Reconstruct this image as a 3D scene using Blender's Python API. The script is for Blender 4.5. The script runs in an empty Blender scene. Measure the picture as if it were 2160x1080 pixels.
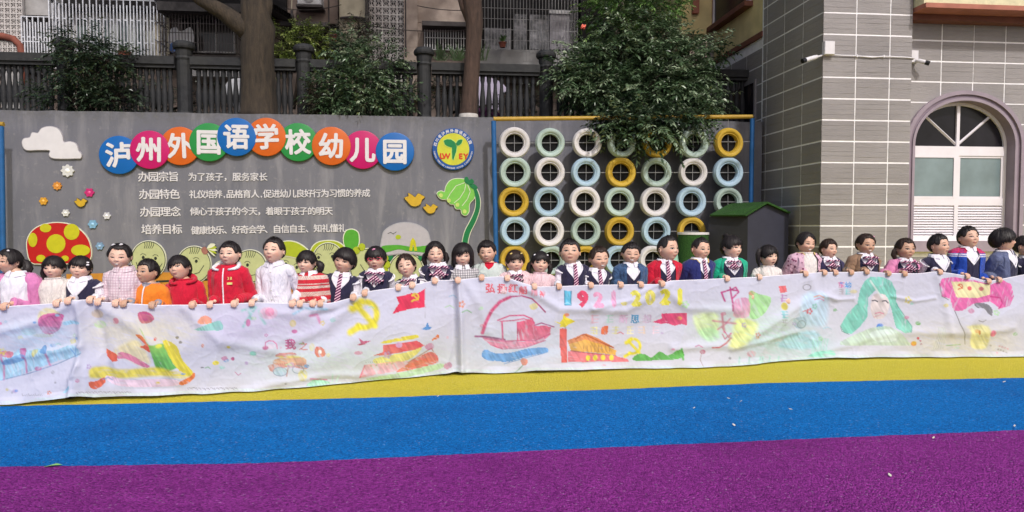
import bpy, math, random
import numpy as np
from mathutils import Vector, Matrix
R = math.radians
rnd = random.Random(7)
scene = bpy.context.scene
col = scene.collection

# ---------------------------------------------------------------- camera
CAM_H, YAW, PITCH, FPX = 1.25, R(6.0), R(2.4), 1500.0
cam_d = bpy.data.cameras.new("camera")
cam_d.sensor_width = 36.0
cam_d.lens = 36.0 * FPX / 2160.0
cam_d.clip_end = 500
cam = bpy.data.objects.new("camera", cam_d)
col.objects.link(cam)
FW = Vector((math.sin(YAW) * math.cos(PITCH), math.cos(YAW) * math.cos(PITCH), -math.sin(PITCH)))
RT = Vector((math.cos(YAW), -math.sin(YAW), 0))
UP = RT.cross(FW)
cam.matrix_world = Matrix(((RT.x, UP.x, -FW.x, 0), (RT.y, UP.y, -FW.y, 0), (RT.z, UP.z, -FW.z, CAM_H), (0, 0, 0, 1)))
scene.camera = cam

# ---------------------------------------------------------------- light
SUN_EL, SUN_AZ = R(43), R(16)      # azimuth: degrees to the right of straight behind the camera
world = bpy.data.worlds.new("World")
scene.world = world
world.use_nodes = True
wn = world.node_tree.nodes
wl = world.node_tree.links
bg = wn["Background"]
sky = wn.new("ShaderNodeTexSky")
sky.sky_type = 'NISHITA'
sky.sun_disc = False
sky.sun_elevation = SUN_EL
sky.sun_rotation = math.pi - SUN_AZ
sky.air_density = 1.0
sky.dust_density = 4.0
sky.ozone_density = 1.0
wl.new(sky.outputs[0], bg.inputs[0])
bg.inputs[1].default_value = 0.12
sd = bpy.data.lights.new("sun", 'SUN')
sd.energy = 2.0
sd.angle = R(2)
sd.color = (1.0, 0.975, 0.95)
sun = bpy.data.objects.new("sun", sd)
col.objects.link(sun)
dirv = Vector((math.sin(SUN_AZ) * math.cos(SUN_EL), -math.cos(SUN_AZ) * math.cos(SUN_EL), math.sin(SUN_EL)))
sun.rotation_euler = dirv.to_track_quat('Z', 'Y').to_euler()
sun.location = dirv * 40
scene.view_settings.view_transform = 'Standard'
scene.view_settings.look = 'None'
scene.view_settings.gamma = 1
scene.view_settings.use_curve_mapping = False
scene.view_settings.exposure = 0.28
scene.cycles.use_denoising = True
scene.cycles.max_bounces = 6

# ---------------------------------------------------------------- projection helpers (photo pixel -> place)
def ray(px, py):
    return FW * FPX + RT * (px - 1080) + UP * (540 - py)
def P(px, py, Y):
    d = ray(px, py); t = Y / d.y
    return Vector((d.x * t, Y, CAM_H + d.z * t))
def PX(px, py, X):
    d = ray(px, py); t = X / d.x
    return Vector((X, d.y * t, CAM_H + d.z * t))
def G(px, py, z=0.0):
    d = ray(px, py); t = (z - CAM_H) / d.z
    return Vector((d.x * t, d.y * t, z))
def interp(x, pts):
    return float(np.interp(x, [p[0] for p in pts], [p[1] for p in pts]))

# ---------------------------------------------------------------- materials
def s2l(c):
    return tuple(((v / 12.92) if v <= 0.04045 else ((v + 0.055) / 1.055) ** 2.4) for v in c)
def rgb(r, g, b):
    return s2l((r / 255, g / 255, b / 255))
_mats = {}
def nt(name):
    m = bpy.data.materials.new(name); m.use_nodes = True
    n = m.node_tree.nodes; l = m.node_tree.links
    return m, n, l, n["Principled BSDF"]
def coords(n, l, scale=(1, 1, 1), world_space=False):
    mp = n.new("ShaderNodeMapping"); mp.inputs['Scale'].default_value = scale
    if world_space:
        g = n.new("ShaderNodeNewGeometry"); l.new(g.outputs['Position'], mp.inputs[0])
    else:
        t = n.new("ShaderNodeTexCoord"); l.new(t.outputs['Object'], mp.inputs[0])
    return mp.outputs[0]
def noise(n, l, vec, scale, detail=3, rough=.55, dist=0):
    t = n.new("ShaderNodeTexNoise"); l.new(vec, t.inputs['Vector'])
    t.inputs['Scale'].default_value = scale; t.inputs['Detail'].default_value = detail
    t.inputs['Roughness'].default_value = rough; t.inputs['Distortion'].default_value = dist
    return t.outputs['Fac']
def mathn(n, l, op, a, b=None, c=None, clamp=False):
    t = n.new("ShaderNodeMath"); t.operation = op; t.use_clamp = clamp
    for i, v in enumerate((a, b, c)):
        if v is None: continue
        if isinstance(v, (int, float)): t.inputs[i].default_value = v
        else: l.new(v, t.inputs[i])
    return t.outputs[0]
def remap(n, l, v, a, b, c=0, d=1):
    t = n.new("ShaderNodeMapRange"); l.new(v, t.inputs[0])
    for i, x in enumerate((a, b, c, d)): t.inputs[i + 1].default_value = x
    return t.outputs[0]
def mixc(n, l, f, a, b, mode='MIX'):
    t = n.new("ShaderNodeMix"); t.data_type = 'RGBA'; t.blend_type = mode
    if isinstance(f, (int, float)): t.inputs[0].default_value = f
    else: l.new(f, t.inputs[0])
    for i, v in ((6, a), (7, b)):
        if isinstance(v, tuple): t.inputs[i].default_value = (*v[:3], 1)
        else: l.new(v, t.inputs[i])
    return t.outputs[2]
def bumpn(n, l, b, h, strength=.3, dist=.01):
    t = n.new("ShaderNodeBump"); t.inputs['Strength'].default_value = strength; t.inputs['Distance'].default_value = dist
    l.new(h, t.inputs['Height']); l.new(t.outputs[0], b.inputs['Normal'])
def M(name, c, rough=.6, var=.12, scale=12, bump=.15, bdist=.004, metal=0, spec=.35, rand=0.0, stretch=(1, 1, 1), dirt=None, dirt_amt=.4, dscale=2.0, coat=0):
    """plain procedural surface: noise-varied colour, optional blotches of dirt or painted reflection, fine relief"""
    if name in _mats: return _mats[name]
    m, n, l, b = nt(name)
    v = coords(n, l, stretch)
    f = noise(n, l, v, scale, 4)
    dk = tuple(x * (1 - var) for x in c); lt = tuple(min(1, x * (1 + var)) for x in c)
    cc = mixc(n, l, remap(n, l, f, .3, .7), dk, lt)
    if dirt:
        f2 = noise(n, l, v, dscale, 5, .65)
        cc = mixc(n, l, remap(n, l, f2, .45, .75, 0, dirt_amt), cc, dirt)
    if rand:
        oi = n.new("ShaderNodeObjectInfo")
        hv = n.new("ShaderNodeHueSaturation"); l.new(cc, hv.inputs['Color'])
        l.new(remap(n, l, oi.outputs['Random'], 0, 1, 1 - rand, 1 + rand), hv.inputs['Value'])
        cc = hv.outputs[0]
    l.new(cc, b.inputs['Base Color'])
    b.inputs['Roughness'].default_value = rough; b.inputs['Metallic'].default_value = metal
    b.inputs['Specular IOR Level'].default_value = spec
    if coat: b.inputs['Coat Weight'].default_value = coat
    if bump: bumpn(n, l, b, noise(n, l, v, scale * 4, 4), bump, bdist)
    _mats[name] = m
    return m

# ---------------------------------------------------------------- objects
_loc = {}
def tag(o, label=None, cat=None, group=None, kind=None):
    if label: o['label'] = label
    if cat: o['category'] = cat
    if group: o['group'] = group
    if kind: o['kind'] = kind
    return o
def thing(name, label, cat, loc=(0, 0, 0), group=None, rz=0):
    o = bpy.data.objects.new(name, None); o.empty_display_size = .1
    col.objects.link(o); o.location = loc; o.rotation_euler = (0, 0, rz)
    _loc[o.name] = Vector(loc)
    return tag(o, label, cat, group)
def link(name, me, parent=None, loc=(0, 0, 0)):
    o = bpy.data.objects.new(name, me); col.objects.link(o)
    if parent is not None: o.parent = parent
    o.location = loc
    return o
class MB:
    def __init__(s): s.v = []; s.f = []; s.m = []; s.mat = 0
    def add(s, vs, fs):
        k = len(s.v); s.v.extend([tuple(x) for x in vs]); s.f.extend([tuple(i + k for i in f) for f in fs]); s.m.extend([s.mat] * len(fs)); return k
    def box(s, c, sz, rz=0, bev=0):
        x, y, z = sz[0] / 2, sz[1] / 2, sz[2] / 2
        vs = [(-x, -y, -z), (x, -y, -z), (x, y, -z), (-x, y, -z), (-x, -y, z), (x, -y, z), (x, y, z), (-x, y, z)]
        if rz:
            ca, sa = math.cos(rz), math.sin(rz); vs = [(a * ca - b * sa, a * sa + b * ca, d) for a, b, d in vs]
        vs = [(a + c[0], b + c[1], d + c[2]) for a, b, d in vs]
        s.add(vs, [(0, 3, 2, 1), (4, 5, 6, 7), (0, 1, 5, 4), (1, 2, 6, 5), (2, 3, 7, 6), (3, 0, 4, 7)])
        return s
    def b2(s, lo, hi):
        return s.box([(lo[i] + hi[i]) / 2 for i in range(3)], [abs(hi[i] - lo[i]) for i in range(3)])
    def bevbox(s, lo, hi, b=.01):
        """box whose front (-y) face has a chamfer"""
        x0, y0, z0 = lo; x1, y1, z1 = hi
        vs = [(x0, y1, z0), (x1, y1, z0), (x1, y1, z1), (x0, y1, z1), (x0, y0 + b, z0), (x1, y0 + b, z0), (x1, y0 + b, z1), (x0, y0 + b, z1),
              (x0 + b, y0, z0 + b), (x1 - b, y0, z0 + b), (x1 - b, y0, z1 - b), (x0 + b, y0, z1 - b)]
        s.add(vs, [(0, 3, 2, 1), (0, 1, 5, 4), (1, 2, 6, 5), (2, 3, 7, 6), (3, 0, 4, 7), (4, 5, 9, 8), (5, 6, 10, 9), (6, 7, 11, 10), (7, 4, 8, 11), (8, 9, 10, 11)])
        return s
    def tube(s, pts, rad, n=8, cap=True, flat=1.0):
        pts = [Vector(p) for p in pts]
        if isinstance(rad, (int, float)): rad = [rad] * len(pts)
        k0 = len(s.v); prev = None; vs = []
        for i, p in enumerate(pts):
            t = (pts[min(i + 1, len(pts) - 1)] - pts[max(i - 1, 0)]).normalized()
            if prev is None:
                a = Vector((0, 0, 1)) if abs(t.z) < .9 else Vector((1, 0, 0))
                u = t.cross(a).normalized()
            else:
                u = (prev - t * prev.dot(t)).normalized()
            prev = u; w = t.cross(u)
            for j in range(n):
                an = 2 * math.pi * j / n
                vs.append(p + u * math.cos(an) * rad[i] + w * math.sin(an) * rad[i] * flat)
        fs = []
        for i in range(len(pts) - 1):
            for j in range(n):
                fs.append((i * n + j, i * n + (j + 1) % n, (i + 1) * n + (j + 1) % n, (i + 1) * n + j))
        if cap:
            fs.append(tuple(range(n - 1, -1, -1))); e = (len(pts) - 1) * n; fs.append(tuple(range(e, e + n)))
        s.add(vs, fs); return s
    def lathe(s, c, prof, n=12, axis='z', a0=0, a1=2 * math.pi):
        """prof: (radius, height) list"""
        vs = []; fs = []; full = abs(a1 - a0 - 2 * math.pi) < 1e-6
        m = n if full else n + 1
        for r, h in prof:
            for j in range(m):
                a = a0 + (a1 - a0) * j / n
                x, y = r * math.cos(a), r * math.sin(a)
                if axis == 'z': vs.append((c[0] + x, c[1] + y, c[2] + h))
                elif axis == 'y': vs.append((c[0] + x, c[1] + h, c[2] + y))
                else: vs.append((c[0] + h, c[1] + x, c[2] + y))
        for i in range(len(prof) - 1):
            for j in range(n):
                j2 = (j + 1) % m
                q = (i * m + j, i * m + j2, (i + 1) * m + j2, (i + 1) * m + j)
                fs.append(q if axis != 'y' else q[::-1])
        s.add(vs, fs); return s
    def prism(s, poly, y0, y1):
        """poly: list of (x,z); solid between planes y0 (front) and y1 (back)"""
        n = len(poly)
        vs = [(x, y0, z) for x, z in poly] + [(x, y1, z) for x, z in poly]
        area = sum(poly[i][0] * poly[(i + 1) % n][1] - poly[(i + 1) % n][0] * poly[i][1] for i in range(n))
        f = tuple(range(n)); bk = tuple(range(2 * n - 1, n - 1, -1))
        fs = [f, bk] if area > 0 else [f[::-1], bk[::-1]]
        for i in range(n):
            j = (i + 1) % n
            q = (i, n + i, n + j, j)
            fs.append(q if area > 0 else q[::-1])
        s.add(vs, fs); return s
    def build(s, name, mats, parent=None, smooth=False, local=False, auto=None):
        me = bpy.data.meshes.new(name)
        off = _loc.get(parent.name, Vector()) if (parent is not None and not local) else Vector()
        me.from_pydata([(a - off.x, b - off.y, c - off.z) for a, b, c in s.v], [], s.f)
        if not isinstance(mats, (list, tuple)): mats = [mats]
        for m in mats: me.materials.append(m)
        if len(mats) > 1: me.polygons.foreach_set('material_index', s.m)
        if smooth:
            me.polygons.foreach_set('use_smooth', [True] * len(me.polygons))
            if auto is not None:
                try: me.set_sharp_from_angle(angle=R(auto))
                except Exception: pass
        me.update()
        o = link(name, me, parent)
        if parent is not None and not local: _loc[o.name] = off.copy()
        return o
def npmesh(name, V, F, mats, parent=None, smooth=True, off=None, loc=(0, 0, 0), mi=None):
    """fast mesh from numpy arrays; F is (n,3) or (n,4)"""
    me = bpy.data.meshes.new(name)
    V = np.asarray(V, dtype=np.float32)
    if off is not None: V = V - np.array(off, dtype=np.float32)
    F = np.asarray(F, dtype=np.int32); k = F.shape[1]
    me.vertices.add(len(V)); me.vertices.foreach_set('co', V.ravel())
    me.loops.add(F.size); me.loops.foreach_set('vertex_index', F.ravel())
    me.polygons.add(len(F)); me.polygons.foreach_set('loop_start', np.arange(0, F.size, k, dtype=np.int32))
    me.update(calc_edges=True)
    if not isinstance(mats, (list, tuple)): mats = [mats]
    for m in mats: me.materials.append(m)
    if mi is not None: me.polygons.foreach_set('material_index', np.asarray(mi, dtype=np.int32))
    if smooth: me.polygons.foreach_set('use_smooth', [True] * len(F))
    me.validate()
    return link(name, me, parent, loc)

# ---------------------------------------------------------------- lettering
_txt = {}
def glyph(ch, bold=.02, shear=0):
    key = (ch, bold, shear)
    if key in _txt: return _txt[key]
    cu = bpy.data.curves.new("t", 'FONT'); cu.body = ch; cu.size = 1.0; cu.offset = bold; cu.shear = shear; cu.resolution_u = 3
    o = bpy.data.objects.new("t", cu); col.objects.link(o)
    bpy.context.view_layer.update()
    me = bpy.data.meshes.new_from_object(o.evaluated_get(bpy.context.evaluated_depsgraph_get()))
    me.calc_loop_triangles()
    V = np.array([v.co[:2] for v in me.vertices]).reshape(-1, 2)
    T = np.array([t.vertices[:] for t in me.loop_triangles], dtype=int).reshape(-1, 3)
    from collections import Counter
    cnt = Counter()
    for t in T:
        for a, b in ((t[0], t[1]), (t[1], t[2]), (t[2], t[0])): cnt[(a, b)] += 1
    edges = [e for e in cnt if (e[1], e[0]) not in cnt]
    bpy.data.objects.remove(o); bpy.data.curves.remove(cu); bpy.data.meshes.remove(me)
    _txt[key] = (V, T, edges)
    return _txt[key]
def letter_mb(mb, ch, cx, cz, size, y0, y1, bold=.02, rot=0, center=None, squash=1.0, shear=0):
    """solid letter standing on plane y1, front face at y0; heavier weights are made by shifted layers"""
    if bold > 0:
        k = 0
        for dx, dz in ((-1, 0), (1, 0), (0, 1), (0, -1), (.7, .7), (-.7, .7), (.7, -.7), (-.7, -.7)) if bold > .025 else ((-1, 0), (1, 0), (0, 1), (0, -1)):
            letter_mb(mb, ch, cx + dx * bold * size, cz + dz * bold * size, size, y0 + k * .0003, y1, 0, rot, center, squash, shear); k += 1
        return
    V, T, E = glyph(ch, 0, shear)
    if not len(V): return
    if center is None: center = (.5, .37) if ord(ch[0]) > 255 else ((V[:, 0].min() + V[:, 0].max()) / 2, .35)
    X = (V[:, 0] - center[0]) * size * squash; Z = (V[:, 1] - center[1]) * size
    c, s = math.cos(rot), math.sin(rot)
    x = cx + X * c - Z * s; z = cz + X * s + Z * c
    n = len(V)
    vs = [(x[i], y0, z[i]) for i in range(n)] + [(x[i], y1, z[i]) for i in range(n)]
    fs = [tuple(t) for t in T] + [(a, a + n, b + n, b) for a, b in E]
    mb.add(vs, fs)
# ================================================================ the ground
YW = 13.0            # face of the grey wall
YB = 11.0            # face of the school's pillar
def rubber(name, c1, c2, c3):
    m, n, l, b = nt(name)
    v = coords(n, l, (1, 1, 1), True)
    vo = n.new("ShaderNodeTexVoronoi"); l.new(v, vo.inputs['Vector']); vo.inputs['Scale'].default_value = 105
    g = n.new("ShaderNodeSeparateColor"); l.new(vo.outputs['Color'], g.inputs[0])
    f1 = noise(n, l, v, 2.2, 4, .6); f2 = noise(n, l, v, 45, 3, .7)
    base = mixc(n, l, remap(n, l, g.outputs[0], .05, .95), c1, c2)
    base = mixc(n, l, remap(n, l, f2, .35, .7, 0, .45), base, c2)
    base = mixc(n, l, remap(n, l, f1, .3, .75, 0, .35), base, c3)
    sp = mathn(n, l, 'GREATER_THAN', g.outputs[1], .985)
    base = mixc(n, l, mathn(n, l, 'MULTIPLY', sp, .16), base, (.7, .7, .75))
    f4 = noise(n, l, coords(n, l, (.35, 1.3, 1), True), 3.1, 5, .7); base = mixc(n, l, remap(n, l, f4, .56, .8, 0, .22), base, tuple(min(1, x * 1.5 + .03) for x in c2))
    f5 = noise(n, l, v, .8, 4, .6); base = mixc(n, l, remap(n, l, f5, .5, .75, 0, .35), base, c1)
    l.new(base, b.inputs['Base Color']); b.inputs['Roughness'].default_value = .8
    b.inputs['Specular IOR Level'].default_value = .08
    h = mathn(n, l, 'ADD', mathn(n, l, 'MULTIPLY', vo.outputs['Distance'], -1.0), mathn(n, l, 'MULTIPLY', f2, .9))
    bumpn(n, l, b, h, 1.0, .012)
    return m
m_yel = rubber('rubber_yellow', (.55, .47, .04), (.66, .57, .06), (.6, .51, .07))
m_blu = rubber('rubber_blue', (.001, .055, .25), (.004, .22, .66), (.002, .15, .47))
m_pur = rubber('rubber_purple', (.085, .005, .09), (.34, .045, .32), (.21, .018, .21))
m_gnd = M('ground_concrete', (.2, .2, .2), .9, .2, 3, .3)

def sheet(name, lower, upper, z, mat):
    mb = MB(); n = len(lower)
    vs = [(p[0], p[1], z) for p in lower] + [(p[0], p[1], z) for p in upper]
    mb.add(vs, [(i, i + 1, n + i + 1, n + i) for i in range(n - 1)])
    return tag(mb.build(name, mat), kind='structure')
def groundline(pts):
    q0 = [G(x, y) for x, y in pts]; q = []
    for a, b_ in zip(q0[:-1], q0[1:]):
        for k in range(14):
            p = a.lerp(b_, k / 14); q.append(p + Vector((0, rnd.uniform(-.006, .006), 0)))
    q.append(q0[-1])
    d0 = (q[0] - q[1]).normalized(); d1 = (q[-1] - q[-2]).normalized()
    return [q[0] + d0 * 6] + q + [q[-1] + d1 * 6]
L1 = groundline([(0, 984), (270, 981), (540, 977), (810, 966), (1080, 953), (1350, 941), (1620, 929), (1890, 918), (2160, 907)])
L2 = groundline([(0, 857), (270, 851), (540, 845), (810, 838), (1080, 829), (1350, 819), (1620, 808), (1890, 802), (2160, 797)])
mb = MB(); mb.add([(-120, -120, -.02), (120, -120, -.02), (120, 160, -.02), (-120, 160, -.02)], [(0, 1, 2, 3)])
tag(mb.build('ground', m_gnd), kind='structure')
sheet('purple_rubber_ground', [Vector((p.x, -14, 0)) for p in L1], L1, 0, m_pur)
sheet('blue_rubber_ground', L1, L2, 0, m_blu)
sheet('yellow_rubber_ground', L2, [Vector((p.x, YW + .1, 0)) for p in L2], 0, m_yel)

# specks of litter on the rubber
m_pet = M('petal', (.62, .6, .5), .7, .2); m_lf = M('green_leaf_bit', (.18, .4, .12), .6, .2)
lit = [(924, 836, 'pale crumb lying by the edge of the yellow stripe'), (1563, 847, 'small white petal on the blue rubber near the yellow stripe'), (1668, 864, 'curled white petal on the blue rubber right of centre'),
       (1548, 897, 'pale petal on the blue rubber close to the purple stripe'), (1877, 1003, 'white petal lying alone on the purple rubber at the right'), (1537, 841, 'thin pale twig bit on the blue rubber'),
       (1464, 861, 'tiny white crumb on the middle of the blue rubber'), (1969, 924, 'pale petal just inside the purple stripe at the right'), (2140, 899, 'white petal on blue rubber at the right picture edge'), (2118, 806, 'tiny pale crumb on blue rubber under the right end of the banner')]
for i, (x, y, lb) in enumerate(lit):
    c = G(x, y, .004); mb = MB(); a = rnd.uniform(0, 3); L = rnd.uniform(.011, .018); w = L * .45
    ca, sa = math.cos(a), math.sin(a); vs = []
    for u, v, z in ((-1, 0, .0), (-.4, -.9, .004), (.5, -.8, .005), (1, 0, .009), (.5, .8, .004), (-.4, .9, .003), (0, 0, .006)):
        vs.append((c.x + (u * L * ca - v * w * sa), c.y + (u * L * sa + v * w * ca), c.z + z))
    mb.add(vs, [(6, k, (k + 1) % 6) for k in range(6)])
    tag(mb.build('petal', m_pet, smooth=True), lb, 'petal', 'litter on the rubber ground')
c = G(112, 983, .004); mb = MB()
mb.add([(c.x - .045, c.y - .01, c.z), (c.x, c.y - .02, c.z + .01), (c.x + .045, c.y + .005, c.z + .004), (c.x + .01, c.y + .02, c.z + .008)], [(0, 1, 2, 3)])
tag(mb.build('fallen_leaf', m_lf), 'yellow green fallen leaf on the edge of the purple stripe', 'leaf', 'litter on the rubber ground')

# ================================================================ grey retaining wall
def wall_mat():
    m, n, l, b = nt('painted_wall_grey')
    v = coords(n, l, (1, 1, 1), True); vs = coords(n, l, (1, 1, .16), True)
    f1 = noise(n, l, v, .9, 5, .6); f2 = noise(n, l, vs, 3.4, 5, .65, .3); f3 = noise(n, l, v, 9, 4, .7)
    c = mixc(n, l, remap(n, l, f1, .3, .7), (.112, .115, .142), (.148, .148, .176))
    c = mixc(n, l, remap(n, l, f2, .5, .72, 0, .7), c, (.235, .23, .255))
    c = mixc(n, l, remap(n, l, f2, .25, .42, .35, 0), c, (.08, .08, .1))
    c = mixc(n, l, remap(n, l, f3, .58, .72, 0, .45), c, (.27, .26, .27))
    # dirty top edge
    g = n.new("ShaderNodeNewGeometry"); s = n.new("ShaderNodeSeparateXYZ"); l.new(g.outputs['Position'], s.inputs[0])
    top = mathn(n, l, 'MULTIPLY', remap(n, l, s.outputs[2], 2.95, 3.3), remap(n, l, f3, .35, .6))
    c = mixc(n, l, mathn(n, l, 'MULTIPLY', top, .7), c, (.07, .068, .06))
    l.new(c, b.inputs['Base Color']); b.inputs['Roughness'].default_value = .75; b.inputs['Specular IOR Level'].default_value = .3
    bumpn(n, l, b, mathn(n, l, 'ADD', f3, mathn(n, l, 'MULTIPLY', f2, .6)), .35, .008)
    return m
m_wall = wall_mat()
ZT = P(600, 241, YW).z
WXR = P(1606, 400, YW).x
wall = thing('retaining_wall', 'grey painted wall carrying the coloured sign discs and tyres', 'wall', (0, YW, 0))
mb = MB(); nx = 60; xs = [-10 + (WXR + 10) * i / nx for i in range(nx + 1)]
rr = [rnd.uniform(-.012, .008) for _ in xs]
top = []
for i, x in enumerate(xs):
    top.append(ZT + rr[i])
vs = []; fs = []
for i, x in enumerate(xs): vs += [(x, YW, -.1), (x, YW, top[i]), (x, YW + .25, top[i] + .004), (x, YW + .25, -.1)]
for i in range(nx): fs += [(i * 4 + j, (i + 1) * 4 + j, (i + 1) * 4 + j + 1, i * 4 + j + 1) for j in range(3)]
mb.add(vs, fs); mb.build('wall_face', m_wall, wall)
m_soil = M('terrace_soil', (.05, .042, .03), .95, .35, 6, .5)
mb = MB(); mb.b2((-14, YW + .25, ZT - .3), (9.0, 40, ZT - .04))
tag(mb.build('terrace_ground', m_soil), kind='structure')

# ================================================================ balustrade
m_bal = M('balustrade_grey', (.017, .018, .021), .7, .35, 8, .3, dirt=(.04, .04, .034), dirt_amt=.5)
YR = 13.95
bal = thing('balustrade', 'dark grey balustrade with vase balusters along the wall top', 'balustrade', (0, YR, ZT))
zr0, zr1 = P(600, 147, YR).z, P(600, 127, YR).z
posts = [P(x, 200, YR).x for x in (-112, 139, 390, 642, 895, 1152, 1405, 1640)]
mb = MB()
prof = [(.0, zr0 - .01), (.13, zr0 - .01), (.13, zr0 + .0)]
x0r, x1r = posts[0] - 2, posts[-1]
for a, b_ in zip([posts[0] - 2.2] + posts[:-1], posts):
    mb = MB(); mb.b2((a + .14, YR - .14, zr0 + .03), (b_ - .14, YR + .14, zr1)); mb.b2((a + .14, YR - .1, zr0 - .03), (b_ - .14, YR + .1, zr0 + .028))
    mb.build('handrail', m_bal, bal)
    mb = MB(); mb.b2((a + .14, YR - .11, ZT - .04), (b_ - .14, YR + .11, ZT + .1)); mb.build('base_rail', m_bal, bal)
zp = P(640, 92, YR).z
pm = MB(); pm.lathe((0, 0, ZT - .04), [(.16, 0), (.16, .16), (.135, .2), (.135, zp - ZT - .34), (.15, zp - ZT - .3), (.135, zp - ZT - .26), (.15, zp - ZT - .18), (.15, zp - ZT - .14), (.19, zp - ZT - .12), (.2, zp - ZT - .09), (.2, zp - ZT - .05), (.18, zp - ZT - .02), (.15, zp - ZT + .01), (0, zp - ZT + .04)], 14)
pme = None
for x in posts:
    if pme is None:
        o = pm.build('post', m_bal, bal, smooth=True, local=True, auto=18); pme = o.data
    else: o = link('post', pme, bal)
    o.location = (x, 0, -ZT)
hb = zr0 - .03 - (ZT + .1)
bm_ = MB(); bm_.lathe((0, 0, 0), [(.05, 0), (.05, .06), (.034, .09), (.055, .26), (.058, .36), (.036, .58), (.03, hb - .16), (.045, hb - .1), (.045, hb)], 8)
bme = None
for a, b_ in zip(posts[:-1], posts[1:]):
    k = 16
    for i in range(k):
        x = a + .2 + (b_ - a - .4) * (i + .5) / k
        if bme is None:
            o = bm_.build('baluster', m_bal, bal, smooth=True, local=True, auto=50); bme = o.data
        else: o = link('baluster', bme, bal)
        o.location = (x, 0, .1)

# ================================================================ sign discs
def mrgb(r, g, b_):
    return tuple(x * .68 for x in rgb(r, g, b_))  # factor darkens the colours evenly, standing in for shade over the wall

COLS = {'b': M('disc_blue', mrgb(10, 105, 190), .35, .06, 5, .02), 'm': M('disc_magenta', mrgb(205, 20, 110), .35, .06, 5, .02), 'o': M('disc_orange', mrgb(222, 105, 30), .35, .06, 5, .02), 'g': M('disc_green', mrgb(45, 150, 75), .35, .06, 5, .02)}
m_white = M('white_board', (.56, .545, .58), .5, .05, 6, .03)
discs = [(251, 327, 'b', '泸', 'blue disc at the left end of the wall sign'), (316, 316, 'm', '州', 'magenta disc left of the first orange disc'), (380, 308, 'o', '外', 'orange disc at the left between magenta and green discs'),
         (441, 300, 'g', '国', 'green disc with a boxed white character left of the top blue disc'), (499, 289, 'b', '语', 'blue disc at the top of the sign arc'), (562, 289, 'o', '学', 'orange disc just right of the top blue disc'),
         (629, 300, 'g', '校', 'green disc between two orange discs'), (699, 308, 'o', '幼', 'orange disc left of the right magenta disc'), (765, 316, 'm', '儿', 'magenta disc next to the last blue disc'), (833, 320, 'b', '园', 'blue disc at the right end of the wall sign')]
for i, (x, y, cc, ch, lb) in enumerate(discs):
    yf = YW - .05 - (0, .013, 0, .013, .026, .013, 0, .013, 0, .013)[i]
    c = P(x, y, yf); r = 40.5 / 1500 * (Vector((c.x, c.y, c.z - CAM_H)).dot(FW))
    t = thing('character_disc', lb + ' with white character ' + ch, 'sign', c, 'round character discs of the wall sign')
    mb = MB(); mb.lathe(c, [(0, -.012), (r - .02, -.012), (r - .006, -.008), (r, .004), (r, .012), (r - .004, .012)], 40, 'y')
    mb.lathe(c, [(r * .8, .012), (r * .8, YW - c.y)], 24, 'y')
    mb.build('disc', COLS[cc], t, smooth=True, auto=40)
    mb = MB(); letter_mb(mb, ch, c.x, c.z, r * 1.34, c.y - .022, c.y - .012, .032, rot=R(rnd.uniform(-2, 2))); mb.build('letter', m_white, t)

# ---- rows of small proud letters
rows = [('办园宗旨', [(307, 374), (324, 374), (345, 374), (366, 374)], 21, '为了孩子，服务家长', 406, 373, 555, 373, 'first'),
        ('办园特色', [], 21, '礼仪培养,品格育人,促进幼儿良好行为习惯的养成', 408, 410, 772, 407, 'second'),
        ('办园理念', [], 21, '倾心于孩子的今天，着眼于孩子的明天', 410, 446, 693, 445, 'third'),
        ('培养目标', [], 21, '健康快乐、好奇会学、自信自主、知礼懂礼', 412, 486, 722, 481, 'fourth')]
hx = [(302, 373), (304, 410), (306, 447), (309, 484)]
for k, (a, _, sz, b_, x0, y0, x1, y1, nm) in enumerate(rows):
    c0 = P(hx[k][0], hx[k][1], YW - .02)
    t = thing('wall_lettering', nm + ' line of small white Chinese lettering under the sign discs', 'lettering', c0, 'lines of white lettering on the grey wall')
    for i, ch in enumerate(a):
        c = P(hx[k][0] + i * 21.4, hx[k][1] - i * .2, YW - .014); mb = MB()
        letter_mb(mb, ch, c.x, c.z, 20 * .00905, c.y, YW - .003, .013); mb.build('letter', m_white, t)
    n = len(b_)
    wts = [0.5 if ch == ',' else 1 for ch in b_]; tot = sum(wts) - (wts[0] + wts[-1]) / 2; acc = -wts[0] / 2
    for i, ch in enumerate(b_):
        acc += wts[i] / 2; u = acc / tot; acc += wts[i] / 2
        c = P(x0 + (x1 - x0) * u, y0 + (y1 - y0) * u, YW - .014); mb = MB()
        letter_mb(mb, ch, c.x, c.z, 17 * .00905, c.y, YW - .003, .013)
        if mb.v: mb.build('letter', m_white, t)

# ---- emblem
yf = YW - .05
c = P(956, 315, yf); r = 44 / 1500 * (Vector((c.x, c.y, c.z - CAM_H)).dot(FW))
em = thing('school_emblem', 'round blue and yellow emblem with green sprout and red letters', 'emblem', c)
m_eb = M('emblem_blue', mrgb(15, 85, 165), .4, .05, 5, .02); m_ey = M('emblem_yellow', mrgb(215, 215, 60), .4, .12, 5, .02); m_eg = M('emblem_green', mrgb(10, 135, 75), .4, .05); m_er = M('emblem_red', mrgb(220, 70, 35), .4, .1); m_el = M('emblem_line', mrgb(190, 230, 120), .4, .05)
mb = MB(); mb.lathe(c, [(0, -.01), (r - .01, -.01), (r, 0), (r, .05)], 48, 'y'); mb.build('rim', m_eb, em)
mb = MB(); mb.lathe(c, [(0, -.016), (r * .76, -.016), (r * .77, -.01)], 40, 'y'); mb.build('face', m_ey, em)
def lp(poly, sc, o=c):
    return [(o.x + a * sc, o.z + b * sc) for a, b in poly]
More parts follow.
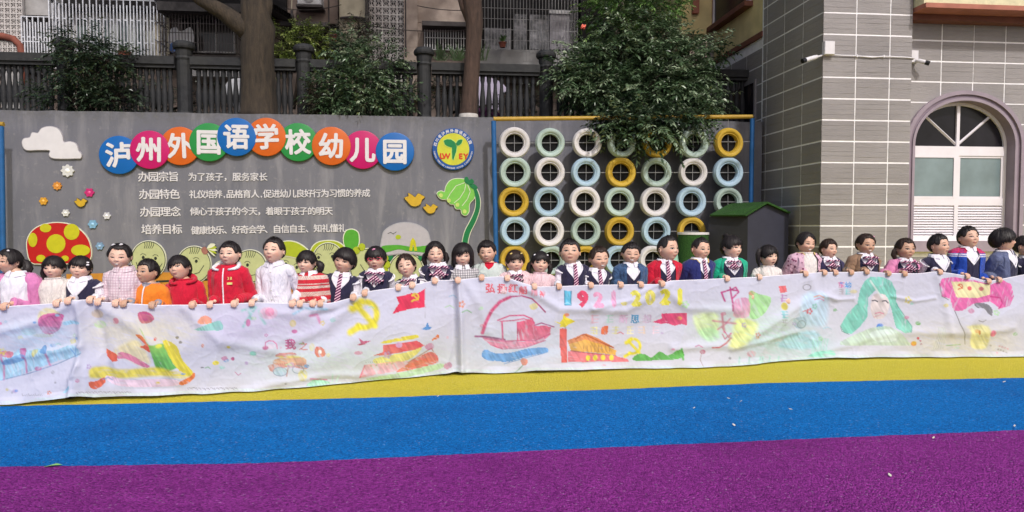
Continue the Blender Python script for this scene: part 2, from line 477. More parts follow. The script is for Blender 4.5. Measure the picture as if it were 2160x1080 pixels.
def outset(poly, d):
    cx = sum(p[0] for p in poly) / len(poly); cy = sum(p[1] for p in poly) / len(poly)
    out = []; n = len(poly)
    ar = sum(poly[i][0] * poly[(i + 1) % n][1] - poly[(i + 1) % n][0] * poly[i][1] for i in range(n)); sg = 1 if ar > 0 else -1
    for i in range(n):
        p, q, s_ = poly[i - 1], poly[i], poly[(i + 1) % n]
        e1 = Vector((q[0] - p[0], q[1] - p[1])).normalized(); e2 = Vector((s_[0] - q[0], s_[1] - q[1])).normalized()
        nn = Vector((e1.y + e2.y, -e1.x - e2.x)) * sg
        if nn.length > 1e-6: nn.normalize()
        out.append((q[0] + nn.x * d, q[1] + nn.y * d))
    return out
sprout = [(-.45, .4), (-.3, .47), (-.1, .46), (.08, .33), (.17, .12), (.14, -.1), (.06, -.35), (0, -.52), (-.05, -.45), (-.06, -.1), (-.06, .08), (-.25, .13), (-.4, .22)]
leaf2 = [(.14, .28), (.22, .42), (.36, .47), (.45, .45), (.4, .3), (.3, .2), (.2, .17)]
for pl in (sprout, leaf2):
    mb = MB(); mb.prism(lp(outset(pl, .035), r), c.y - .019, c.y - .015); mb.build('sprout_outline', m_el, em)
    mb = MB(); mb.prism(lp(pl, r), c.y - .023, c.y - .018); mb.build('sprout', m_eg, em)
for ch, x in (('L', -.55), ('W', -.34), ('E', .36), ('Y', .6)):
    mb = MB(); letter_mb(mb, ch, c.x + x * r, c.z - .33 * r, r * .36, c.y - .021, c.y - .015, .05); mb.build('letter', m_er, em)
for i, ch in enumerate('四川省泸州外国语幼儿园'):
    a = R(165 - i * 14.2)
    mb = MB(); letter_mb(mb, ch, c.x + math.cos(a) * r * .88, c.z + math.sin(a) * r * .88, r * .17, c.y - .013, c.y - .009, .03, rot=a - math.pi / 2); mb.build('letter', m_white, em)
mb = MB(); s_ = 'LUZHOU FOREIGN LANGUAGE SCHOOL KINDERGARTEN'
for i, ch in enumerate(s_):
    if ch == ' ': continue
    a = R(188 + i * 164 / (len(s_) - 1))
    letter_mb(mb, ch, c.x + math.cos(a) * r * .9, c.z + math.sin(a) * r * .9, r * .1, c.y - .013, c.y - .009, .02, rot=a + math.pi / 2)
tag(mb.build('small_lettering', m_white, em), kind='stuff')

# ================================================================ cut-out mural figures
def pc(pts, Y): return [(P(x, y, Y).x, P(x, y, Y).z) for x, y in pts]
def smoothp(pts, n=4):
    out = []; N = len(pts)
    for i in range(N):
        p0, p1, p2, p3 = pts[i - 1], pts[i], pts[(i + 1) % N], pts[(i + 2) % N]
        for k in range(n):
            t = k / n
            out.append(tuple(.5 * ((2 * p1[j]) + (-p0[j] + p2[j]) * t + (2 * p0[j] - 5 * p1[j] + 4 * p2[j] - p3[j]) * t * t + (-p0[j] + 3 * p1[j] - 3 * p2[j] + p3[j]) * t ** 3) for j in (0, 1)))
    return out
def ell(cx, cy, rx, ry, n=24, a0=0, a1=360):
    return [(cx + rx * math.cos(R(a0 + (a1 - a0) * i / n)), cy - ry * math.sin(R(a0 + (a1 - a0) * i / n))) for i in range(n + (0 if a1 - a0 == 360 else 1))]
def plate(name, pts, Y, th, mat, parent):
    mb = MB(); mb.prism(pc(pts, Y), Y, Y + th); return mb.build(name, mat, parent)
def strokes(name, lines, Y, w, mat, parent):
    """thin raised painted lines, w in photo px"""
    mb = MB()
    for ln in lines:
        q = pc(ln, Y); hw = w * .0045
        for (ax, az), (bx, bz) in zip(q[:-1], q[1:]):
            d = Vector((bx - ax, bz - az)); L = d.length
            if L < 1e-6: continue
            nx_, nz = -d.y / L * hw, d.x / L * hw; ex, ez = d.x / L * hw * .5, d.y / L * hw * .5
            mb.add([(ax - nx_ - ex, Y, az - nz - ez), (bx - nx_ + ex, Y, bz - nz + ez), (bx + nx_ + ex, Y, bz + nz + ez), (ax + nx_ - ex, Y, az + nz - ez)], [(0, 1, 2, 3)])
    o = mb.build(name, mat, parent); return o
m_edge = M('board_edge_cream', (.55, .56, .45), .5, .05); m_red = M('mural_red', mrgb(195, 25, 25), .45, .08); m_ylw = M('mural_yellow', mrgb(205, 200, 30), .45, .08)
m_skin = M('mural_skin', mrgb(196, 202, 150), .45, .08); m_ink = M('mural_ink', (.015, .02, .015), .5, 0, bump=0); m_lime = M('mural_lime', mrgb(176, 190, 40), .45, .08); m_grn = M('mural_green', mrgb(85, 170, 50), .45, .1)
m_lgrn = M('mural_light_green', mrgb(130, 205, 85), .45, .08); m_dgrn = M('mural_dark_green', mrgb(10, 125, 70), .45, .08); m_org = M('mural_orange', mrgb(205, 140, 50), .45, .1); m_cap = M('mural_cap_white', mrgb(190, 186, 196), .45, .05)
Y0 = YW - .035
def board(name, label, cat, pts, mat, edge=m_edge, grow=2.0, th=.03, group=None, Yf=Y0):
    c = P(sum(p[0] for p in pts) / len(pts), sum(p[1] for p in pts) / len(pts), Yf)
    t = thing(name, label, cat, c, group)
    if edge: plate('board_rim', outset(pts, grow), Yf, YW - Yf, edge, t)
    plate('board', pts, Yf - .006, .0055, mat, t)
    return t
# cloud
cl = smoothp([(47, 303), (50, 293), (63, 290), (68, 280), (80, 281), (88, 271), (105, 267), (122, 272), (131, 287), (134, 300), (148, 299), (160, 304), (165, 318), (171, 325), (170, 333), (160, 334), (115, 334), (104, 327), (105, 317), (80, 316), (55, 316)], 3)
board('cloud_cutout', 'white cloud cut-out at the left end of the grey wall', 'wall cut-out', cl, m_white, M('cloud_rim', (.35, .33, .36), .5), 1.2)
# mushroom
mush = smoothp([(57, 520), (60, 500), (72, 484), (92, 474), (120, 470), (148, 474), (168, 485), (184, 503), (191, 525), (190, 545), (178, 553), (150, 555), (120, 556), (90, 556), (65, 552)], 3)
t = board('mushroom_cutout', 'red mushroom cap cut-out with yellow spots behind the girls', 'wall cut-out', mush, m_red)
for j, (x, y, rx, ry) in enumerate([(118, 514, 20, 20), (151, 489, 16.5, 17), (96, 481, 12, 9), (69, 506, 9.5, 15), (170, 528, 20, 12), (86, 545, 9.5, 7.5), (137, 545, 8, 6)]):
    plate('spot', ell(x, y, rx, ry, 22), Y0 - .011 - j * .0003, .005, m_ylw, t)
# little flowers and birds
fl = [(142, 360, 11, (.5, .5, .5), 'large white flower cut-out below the cloud'), (120, 392, 7.5, mrgb(225, 150, 60), 'orange and white flower cut-out under the white flower'), (91, 424, 7, mrgb(225, 165, 50), 'small orange flower at the far left of the grey wall'),
      (188, 406, 8, mrgb(205, 40, 120), 'magenta flower cut-out left of the lettering'), (138, 449, 6.5, (.5, .5, .5), 'small white flower above the mushroom cap'), (225, 455, 6.5, (.48, .48, .52), 'small white flower left of the third lettering line'),
      (195, 473, 8, mrgb(130, 180, 215), 'pale blue flower above the mushroom'), (210, 519, 7, mrgb(130, 165, 200), 'pale blue flower right of the mushroom')]
for i, (x, y, r_, cc, lb) in enumerate(fl):
    c = P(x, y, YW - .03); t = thing('flower_cutout', lb, 'wall cut-out', c, 'small flowers fixed on the grey wall')
    m = M('flower_%d' % i, cc, .45, .08); k = 8 if i in (0, 1) else 6; r_ = r_ * .0088
    pts = [(c.x + math.cos(a) * r_ * (1 + .13 * math.cos(k * a)), c.z + math.sin(a) * r_ * (1 + .13 * math.cos(k * a))) for a in [2 * math.pi * q / 48 for q in range(48)]]
    mb = MB(); mb.prism(pts, YW - .03, YW); mb.build('petals', m, t)
    mb = MB(); mb.lathe((c.x, YW - .03, c.z), [(0, -.014), (r_ * .25, -.012), (r_ * .42, -.002)], 12, 'y'); mb.build('centre', M('flower_centre_%d' % i, tuple(min(1, q * 1.35 + .05) for q in cc), .4), t, smooth=True)
m_birdy = M('bird_yellow', mrgb(215, 175, 45), .45, .1)
for (x, y, s, lb) in [(876, 421, 1, 'larger yellow bird cut-out left of the green bellflower'), (909, 440, .72, 'smaller yellow bird cut-out under the bellflower'), (171, 427, .62, 'orange bird cut-out among the small flowers')]:
    b_ = smoothp([(x + a * s, y + d * s) for a, d in [(-23, -4), (-14, -7), (-15, -14), (-6, -9), (0, -5), (6, -13), (14, -9), (20, -5), (14, 0), (11, 9), (2, 14), (-8, 13), (-16, 5)]], 2)
    board('bird_cutout', lb, 'wall cut-out', b_, m_birdy, M('bird_rim', (.1, .08, .03), .5), 1.0, group='bird cut-outs on the grey wall')
# bellflower
bell = smoothp([(922, 408), (930, 403), (938, 405), (941, 393), (950, 381), (965, 377), (985, 380), (997, 392), (1002, 405), (1000, 418), (990, 430), (989, 446), (983, 454), (975, 451), (972, 441), (962, 440), (958, 431), (950, 430), (943, 421), (930, 419)], 3)
t = board('bellflower_cutout', 'pale green drooping bellflower cut-out on a dark green stem', 'wall cut-out', bell, m_lgrn, m_edge, 1.4)
for x, y in ((930, 412), (947, 423), (965, 432), (980, 446)): plate('stamen', ell(x, y, 4.2, 4.6, 14), Y0 - .011, .0045, M('stamen', mrgb(200, 225, 120), .5), t)
strokes('petal_line', [[(981, 385), (962, 392), (950, 408), (943, 420)], [(983, 386), (980, 402), (970, 418), (958, 428)], [(986, 388), (992, 404), (986, 420), (975, 434)]], Y0 - .008, 1.2, m_edge, t)
stem = smoothp([(998, 392), (1004, 396), (1010, 410), (1013, 426), (1011, 445), (1002, 470), (992, 490), (986, 516), (984, 560), (974, 560), (974, 522), (980, 490), (992, 466), (1001, 446), (1004, 428), (1002, 412)], 3)
plate('stem_rim', outset(stem, 1.6), Y0 - .002, .03, m_edge, t); plate('stem', stem, Y0 - .012, .009, m_dgrn, t)
for pl in ([(981, 385), (980, 375), (986, 373), (990, 380), (995, 377), (1000, 384), (992, 390)], [(990, 390), (1000, 388), (1008, 396), (1002, 399), (994, 396)]):
    plate('sepal', smoothp(pl, 3), Y0 - .0155, .003, m_dgrn, t)
# cartoon children
def face(label, cx, cy, rx, ry, eyes=(), mouth=None, hair=True, extra=None, m=m_skin, Yf=Y0):
    t = board('child_face_cutout', label, 'wall cut-out', ell(cx, cy, rx, ry, 40), m, m_edge, 2.0, group='cartoon children cut-outs along the wall foot', Yf=Yf)
    strokes('ink_line', [ell(cx, cy, rx - .5, ry - .5, 40, 0, 359.9)], Yf - .0085, 1.3, m_ink, t)
    for x, y in eyes: plate('eye', ell(x, y, 3, 3.6, 12), Yf - .0092, .003, m_ink, t); strokes('brow', [[(x - 6, y - 5), (x - 2, y - 8), (x + 3, y - 7), (x + 6, y - 4)]], Yf - .0086, 1.0, m_ink, t)
    if mouth: strokes('mouth', [mouth], Yf - .0086, 1.3, m_ink, t)
    if hair: strokes('hair_line', [[(cx - 8 + i * 5, cy - ry + 2), (cx - 7 + i * 4.4, cy - ry + 9), (cx - 9 + i * 4, cy - ry + 15)] for i in range(5)], Yf - .0086, 1.1, m_ink, t)
    return t
face('round cartoon child face behind the boy in orange', 313, 548, 36, 39, [(302, 543), (328, 545)], [(287, 553), (292, 566), (312, 578), (332, 570), (342, 556)])
t = face('winking cartoon girl face with yellow tuft behind the girl in red', 409, 558, 35, 38, [(388, 551), (414, 551)], [(388, 570), (402, 580), (420, 575), (430, 560)])
plate('hair_tie', smoothp([(424, 526), (432, 520), (438, 530), (436, 536), (429, 536)], 2), Y0 - .012, .03, M('hair_tie_pink', mrgb(165, 110, 100), .5), t)
for i in range(5):
    a = R(-35 + i * 17); x0_, y0_ = 436, 526
    plate('hair_tuft', smoothp([(x0_, y0_ - 2), (x0_ + 11 * math.cos(a) - 1, y0_ - 14 * math.sin(a) - 5), (x0_ + 22 * math.cos(a), y0_ - 22 * math.sin(a) + 2), (x0_ + 11 * math.cos(a) + 1, y0_ - 12 * math.sin(a) + 3)], 2), Y0 - .006 - i * .001, .02, m_lime if i % 2 else m_edge, t)
face('cartoon face with wavy mouth between the boy in red and the tall boy', 527, 562, 34, 34, [(522, 559)], [(505, 575), (520, 583), (545, 578)], Yf=Y0 - .012)
t = face('small cartoon face with lime hair behind the boy in red', 466, 578, 18, 26, [(467, 567)], None, False, m=m_lime, Yf=Y0 - .004)
t = board('child_cap_cutout', 'lime green cartoon cap right of the tall boy in white', 'wall cut-out', smoothp([(590, 515), (606, 509), (625, 512), (642, 522), (650, 532), (640, 545), (610, 540), (588, 535)], 3), m_lime, m_edge, 2, group='cartoon children cut-outs along the wall foot', Yf=Y0 - .018)
face('cartoon face under the lime green cap', 612, 570, 32, 36, [(603, 557), (626, 564)], None, False, Yf=Y0 - .002)
t = board('child_hood_cutout', 'lime outline of hair round the cartoon face behind the girl with ponytail', 'wall cut-out', smoothp([(652, 556), (656, 528), (668, 513), (690, 508), (712, 511), (728, 524), (735, 548), (730, 575), (700, 590), (665, 585)], 3), m_lime, m_edge, 2, group='cartoon children cut-outs along the wall foot', Yf=Y0 - .008)
face('cartoon child face behind the girl with the side ponytail', 692, 546, 31, 33, [(701, 541), (672, 543)], None, True, Yf=Y0 - .022)
board('tree_cutout', 'green oval tree cut-out above the boy with bowl hair', 'wall cut-out', smoothp([(725, 502), (730, 488), (742, 484), (754, 490), (757, 505), (755, 518), (748, 528), (738, 530), (728, 520)], 3), m_grn, m_edge, 2)
face('cartoon child face with yellow curls behind the girl in red glasses', 775, 565, 36, 40, [], [(760, 558), (768, 570), (778, 574)], False, Yf=Y0 - .003)
t = thing('child_curls_cutout', 'yellow curls cut-outs beside the girl in red glasses', 'wall cut-out', P(800, 540, Y0), 'cartoon children cut-outs along the wall foot')
for x, y in ((752, 528), (763, 521), (812, 545), (816, 558), (812, 572), (816, 584)): plate('curl', ell(x, y, 7.5, 8, 14), Y0 - .02, .02 + .035, m_lime, t)
cap = smoothp([(803, 525), (807, 500), (812, 487), (830, 475), (853, 470), (878, 474), (898, 486), (904, 498), (908, 520), (906, 540), (880, 536), (850, 534), (820, 537), (806, 535)], 3)
t = board('big_cap_cutout', 'large white cartoon cap painted with a green hill and little yellow house', 'wall cut-out', cap, m_cap, M('cap_rim', (.3, .3, .33), .5), 2, Yf=Y0 - .02)
YC = Y0 - .02
plate('green_hill', smoothp([(805, 520), (822, 517), (845, 517), (870, 521), (890, 519), (907, 519), (908, 533), (880, 531), (862, 530), (845, 526), (835, 527), (820, 531), (806, 533)], 3), YC - .011, .005, m_grn, t)
plate('little_house', [(863, 529), (866, 508), (871, 501), (876, 508), (880, 529), (874, 529), (872, 515), (869, 529)], YC - .0145, .004, m_ylw, t)
plate('little_sun', ell(840, 500, 6, 5, 14), YC - .011, .004, m_lime, t)
strokes('bird_line', [[(818, 493), (824, 490), (830, 494)], [(830, 493), (836, 489)]], YC - .0085, 1.1, m_ink, t)
face('cartoon face under the large white cap', 857, 570, 36, 36, [], None, False, Yf=Y0 - .002)
for x in (823, 888):
    t = thing('cap_strap_cutout', 'dark green strap under the ' + ('left' if x < 850 else 'right') + ' edge of the large white cap', 'wall cut-out', P(x, 540, Y0))
    plate('strap', ell(x, 541, 6, 9, 14), Y0 - .012, .045, m_dgrn, t)
# orange painted band low on the wall
t = thing('painted_board', 'orange and brown painted board low on the grey wall behind the children', 'wall cut-out', P(450, 590, YW - .012))
plate('board', [(140, 578), (330, 574), (560, 580), (720, 590), (830, 600), (830, 680), (140, 680)], YW - .013, .012, m_org, t)
strokes('dark_rail', [[(330, 594), (392, 591)], [(420, 590), (438, 590)]], YW - .0155, 4, m_ink, t)

# ================================================================ tyre frame
m_ybar = M('yellow_pipe', mrgb(196, 158, 60), .5, .15, 8, .1); m_bbar = M('blue_pipe', mrgb(35, 100, 165), .5, .12, 8, .1); m_wire = M('wire', (.24, .24, .25), .6)
YT = YW - .42
TC = {'w': (M('tyre_white', (.55, .53, .55), .6, .1, 9, .2, dirt=(.3, .28, .28), dirt_amt=.6, rand=.08), 'white'), 'm': (M('tyre_mint', (.34, .43, .4), .6, .1, 9, .2, dirt=(.16, .2, .18), dirt_amt=.55, rand=.08), 'mint green'),
      'b': (M('tyre_blue', (.32, .44, .55), .6, .1, 9, .2, dirt=(.16, .22, .27), dirt_amt=.5, rand=.07), 'pale blue'), 'y': (M('tyre_yellow', (.46, .3, .03), .6, .1, 9, .2, dirt=(.18, .12, .03), dirt_amt=.6, rand=.08), 'yellow')}
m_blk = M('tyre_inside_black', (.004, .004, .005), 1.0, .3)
frame = thing('tyre_rack', 'blue posts and yellow top pipe holding the painted tyres', 'frame', P(1041, 700, YT))
pa, pb = P(1041, 251, YT), P(1587, 246, YT)
mb = MB(); mb.tube([pa, pb], .038, 12); mb.build('top_pipe', m_ybar, frame, smooth=True, auto=40)
for q, x2 in ((pa, 1048), (pb, 1581)):
    f_ = P(x2, 620, YT); d = (f_ - q); bt = q + d * (q.z / (q.z - f_.z))
    mb = MB(); mb.tube([(q.x, q.y, q.z - .036), (bt.x, bt.y, 0)], .043, 12); mb.build('post', m_bbar, frame, smooth=True, auto=40)
rowsT = [(302, [1085, 1160, 1238, 1311, 1386, 1463, 1536], 'wmwmymy'), (364, [1086, 1159, 1235, 1309, 1384, 1461, 1535], 'mwbymwb'), (426, [1083, 1157, 1233, 1306, 1381, 1457, 1535], 'ybwmwbm'),
         (488, [1086, 1157, 1235, 1306, 1383, 1458, 1536], 'bwmybyw'), (549, [1085, 1163, 1233, 1305, 1376, 1457, 1535], 'ymybwmb')]
rn = ['top', 'second', 'third', 'fourth', 'lowest']; cn = ['first', 'second', 'third', 'fourth', 'fifth', 'sixth', 'last']
for ri, (y, xs_, cs) in enumerate(rowsT):
    mb = MB(); a, b_ = P(1047, y, YT - .0), P(1583, y - (3 if ri == 0 else 0), YT); mb.tube([a, b_], .006, 5, False); mb.build('wire', m_wire, frame)
for ci in range(7):
    mb = MB(); a = P(rowsT[0][1][ci], 252, YT + .006); b_ = P(rowsT[4][1][ci], 580, YT + .006); mb.tube([a, b_], .0045, 5, False); mb.build('wire', m_wire, frame)
_tm = {}
def tyre_mesh(k):
    if k in _tm: return _tm[k]
    ro, ri, hw = .274, .158, .075
    prof = [(ri + .012, .055), (ri, .05), (ri - .004, .03), (ri, -.045), (ri + .008, -.058), (ri + .02, -.052), (ri + .032, -.072), (ri + .06, -.086), (ri + .09, -.082), (ro - .022, -.064), (ro - .006, -.045), (ro, -.02), (ro, .02), (ro - .006, .045), (ro - .025, .064), (ri + .07, .08), (ri + .03, .07), (ri + .012, .055)]
    mb = MB(); mb.lathe((0, 0, 0), prof, 44, 'y')
    _tm[k] = mb; return mb
for ri, (y, xs_, cs) in enumerate(rowsT):
    for ci, x in enumerate(xs_):
        if ri == 4 and ci > 4: continue
        if ri == 3 and ci == 6: continue
        c = P(x, y, YT); m, cw = TC[cs[ci]]
        t = thing('tyre', '%s painted tyre, %s from the left in the %s row' % (cw, cn[ci], rn[ri]), 'tyre', c, 'painted tyres hung on the frame')
        t.rotation_euler = (R(rnd.uniform(-2, 2)), R(rnd.uniform(0, 360)), R(rnd.uniform(-4, 4))); s = rnd.uniform(.97, 1.04)
        t.scale = (s, s, s)
        key = cs[ci]
        if key not in _tm:
            o = tyre_mesh('base').build('ring', m, t, smooth=True, local=True, auto=60); _tm[key] = o.data
        else: link('ring', _tm[key], t)
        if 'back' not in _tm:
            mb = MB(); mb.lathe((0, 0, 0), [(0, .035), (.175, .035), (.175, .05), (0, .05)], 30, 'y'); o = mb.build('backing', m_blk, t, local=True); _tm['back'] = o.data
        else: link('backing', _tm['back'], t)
# the next frame at the left picture edge
fr2 = thing('tyre_rack', 'end of another rack with blue post and yellow pipe at the left edge', 'frame', P(8, 700, YT))
a = P(8, 262, YT); b_ = P(-160, 258, YT)
mb = MB(); mb.tube([a, b_], .038, 12); mb.build('top_pipe', m_ybar, fr2, smooth=True, auto=40)
mb = MB(); mb.tube([(P(3, 300, YT).x, YT, a.z - .036), (P(7, 600, YT).x, YT, 0)], .045, 12); mb.build('post', m_bbar, fr2, smooth=True, auto=40)

# ================================================================ play kennel and grass drum
m_turf = M('artificial_turf', (.02, .07, .012), .9, .5, 60, .8, .01); m_kd = M('kennel_dark_board', (.022, .023, .042), .6, .15, 4, .05)
YK = 12.1
k = thing('play_house', 'dark grey play house with green turf roof beside the tyres', 'play house', P(1600, 620, YK))
fx0, fx1 = P(1577, 500, YK - .35).x, P(1663, 500, YK - .35).x
apx = P(1619, 427, YK - .35); ev = P(1577, 452, YK - .35).z; ev2 = P(1664, 448, YK - .35).z
mb = MB(); mb.prism([(fx0, 0), (fx1, 0), (fx1, ev2 - .02), (apx.x, apx.z - .04), (fx0, ev - .02)], YK - .35, YK - .31); mb.build('gable_panel', m_kd, k)
bx0 = P(1503, 500, YK - .05).x
bl = [(bx0, YK + .15), (fx0, YK - .35), (fx1, YK - .31), (fx1 - .1, YK + .45), (bx0 + .25, YK + .6)]
mb = MB(); mb.add([(a, b, 0) for a, b in bl[:2]] + [(a, b, ev - .03) for a, b in bl[:2]], [(0, 1, 3, 2)])
mb.add([(fx1, YK - .31, 0), (fx1 - .05, YK + .5, 0), (fx1 - .05, YK + .5, ev - .03), (fx1, YK - .31, ev - .03)], [(0, 1, 2, 3)])
mb.add([(bx0, YK + .15, 0), (bx0 + .2, YK + .6, 0), (bx0 + .2, YK + .6, ev - .03), (bx0, YK + .15, ev - .03)], [(3, 2, 1, 0)])
mb.build('side_panel', M('kennel_side', (.02, .02, .024), .7), k)
def slab(name, q, th, mat, par):
    q = [Vector(a) for a in q]; nrm = (q[1] - q[0]).cross(q[2] - q[0]).normalized()
    if nrm.z < 0: nrm = -nrm
    mb = MB(); mb.add(q + [a - nrm * th for a in q], [(0, 1, 2, 3), (7, 6, 5, 4), (0, 4, 5, 1), (1, 5, 6, 2), (2, 6, 7, 3), (3, 7, 4, 0)]); return mb.build(name, mat, par)
e0 = P(1572, 453, YK - .42); e1 = P(1497, 453, YK + .05); r0 = P(1619, 425, YK - .42); r1 = P(1540, 429, YK + .55)
slab('roof', [e0, r0, r1, e1], .03, m_turf, k)
e2 = P(1668, 447, YK - .42); slab('roof', [e2, e2 + Vector((-.1, .9, 0)), r0 + Vector((-.1, .97, 0)), r0], .03, m_turf, k)
YD = 12.2
c = P(1461, 600, YD); ztp = P(1461, 490, YD).z
k = thing('turf_drum', 'green turf covered drum with white lid below the yellow tyre', 'drum', (c.x, YD, 0))
mb = MB(); mb.lathe((c.x, YD, 0), [(.265, 0), (.265, ztp - .04)], 28); mb.build('drum', m_turf, k, smooth=True)
mb = MB(); mb.lathe((c.x, YD, 0), [(.265, ztp - .04), (.275, ztp - .04), (.275, ztp), (0, ztp)], 28); mb.build('lid', m_white, k)
c = P(1428, 560, YD + .1)
k = thing('turf_cone', 'pale green cone standing beside the turf covered drum', 'cone', (c.x, YD, 0))
mb = MB(); z_ = P(1428, 520, YD).z
mb.lathe((P(1421, 520, YD).x, YD - .02, 0), [(.17, 0), (.03, z_ + .12), (0, z_ + .13)], 20); mb.build('cone_body', M('mint_board', (.22, .4, .3), .6), k, smooth=True)
# ================================================================ school building (right)
def tile_mat(name, c):
    m, n, l, b = nt(name)
    v = coords(n, l, (1, 1, 1), True); vs = coords(n, l, (1.2, 1.2, 5), True)
    f = noise(n, l, v, 1.2, 3, .5); g = noise(n, l, vs, 9, 5, .7, .6); h = noise(n, l, v, 70, 3, .6)
    cc = mixc(n, l, remap(n, l, f, .3, .7), tuple(x * .9 for x in c), tuple(x * 1.1 for x in c))
    cc = mixc(n, l, remap(n, l, g, .4, .75, 0, .3), cc, tuple(x * 1.25 for x in c))
    oi = n.new("ShaderNodeObjectInfo"); hv = n.new("ShaderNodeHueSaturation"); l.new(cc, hv.inputs['Color'])
    l.new(remap(n, l, oi.outputs['Random'], 0, 1, .93, 1.07), hv.inputs['Value'])
    l.new(hv.outputs[0], b.inputs['Base Color']); b.inputs['Roughness'].default_value = .7; b.inputs['Specular IOR Level'].default_value = .3
    bumpn(n, l, b, mathn(n, l, 'ADD', g, mathn(n, l, 'MULTIPLY', h, .3)), .7, .012)
    return m
m_tile = tile_mat('split_stone_tile', (.25, .233, .23))
m_grout = M('white_grout', (.78, .76, .77), .7, .08, 8, .1)
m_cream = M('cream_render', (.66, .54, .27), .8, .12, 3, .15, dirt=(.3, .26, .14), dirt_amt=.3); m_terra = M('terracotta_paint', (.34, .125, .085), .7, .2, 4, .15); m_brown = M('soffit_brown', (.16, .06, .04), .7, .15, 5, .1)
XS = P(1730, 477, YB).x
XR1 = P(1915, 477, YB).x
YR2 = YB + .25
TZ = 44.4 / 1500 * Vector((XS, YB, 0)).dot(Vector((FW.x, FW.y, 0)))
TX = (P(1802, 300, YB).x - P(1730, 300, YB).x)
zg0 = P(1731, 26, YB).z            # one known joint height
zj = zg0 - TZ * math.floor(zg0 / TZ)
bld = thing('school_building', 'school building clad in grey split stone tiles with white joints', 'building', (XS, YB, 0))
# carcass
mb = MB(); mb.mat = 0
mb.b2((XS - .003, YB - .0105, -.1), (XR1 - .012, YB + 1.2, 9))
mb.build('pillar_core', m_grout, bld)
def tile_shape(w, h, seed):
    """split-face tile: four uneven proud courses with recessed lines between them"""
    r_ = random.Random(seed); mb = MB(); n = 4; z = 0; hs = [h / n * r_.uniform(.85, 1.15) for _ in range(n)]; s = h / sum(hs); hs = [q * s for q in hs]
    d0 = -.006
    for i, q in enumerate(hs):
        z0, z1 = z, z + q; z = z1
        d = r_.uniform(.0, .004); g = .004
        k = 5; xs = [w * j / (k - 1) for j in range(k)]
        vs = []
        for x in xs:
            vs += [(x, .012 if i == 0 else -.0126, z0), (x, -.012 - d - r_.uniform(0, .003), z0 + g), (x, -.012 - d - r_.uniform(0, .003), z1 - g), (x, -.0126 if i < n - 1 else .012, z1)]
        fs = []
        for j in range(k - 1):
            for a in range(3): fs.append((j * 4 + a, (j + 1) * 4 + a, (j + 1) * 4 + a + 1, j * 4 + a + 1))
        mb.add(vs, fs)
        mb.add([(0, .012, z0), (0, -.012, z0 + g), (0, -.012, z1 - g), (0, .012, z1)], [(0, 1, 2, 3)])
        mb.add([(w, .012, z0), (w, -.012, z0 + g), (w, -.012, z1 - g), (w, .012, z1)], [(3, 2, 1, 0)])
    return mb
_tl = {}
def put_tile(x, y, z, w, h, side=False):
    key = (round(w, 2), round(h, 2), rnd.randrange(5))
    if key not in _tl:
        o = tile_shape(w, h, hash(key) & 0xffff).build('tile', m_tile, bld, local=True); _tl[key] = o.data
    else: o = link('tile', _tl[key], bld)
    o.location = (x - XS, y - YB, z)
    if side: o.rotation_euler = (0, 0, -math.pi / 2)
    return o
gap = .019
# pillar front
cx_ = [XS]
w1 = P(1801, 300, YB).x - XS; w2 = P(1872, 300, YB).x - XS
xb = [0, w1, w2, XR1 - XS]
zrow = [zj + i * TZ for i in range(-1, int(7.2 / TZ))]
for z in zrow:
    if z < -.2: continue
    for i in range(3):
        e_ = .013 + gap / 2 if i == 0 else 0
        put_tile(XS + xb[i] + gap / 2 - e_, YB, z + gap / 2, xb[i + 1] - xb[i] - gap + e_, TZ - gap)
# pillar side face, looking towards -x
YS1 = PX(1606, 477, XS).y
ys = [YB] + [PX(q, 477, XS).y for q in (1689, 1650, 1614)] + [YS1]
for z in zrow:
    for i in range(4):
        d = ys[i + 1] - ys[i]
        if d < .1: continue
        put_tile(XS - .0, ys[i + 1] - gap / 2, z + gap / 2, d - gap + (gap / 2 if i == 0 else 0), TZ - gap, side=True)
mb = MB(); mb.b2((XS - .0105, YB + .005, -.1), (XS + .4, YS1 + .05, 9)); mb.build('side_core', m_grout, bld)
# side wall beyond the retaining wall: dark tiles, cream storey above
YE = PX(1505, 150, XS).y
zc = PX(1600, 82, XS).z
mb = MB(); mb.b2((XS + .0245, YS1 + .05, -.1), (XS + .5, YE + 3, zc)); mb.build('rear_side_core', m_grout, bld)
yy = YS1 + .05
while yy < YE + .2:
    for z in zrow:
        if z < ZT - .4 or z + TZ > zc: continue
        put_tile(XS + .035, yy + .75 - gap / 2, z + gap / 2, .75 - gap, TZ - gap, side=True)
    yy += .75
mb = MB(); mb.b2((XS - .0, YS1 + .03, zc + .1), (XS + .5, YE, 9)); mb.build('upper_storey_wall', m_cream, bld)
mb = MB(); mb.b2((XS - .03, YS1 + .03, zc), (XS + .45, YE + .03, zc + .1)); mb.build('ledge', m_brown, bld)
# wing facing the camera
XW = P(1438, 50, YE).x
zw = P(1470, 72, YE).z
mb = MB(); mb.b2((XW, YE + .01, zw), (XS - .002, YE + 3, 9)); mb.build('wing_wall', m_cream, bld)
mb = MB(); mb.b2((P(1459, 0, YE).x, YE - .1, P(1459, 30, YE).z), (P(1472, 0, YE).x, YE + .0, 9)); mb.build('pilaster', m_terra, bld)
mb = MB(); mb.b2((P(1502, 0, YE).x, YE - .06, P(1502, 55, YE).z), (P(1514, 0, YE).x, YE + .005, 9)); mb.build('pilaster', m_terra, bld)
